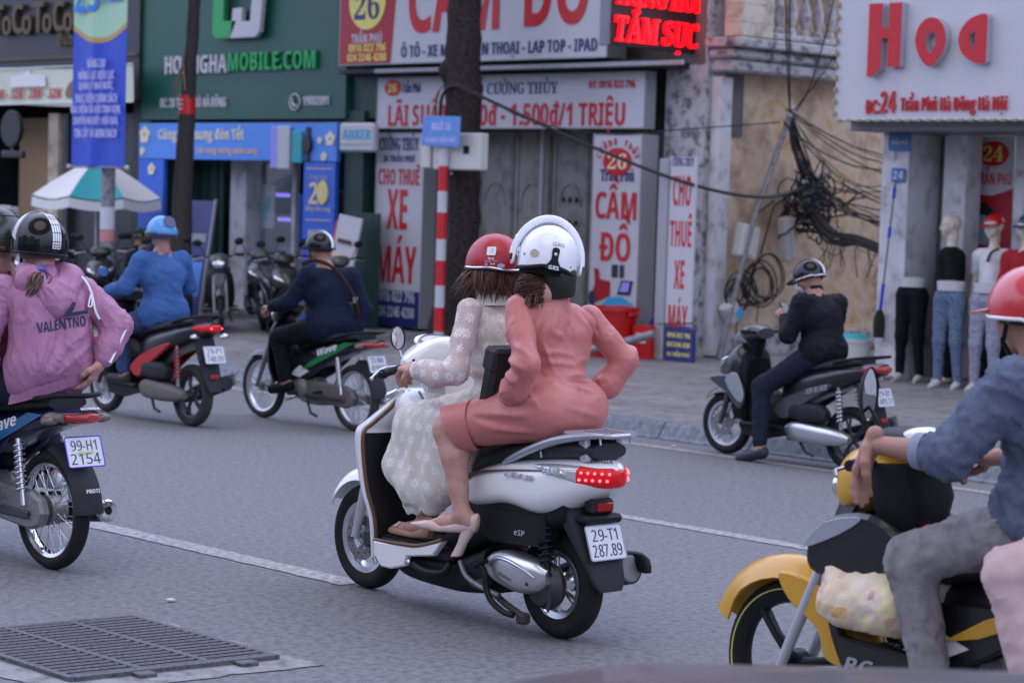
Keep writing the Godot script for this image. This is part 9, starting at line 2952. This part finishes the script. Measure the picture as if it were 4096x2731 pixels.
	for k in 3:
		part("logo_stroke", mb().prism([P2(-0.009 + 0.002 * k, 0.0075 - k * 0.0075), P2(0.009, 0.0092 - k * 0.0075), P2(0.009, 0.0068 - k * 0.0075)], 0.002), M.helmet_red, h, Transform3D(t.basis, t * V(0, 0, 0.0008)))
	var bend := func(text: String, w: float, hh: float, da: float, la: float, m: Material, bold := true) -> void:
		var tt := on_shell(h, R, A0 + da, la, 0.002)
		letters(text, w, hh, m, h, tt.origin, {"turn": tt.basis, "depth": 0.0016, "bold": bold, "name": "helmet_lettering"})
	bend.call("Now", 0.026, 0.0105, 0.0, 1.3, M.print_white)
	bend.call("Food-Market", 0.026, 0.0046, -0.12, 1.385, M.print_white, false)
	bend.call("Ship-Moto", 0.022, 0.0046, 0.12, 1.385, M.print_white, false)
	part("qr_patch", mb().box(O3, V(0.013, 0.016, 0.0016), 0.0005), M.print_grey, h, on_shell(h, R, A0 - 0.17, 1.49, 0.001))
	part("store_mark", mb().prism(ellipse(0.0035, 0.004, 12), 0.0016), M.print_white, h, on_shell(h, R, A0 + 0.0, 1.47, 0.001))
	part("store_mark", mb().prism(ellipse(0.0035, 0.0035, 12), 0.0016), M.print_white, h, on_shell(h, R, A0 + 0.09, 1.47, 0.001))
	part("hologram", mb().prism(ellipse(0.016, 0.0085, 24), 0.0016), M.holo, h, on_shell(h, R, A0 + 0.32, 1.53, 0.001))
	var sp := []
	for k in 26:
		var an := TAU * k / 26.0
		var r := 1.0 + (0.3 if k % 2 else -0.12) * rn.randf_range(0.4, 1.2)
		sp.append(P2(cos(an) * 0.026 * r, sin(an) * 0.028 * r))
	var t5 := on_shell(h, R, A0 + 1.15, 1.15, 0.003)
	part("splash", mb().prism(sp, 0.003), M.print_white, h, t5)
	letters("NOW!", 0.028, 0.011, M.helmet_red, h, t5 * V(0, 0, 0.002), {"turn": t5.basis, "depth": 0.0016})
	for q in [[A0 - 0.6, 1.5], [A0 + 0.75, 1.62]]:
		part("rivet", mb().ball(O3, V(0.004, 0.004, 0.0025), 8), M.bronze, h, on_shell(h, R, q[0], q[1]))
	chin_strap(o, head + V(0, -0.01, 0))

func hoodie() -> void:
	var o := thing("person", "woman in a mauve hooded jacket and black helmet with a checked stripe", "person", V(-9.25, 0, -5.53), 0.0)
	var head := V(0.47, 1.485, 0.0)
	var sl := V(0.46, 1.28, 0.185)
	var sr := V(0.58, 1.275, -0.165)
	var el := V(0.44, 1.03, 0.28)
	var er := V(0.72, 1.12, -0.26)
	var wl := V(0.36, 0.9, 0.2)
	var wr := V(0.765, 0.965, -0.155)
	var b := [B(V(0.54, 0.88, 0.08), 0.105, V(0.54, 0.88, -0.08), 0.105), B(V(0.55, 0.95, 0), 0.1, V(0.53, 1.2, 0), 0.1), B(sl, 0.045, sr, 0.045), B(V(0.52, 1.28, 0), 0.05, V(0.48, 1.4, 0), 0.046)]
	for s in [1.0, -1.0]:
		b.append_array([B(V(0.5, 0.86, 0.09 * s), 0.095, V(0.14, 0.78, 0.24 * s), 0.06), B(V(0.14, 0.78, 0.24 * s), 0.058, V(0.28, 0.4, 0.21 * s), 0.034), B(V(0.3, 0.37, 0.21 * s), 0.033, V(0.1, 0.34, 0.23 * s), 0.024)])
	for s in [[sl, el, wl], [sr, er, wr]]:
		b.append(B(s[0], 0.045, s[1], 0.036))
		b.append(B(s[1], 0.036, s[2], 0.024))
	var bm := Blob.new(b, 0.014, 90.0).mesh()
	var hb := Basis(YY, -PI / 2)
	bm.add(head_mesh(), Transform3D(hb, head))
	bm.add(hand_mesh(wr + V(-0.005, -0.01, 0.01), V(-0.45, -0.85, 0.25), V(0.75, -0.25, -0.6), 1.0, 0.5, 0.0035, 1.0, 0.2))
	bm.add(hand_mesh(wl, V(-0.6, -0.7, -0.2), V(0.2, 0.3, 1), -1.0, 0.6, 0.006))
	part("body", bm, M.skin, o)
	var tr := [B(V(0.54, 0.88, 0.08), 0.115, V(0.54, 0.88, -0.08), 0.115)]
	for s in [1.0, -1.0]:
		tr.append(B(V(0.5, 0.86, 0.09 * s), 0.105, V(0.14, 0.78, 0.24 * s), 0.07))
		tr.append(B(V(0.14, 0.78, 0.24 * s), 0.068, V(0.27, 0.42, 0.21 * s), 0.048))
	part("trousers", Blob.new(tr, 0.015, 70.0).mesh(), M.trouser_navy, o)
	for s in [1.0, -1.0]:
		part("shoe", Blob.new([B(V(0.32, 0.36, 0.21 * s), 0.04, V(0.1, 0.335, 0.23 * s), 0.03)], 0.01, 80.0).mesh(), M.cloth_white, o)
	var d := [B(V(0.575, 0.93, 0.1), 0.125, V(0.575, 0.93, -0.09), 0.125), B(V(0.585, 0.95, 0.08), 0.13, V(0.545, 1.2, 0.075), 0.12), B(V(0.6, 0.97, -0.07), 0.13, V(0.565, 1.2, -0.07), 0.12), B(V(0.57, 0.88, 0.12), 0.1, V(0.6, 0.9, -0.06), 0.1), B(sl + V(0.01, -0.02, 0), 0.065, sr + V(0.01, -0.02, 0), 0.065), B(V(0.54, 1.24, 0.02), 0.1, V(0.52, 1.35, 0), 0.06)]
	var jb := Blob.new(d, 0.0095, 80.0)
	var jm := jb.mesh()
	folds(jm, 0.007, V(9, 6, 9), 41.0, 1.4)
	creases(jm, [[V(0.7, 1.13, -0.14), V(0.66, 0.93, 0.1), 0.011, 0.012], [V(0.72, 1.05, -0.13), V(0.7, 0.9, 0.06), 0.011, 0.013], [V(0.66, 1.17, 0.14), V(0.64, 0.95, 0.22), 0.012, 0.014], [V(0.7, 1.0, -0.16), V(0.74, 0.88, -0.04), 0.01, 0.013], [V(0.7, 1.08, 0.1), V(0.7, 0.9, 0.16), 0.012, 0.012], [V(0.7, 1.1, 0.02), V(0.72, 0.92, 0.12), 0.01, -0.01], [V(0.68, 1.2, -0.12), V(0.7, 1.04, -0.18), 0.01, -0.012], [V(0.66, 1.22, -0.16), V(0.7, 1.12, -0.12), 0.01, 0.011]])
	part("jacket", jm, M.jacket_mauve, o)
	var hem := []
	for i in 5:
		var ring := PackedVector3Array()
		for k in 96:
			var an := TAU * k / 96
			var pk := 0.003 * sin(k * PI * 0.66 + i) 
			ring.append(V(0.585 + cos(an) * (0.148 + pk) - 0.004 * i, 0.865 - 0.013 * i + 0.03 * cos(an) - 0.16 * sin(an) * 0.28, 0.01 + sin(an) * (0.185 + pk)))
		hem.append(ring)
	part("jacket_hem", mb().grid(hem, true), M.jacket_mauve, o)
	for s in [[sl, el, wl, 1.0], [sr, er, wr, -1.0]]:
		var a: Vector3 = s[0]
		var e: Vector3 = s[1]
		var w: Vector3 = s[2]
		var sm := Blob.new([B(a, 0.072, a.lerp(e, 0.5), 0.068), B(a.lerp(e, 0.5), 0.068, e, 0.066), B(e, 0.066, e.lerp(w, 0.6), 0.058), B(e.lerp(w, 0.6), 0.057, w.lerp(e, 0.06), 0.04)], 0.009, 80.0).mesh()
		folds(sm, 0.006, V(10, 10, 10), 51.0, 0.8)
		creases(sm, [[e + V(-0.06, 0.06, 0.03 * s[3]), e + V(0.06, 0.05, 0.0), 0.012, 0.011], [e + V(-0.06, 0.02, 0.03 * s[3]), e + V(0.05, 0.01, 0.02 * s[3]), 0.012, 0.011], [e + V(-0.06, -0.03, 0.02 * s[3]), e + V(0.05, -0.04, 0.0), 0.011, 0.01], [a.lerp(e, 0.55) + V(0.07, 0.02, 0.02), a.lerp(e, 0.6) + V(-0.03, -0.02, 0.05), 0.011, 0.009]])
		part("sleeve", sm, M.jacket_mauve, o)
		var pp := []
		for k in 9:
			var t := k / 8.0
			var c := e.lerp(w, t)
			pp.append(c + V(0.02, 0.0, 0).lerp(V(0.012, -0.01, 0), t) + V(0.045, 0.01, 0.01 * s[3]) * (1.0 - 0.3 * t))
		part("piping", mb().tube(pp, 0.011, 6, 3, 0.5), M.print_white, o)
	var hd := Blob.new([B(V(0.54, 1.32, 0.12), 0.045, V(0.6, 1.28, 0.03), 0.055), B(V(0.6, 1.28, 0.03), 0.055, V(0.58, 1.33, -0.11), 0.045), B(V(0.55, 1.3, 0.1), 0.06, V(0.64, 1.23, 0.05), 0.05), B(V(0.58, 1.32, -0.09), 0.06, V(0.655, 1.23, -0.02), 0.05), B(V(0.63, 1.27, 0.04), 0.05, V(0.66, 1.19, 0.03), 0.035), B(V(0.48, 1.37, 0.09), 0.04, V(0.56, 1.35, 0.1), 0.05), B(V(0.48, 1.38, -0.07), 0.04, V(0.56, 1.35, -0.1), 0.05)], 0.009, 75.0).mesh()
	folds(hd, 0.004, V(8, 10, 8), 61.0, 0.7)
	creases(hd, [[V(0.56, 1.36, 0.1), V(0.69, 1.2, 0.03), 0.012, 0.01], [V(0.6, 1.36, -0.1), V(0.69, 1.2, 0.02), 0.012, 0.01], [V(0.64, 1.34, 0.05), V(0.68, 1.28, -0.06), 0.012, 0.008]])
	part("hood", hd, M.jacket_mauve, o)
	part("drawstring", mb().tube(spline([V(0.6, 1.375, -0.1), V(0.645, 1.33, -0.13), V(0.675, 1.275, -0.145), V(0.7, 1.2, -0.15), V(0.715, 1.155, -0.165)], 5), 0.0065, 6), M.print_white, o)
	part("drawstring_loop", mb().tube(spline([V(0.677, 1.275, -0.145), V(0.69, 1.24, -0.125), V(0.695, 1.215, -0.118), V(0.7, 1.22, -0.132), V(0.68, 1.275, -0.146)], 5), 0.0045, 6), M.print_white, o)
	project_text("VALENTNO", jm, o, V(0.9, 1.135, 0.018), V(0.0, 0.13, -1.0), 0.245, 0.046, M.print_navy)
	var chk := mb().prism([P2(-0.06, -0.03), P2(-0.02, 0.035), P2(-0.005, 0.03), P2(-0.025, -0.012), P2(0.055, -0.012), P2(0.06, -0.028)], 0.002)
	part("print_mark", chk, M.print_navy, o, Transform3D(Basis(V(0.1, 0.13, -1).normalized(), YY, V(1, 0.0, 0.1).normalized()), V(0.712, 1.205, -0.045)))
	var R := V(0.124, 0.14, 0.14)
	var low := func(az): return 1.55 if az < 0.9 else 1.95
	var h := helmet(o, Transform3D(hb * Basis(YY, 0.0) * Basis(ZZ, 0.08), head + V(0, 0.012, 0)), R, low, M.helmet_black, M.plastic_black, 0.006)
	striped(h, R, 0.022, false)
	var vr := []
	for i in 7:
		var row := PackedVector3Array()
		var a2 := lerpf(0.5, 1.5, i / 6.0)
		for k in 21:
			var a := PI * k / 20.0
			row.append(V(cos(a) * 0.134, sin(a) * sin(a2) * 0.152, sin(a) * cos(a2) * 0.152))
		vr.append(row)
	part("visor", sheet(vr, 0.002), M.visor, h)
	var rn := RandomNumberGenerator.new()
	rn.seed = 8
	var roots := []
	var lights := []
	var c0 := V(0.585, 1.362, 0.075)
	part("hair_cap", shell(V(0.1, 0.115, 0.112), func(az): return 1.3 if az < 1.2 else 2.2)[0], M.hair_brown, o, Transform3D(hb, head + V(0, 0.01, 0)))
	for i in 80:
		var q := V(rn.randf_range(-0.02, 0.02), rn.randf_range(-0.02, 0.02), rn.randf_range(-0.035, 0.035))
		(lights if i % 5 == 0 else roots).append([spline([c0 + q * 0.6 + V(-0.08, 0.03, 0), c0 + q * 0.7, c0 + q * 1.6 + V(0.035, -0.04, 0.03), c0 + q + V(0.04, -0.085, 0.05 + rn.randf_range(-0.02, 0.03))], 5), rn.randf_range(0.005, 0.009)])
	strands(roots, M.hair_brown, o)
	strands(lights, M.hair_light, o, "hair_highlight")
	part("hair_tie", mb().tube([c0 + V(-0.016, 0.012, 0), c0 + V(0.014, -0.008, 0.004)], [0.036, 0.034], 16), M.violet, o)
	chin_strap(o, head + V(0, -0.02, 0))

func project_text(text: String, mb: MB, parent: Node3D, c: Vector3, right: Vector3, w: float, hgt: float, m: Material) -> void:
	var t := TextMesh.new()
	t.text = text
	t.font = font(false, true)
	t.font_size = 48
	t.pixel_size = 0.01
	t.depth = 0.0
	t.curve_step = 1.0
	var a := t.get_mesh_arrays()
	var box := t.get_aabb()
	var vs: PackedVector3Array = a[Mesh.ARRAY_VERTEX]
	var ixs: PackedInt32Array = a[Mesh.ARRAY_INDEX]
	var r := right.normalized()
	var grid := {}
	var cell := 0.012
	for p in mb.v:
		var key := Vector2i(int(floor(p.z / cell)), int(floor(p.y / cell)))
		grid[key] = maxf(grid.get(key, -9.0), p.x)
	var depth := func(y: float, z: float) -> float:
		var s := 0.0
		var n := 0.0
		for dz in range(-1, 2):
			for dy in range(-1, 2):
				var key := Vector2i(int(floor(z / cell)) + dz, int(floor(y / cell)) + dy)
				if grid.has(key):
					var cz := (key.x + 0.5) * cell
					var cy := (key.y + 0.5) * cell
					var wt := exp(-((cz - z) * (cz - z) + (cy - y) * (cy - y)) / (cell * cell))
					s += grid[key] * wt
					n += wt
		return s / n if n > 0.0 else 0.6
	var out := mb()
	var tris := []
	for i in range(0, ixs.size(), 3):
		tris.append([vs[ixs[i]], vs[ixs[i + 1]], vs[ixs[i + 2]]])
	for pass_ in 4:
		var nt := []
		for q in tris:
			var l := [q[0].distance_to(q[1]), q[1].distance_to(q[2]), q[2].distance_to(q[0])]
			var k: int = l.find(l.max())
			if l[k] * w / box.size.x < 0.02:
				nt.append(q)
				continue
			var p0: Vector3 = q[k]
			var p1: Vector3 = q[(k + 1) % 3]
			var p2: Vector3 = q[(k + 2) % 3]
			var mid := (p0 + p1) * 0.5
			nt.append([p0, mid, p2])
			nt.append([mid, p1, p2])
		tris = nt
	var ctr := box.get_center()
	for q in tris:
		var pp := []
		for p in q:
			var u: float = (p.x - ctr.x) * w / box.size.x
			var v2: float = (p.y - ctr.y) * hgt / box.size.y
			var y: float = c.y + r.y * u + v2
			var z: float = c.z + r.z * u
			pp.append(V(depth.call(y, z) + 0.0035, y, z))
		out.tri3(pp[0], pp[2], pp[1])
	part("print_lettering", out, m, parent)

const O3 := Vector3(0, 0, 0)
const XX := Vector3(1, 0, 0)
const YY := Vector3(0, 1, 0)
const ZZ := Vector3(0, 0, 1)

func mb() -> MB:
	return MB.new()

func tf(p: Vector3) -> Transform3D:
	return Transform3D(Basis(), p)

func P2(x: float, y: float) -> Vector2:
	return Vector2(x, y)
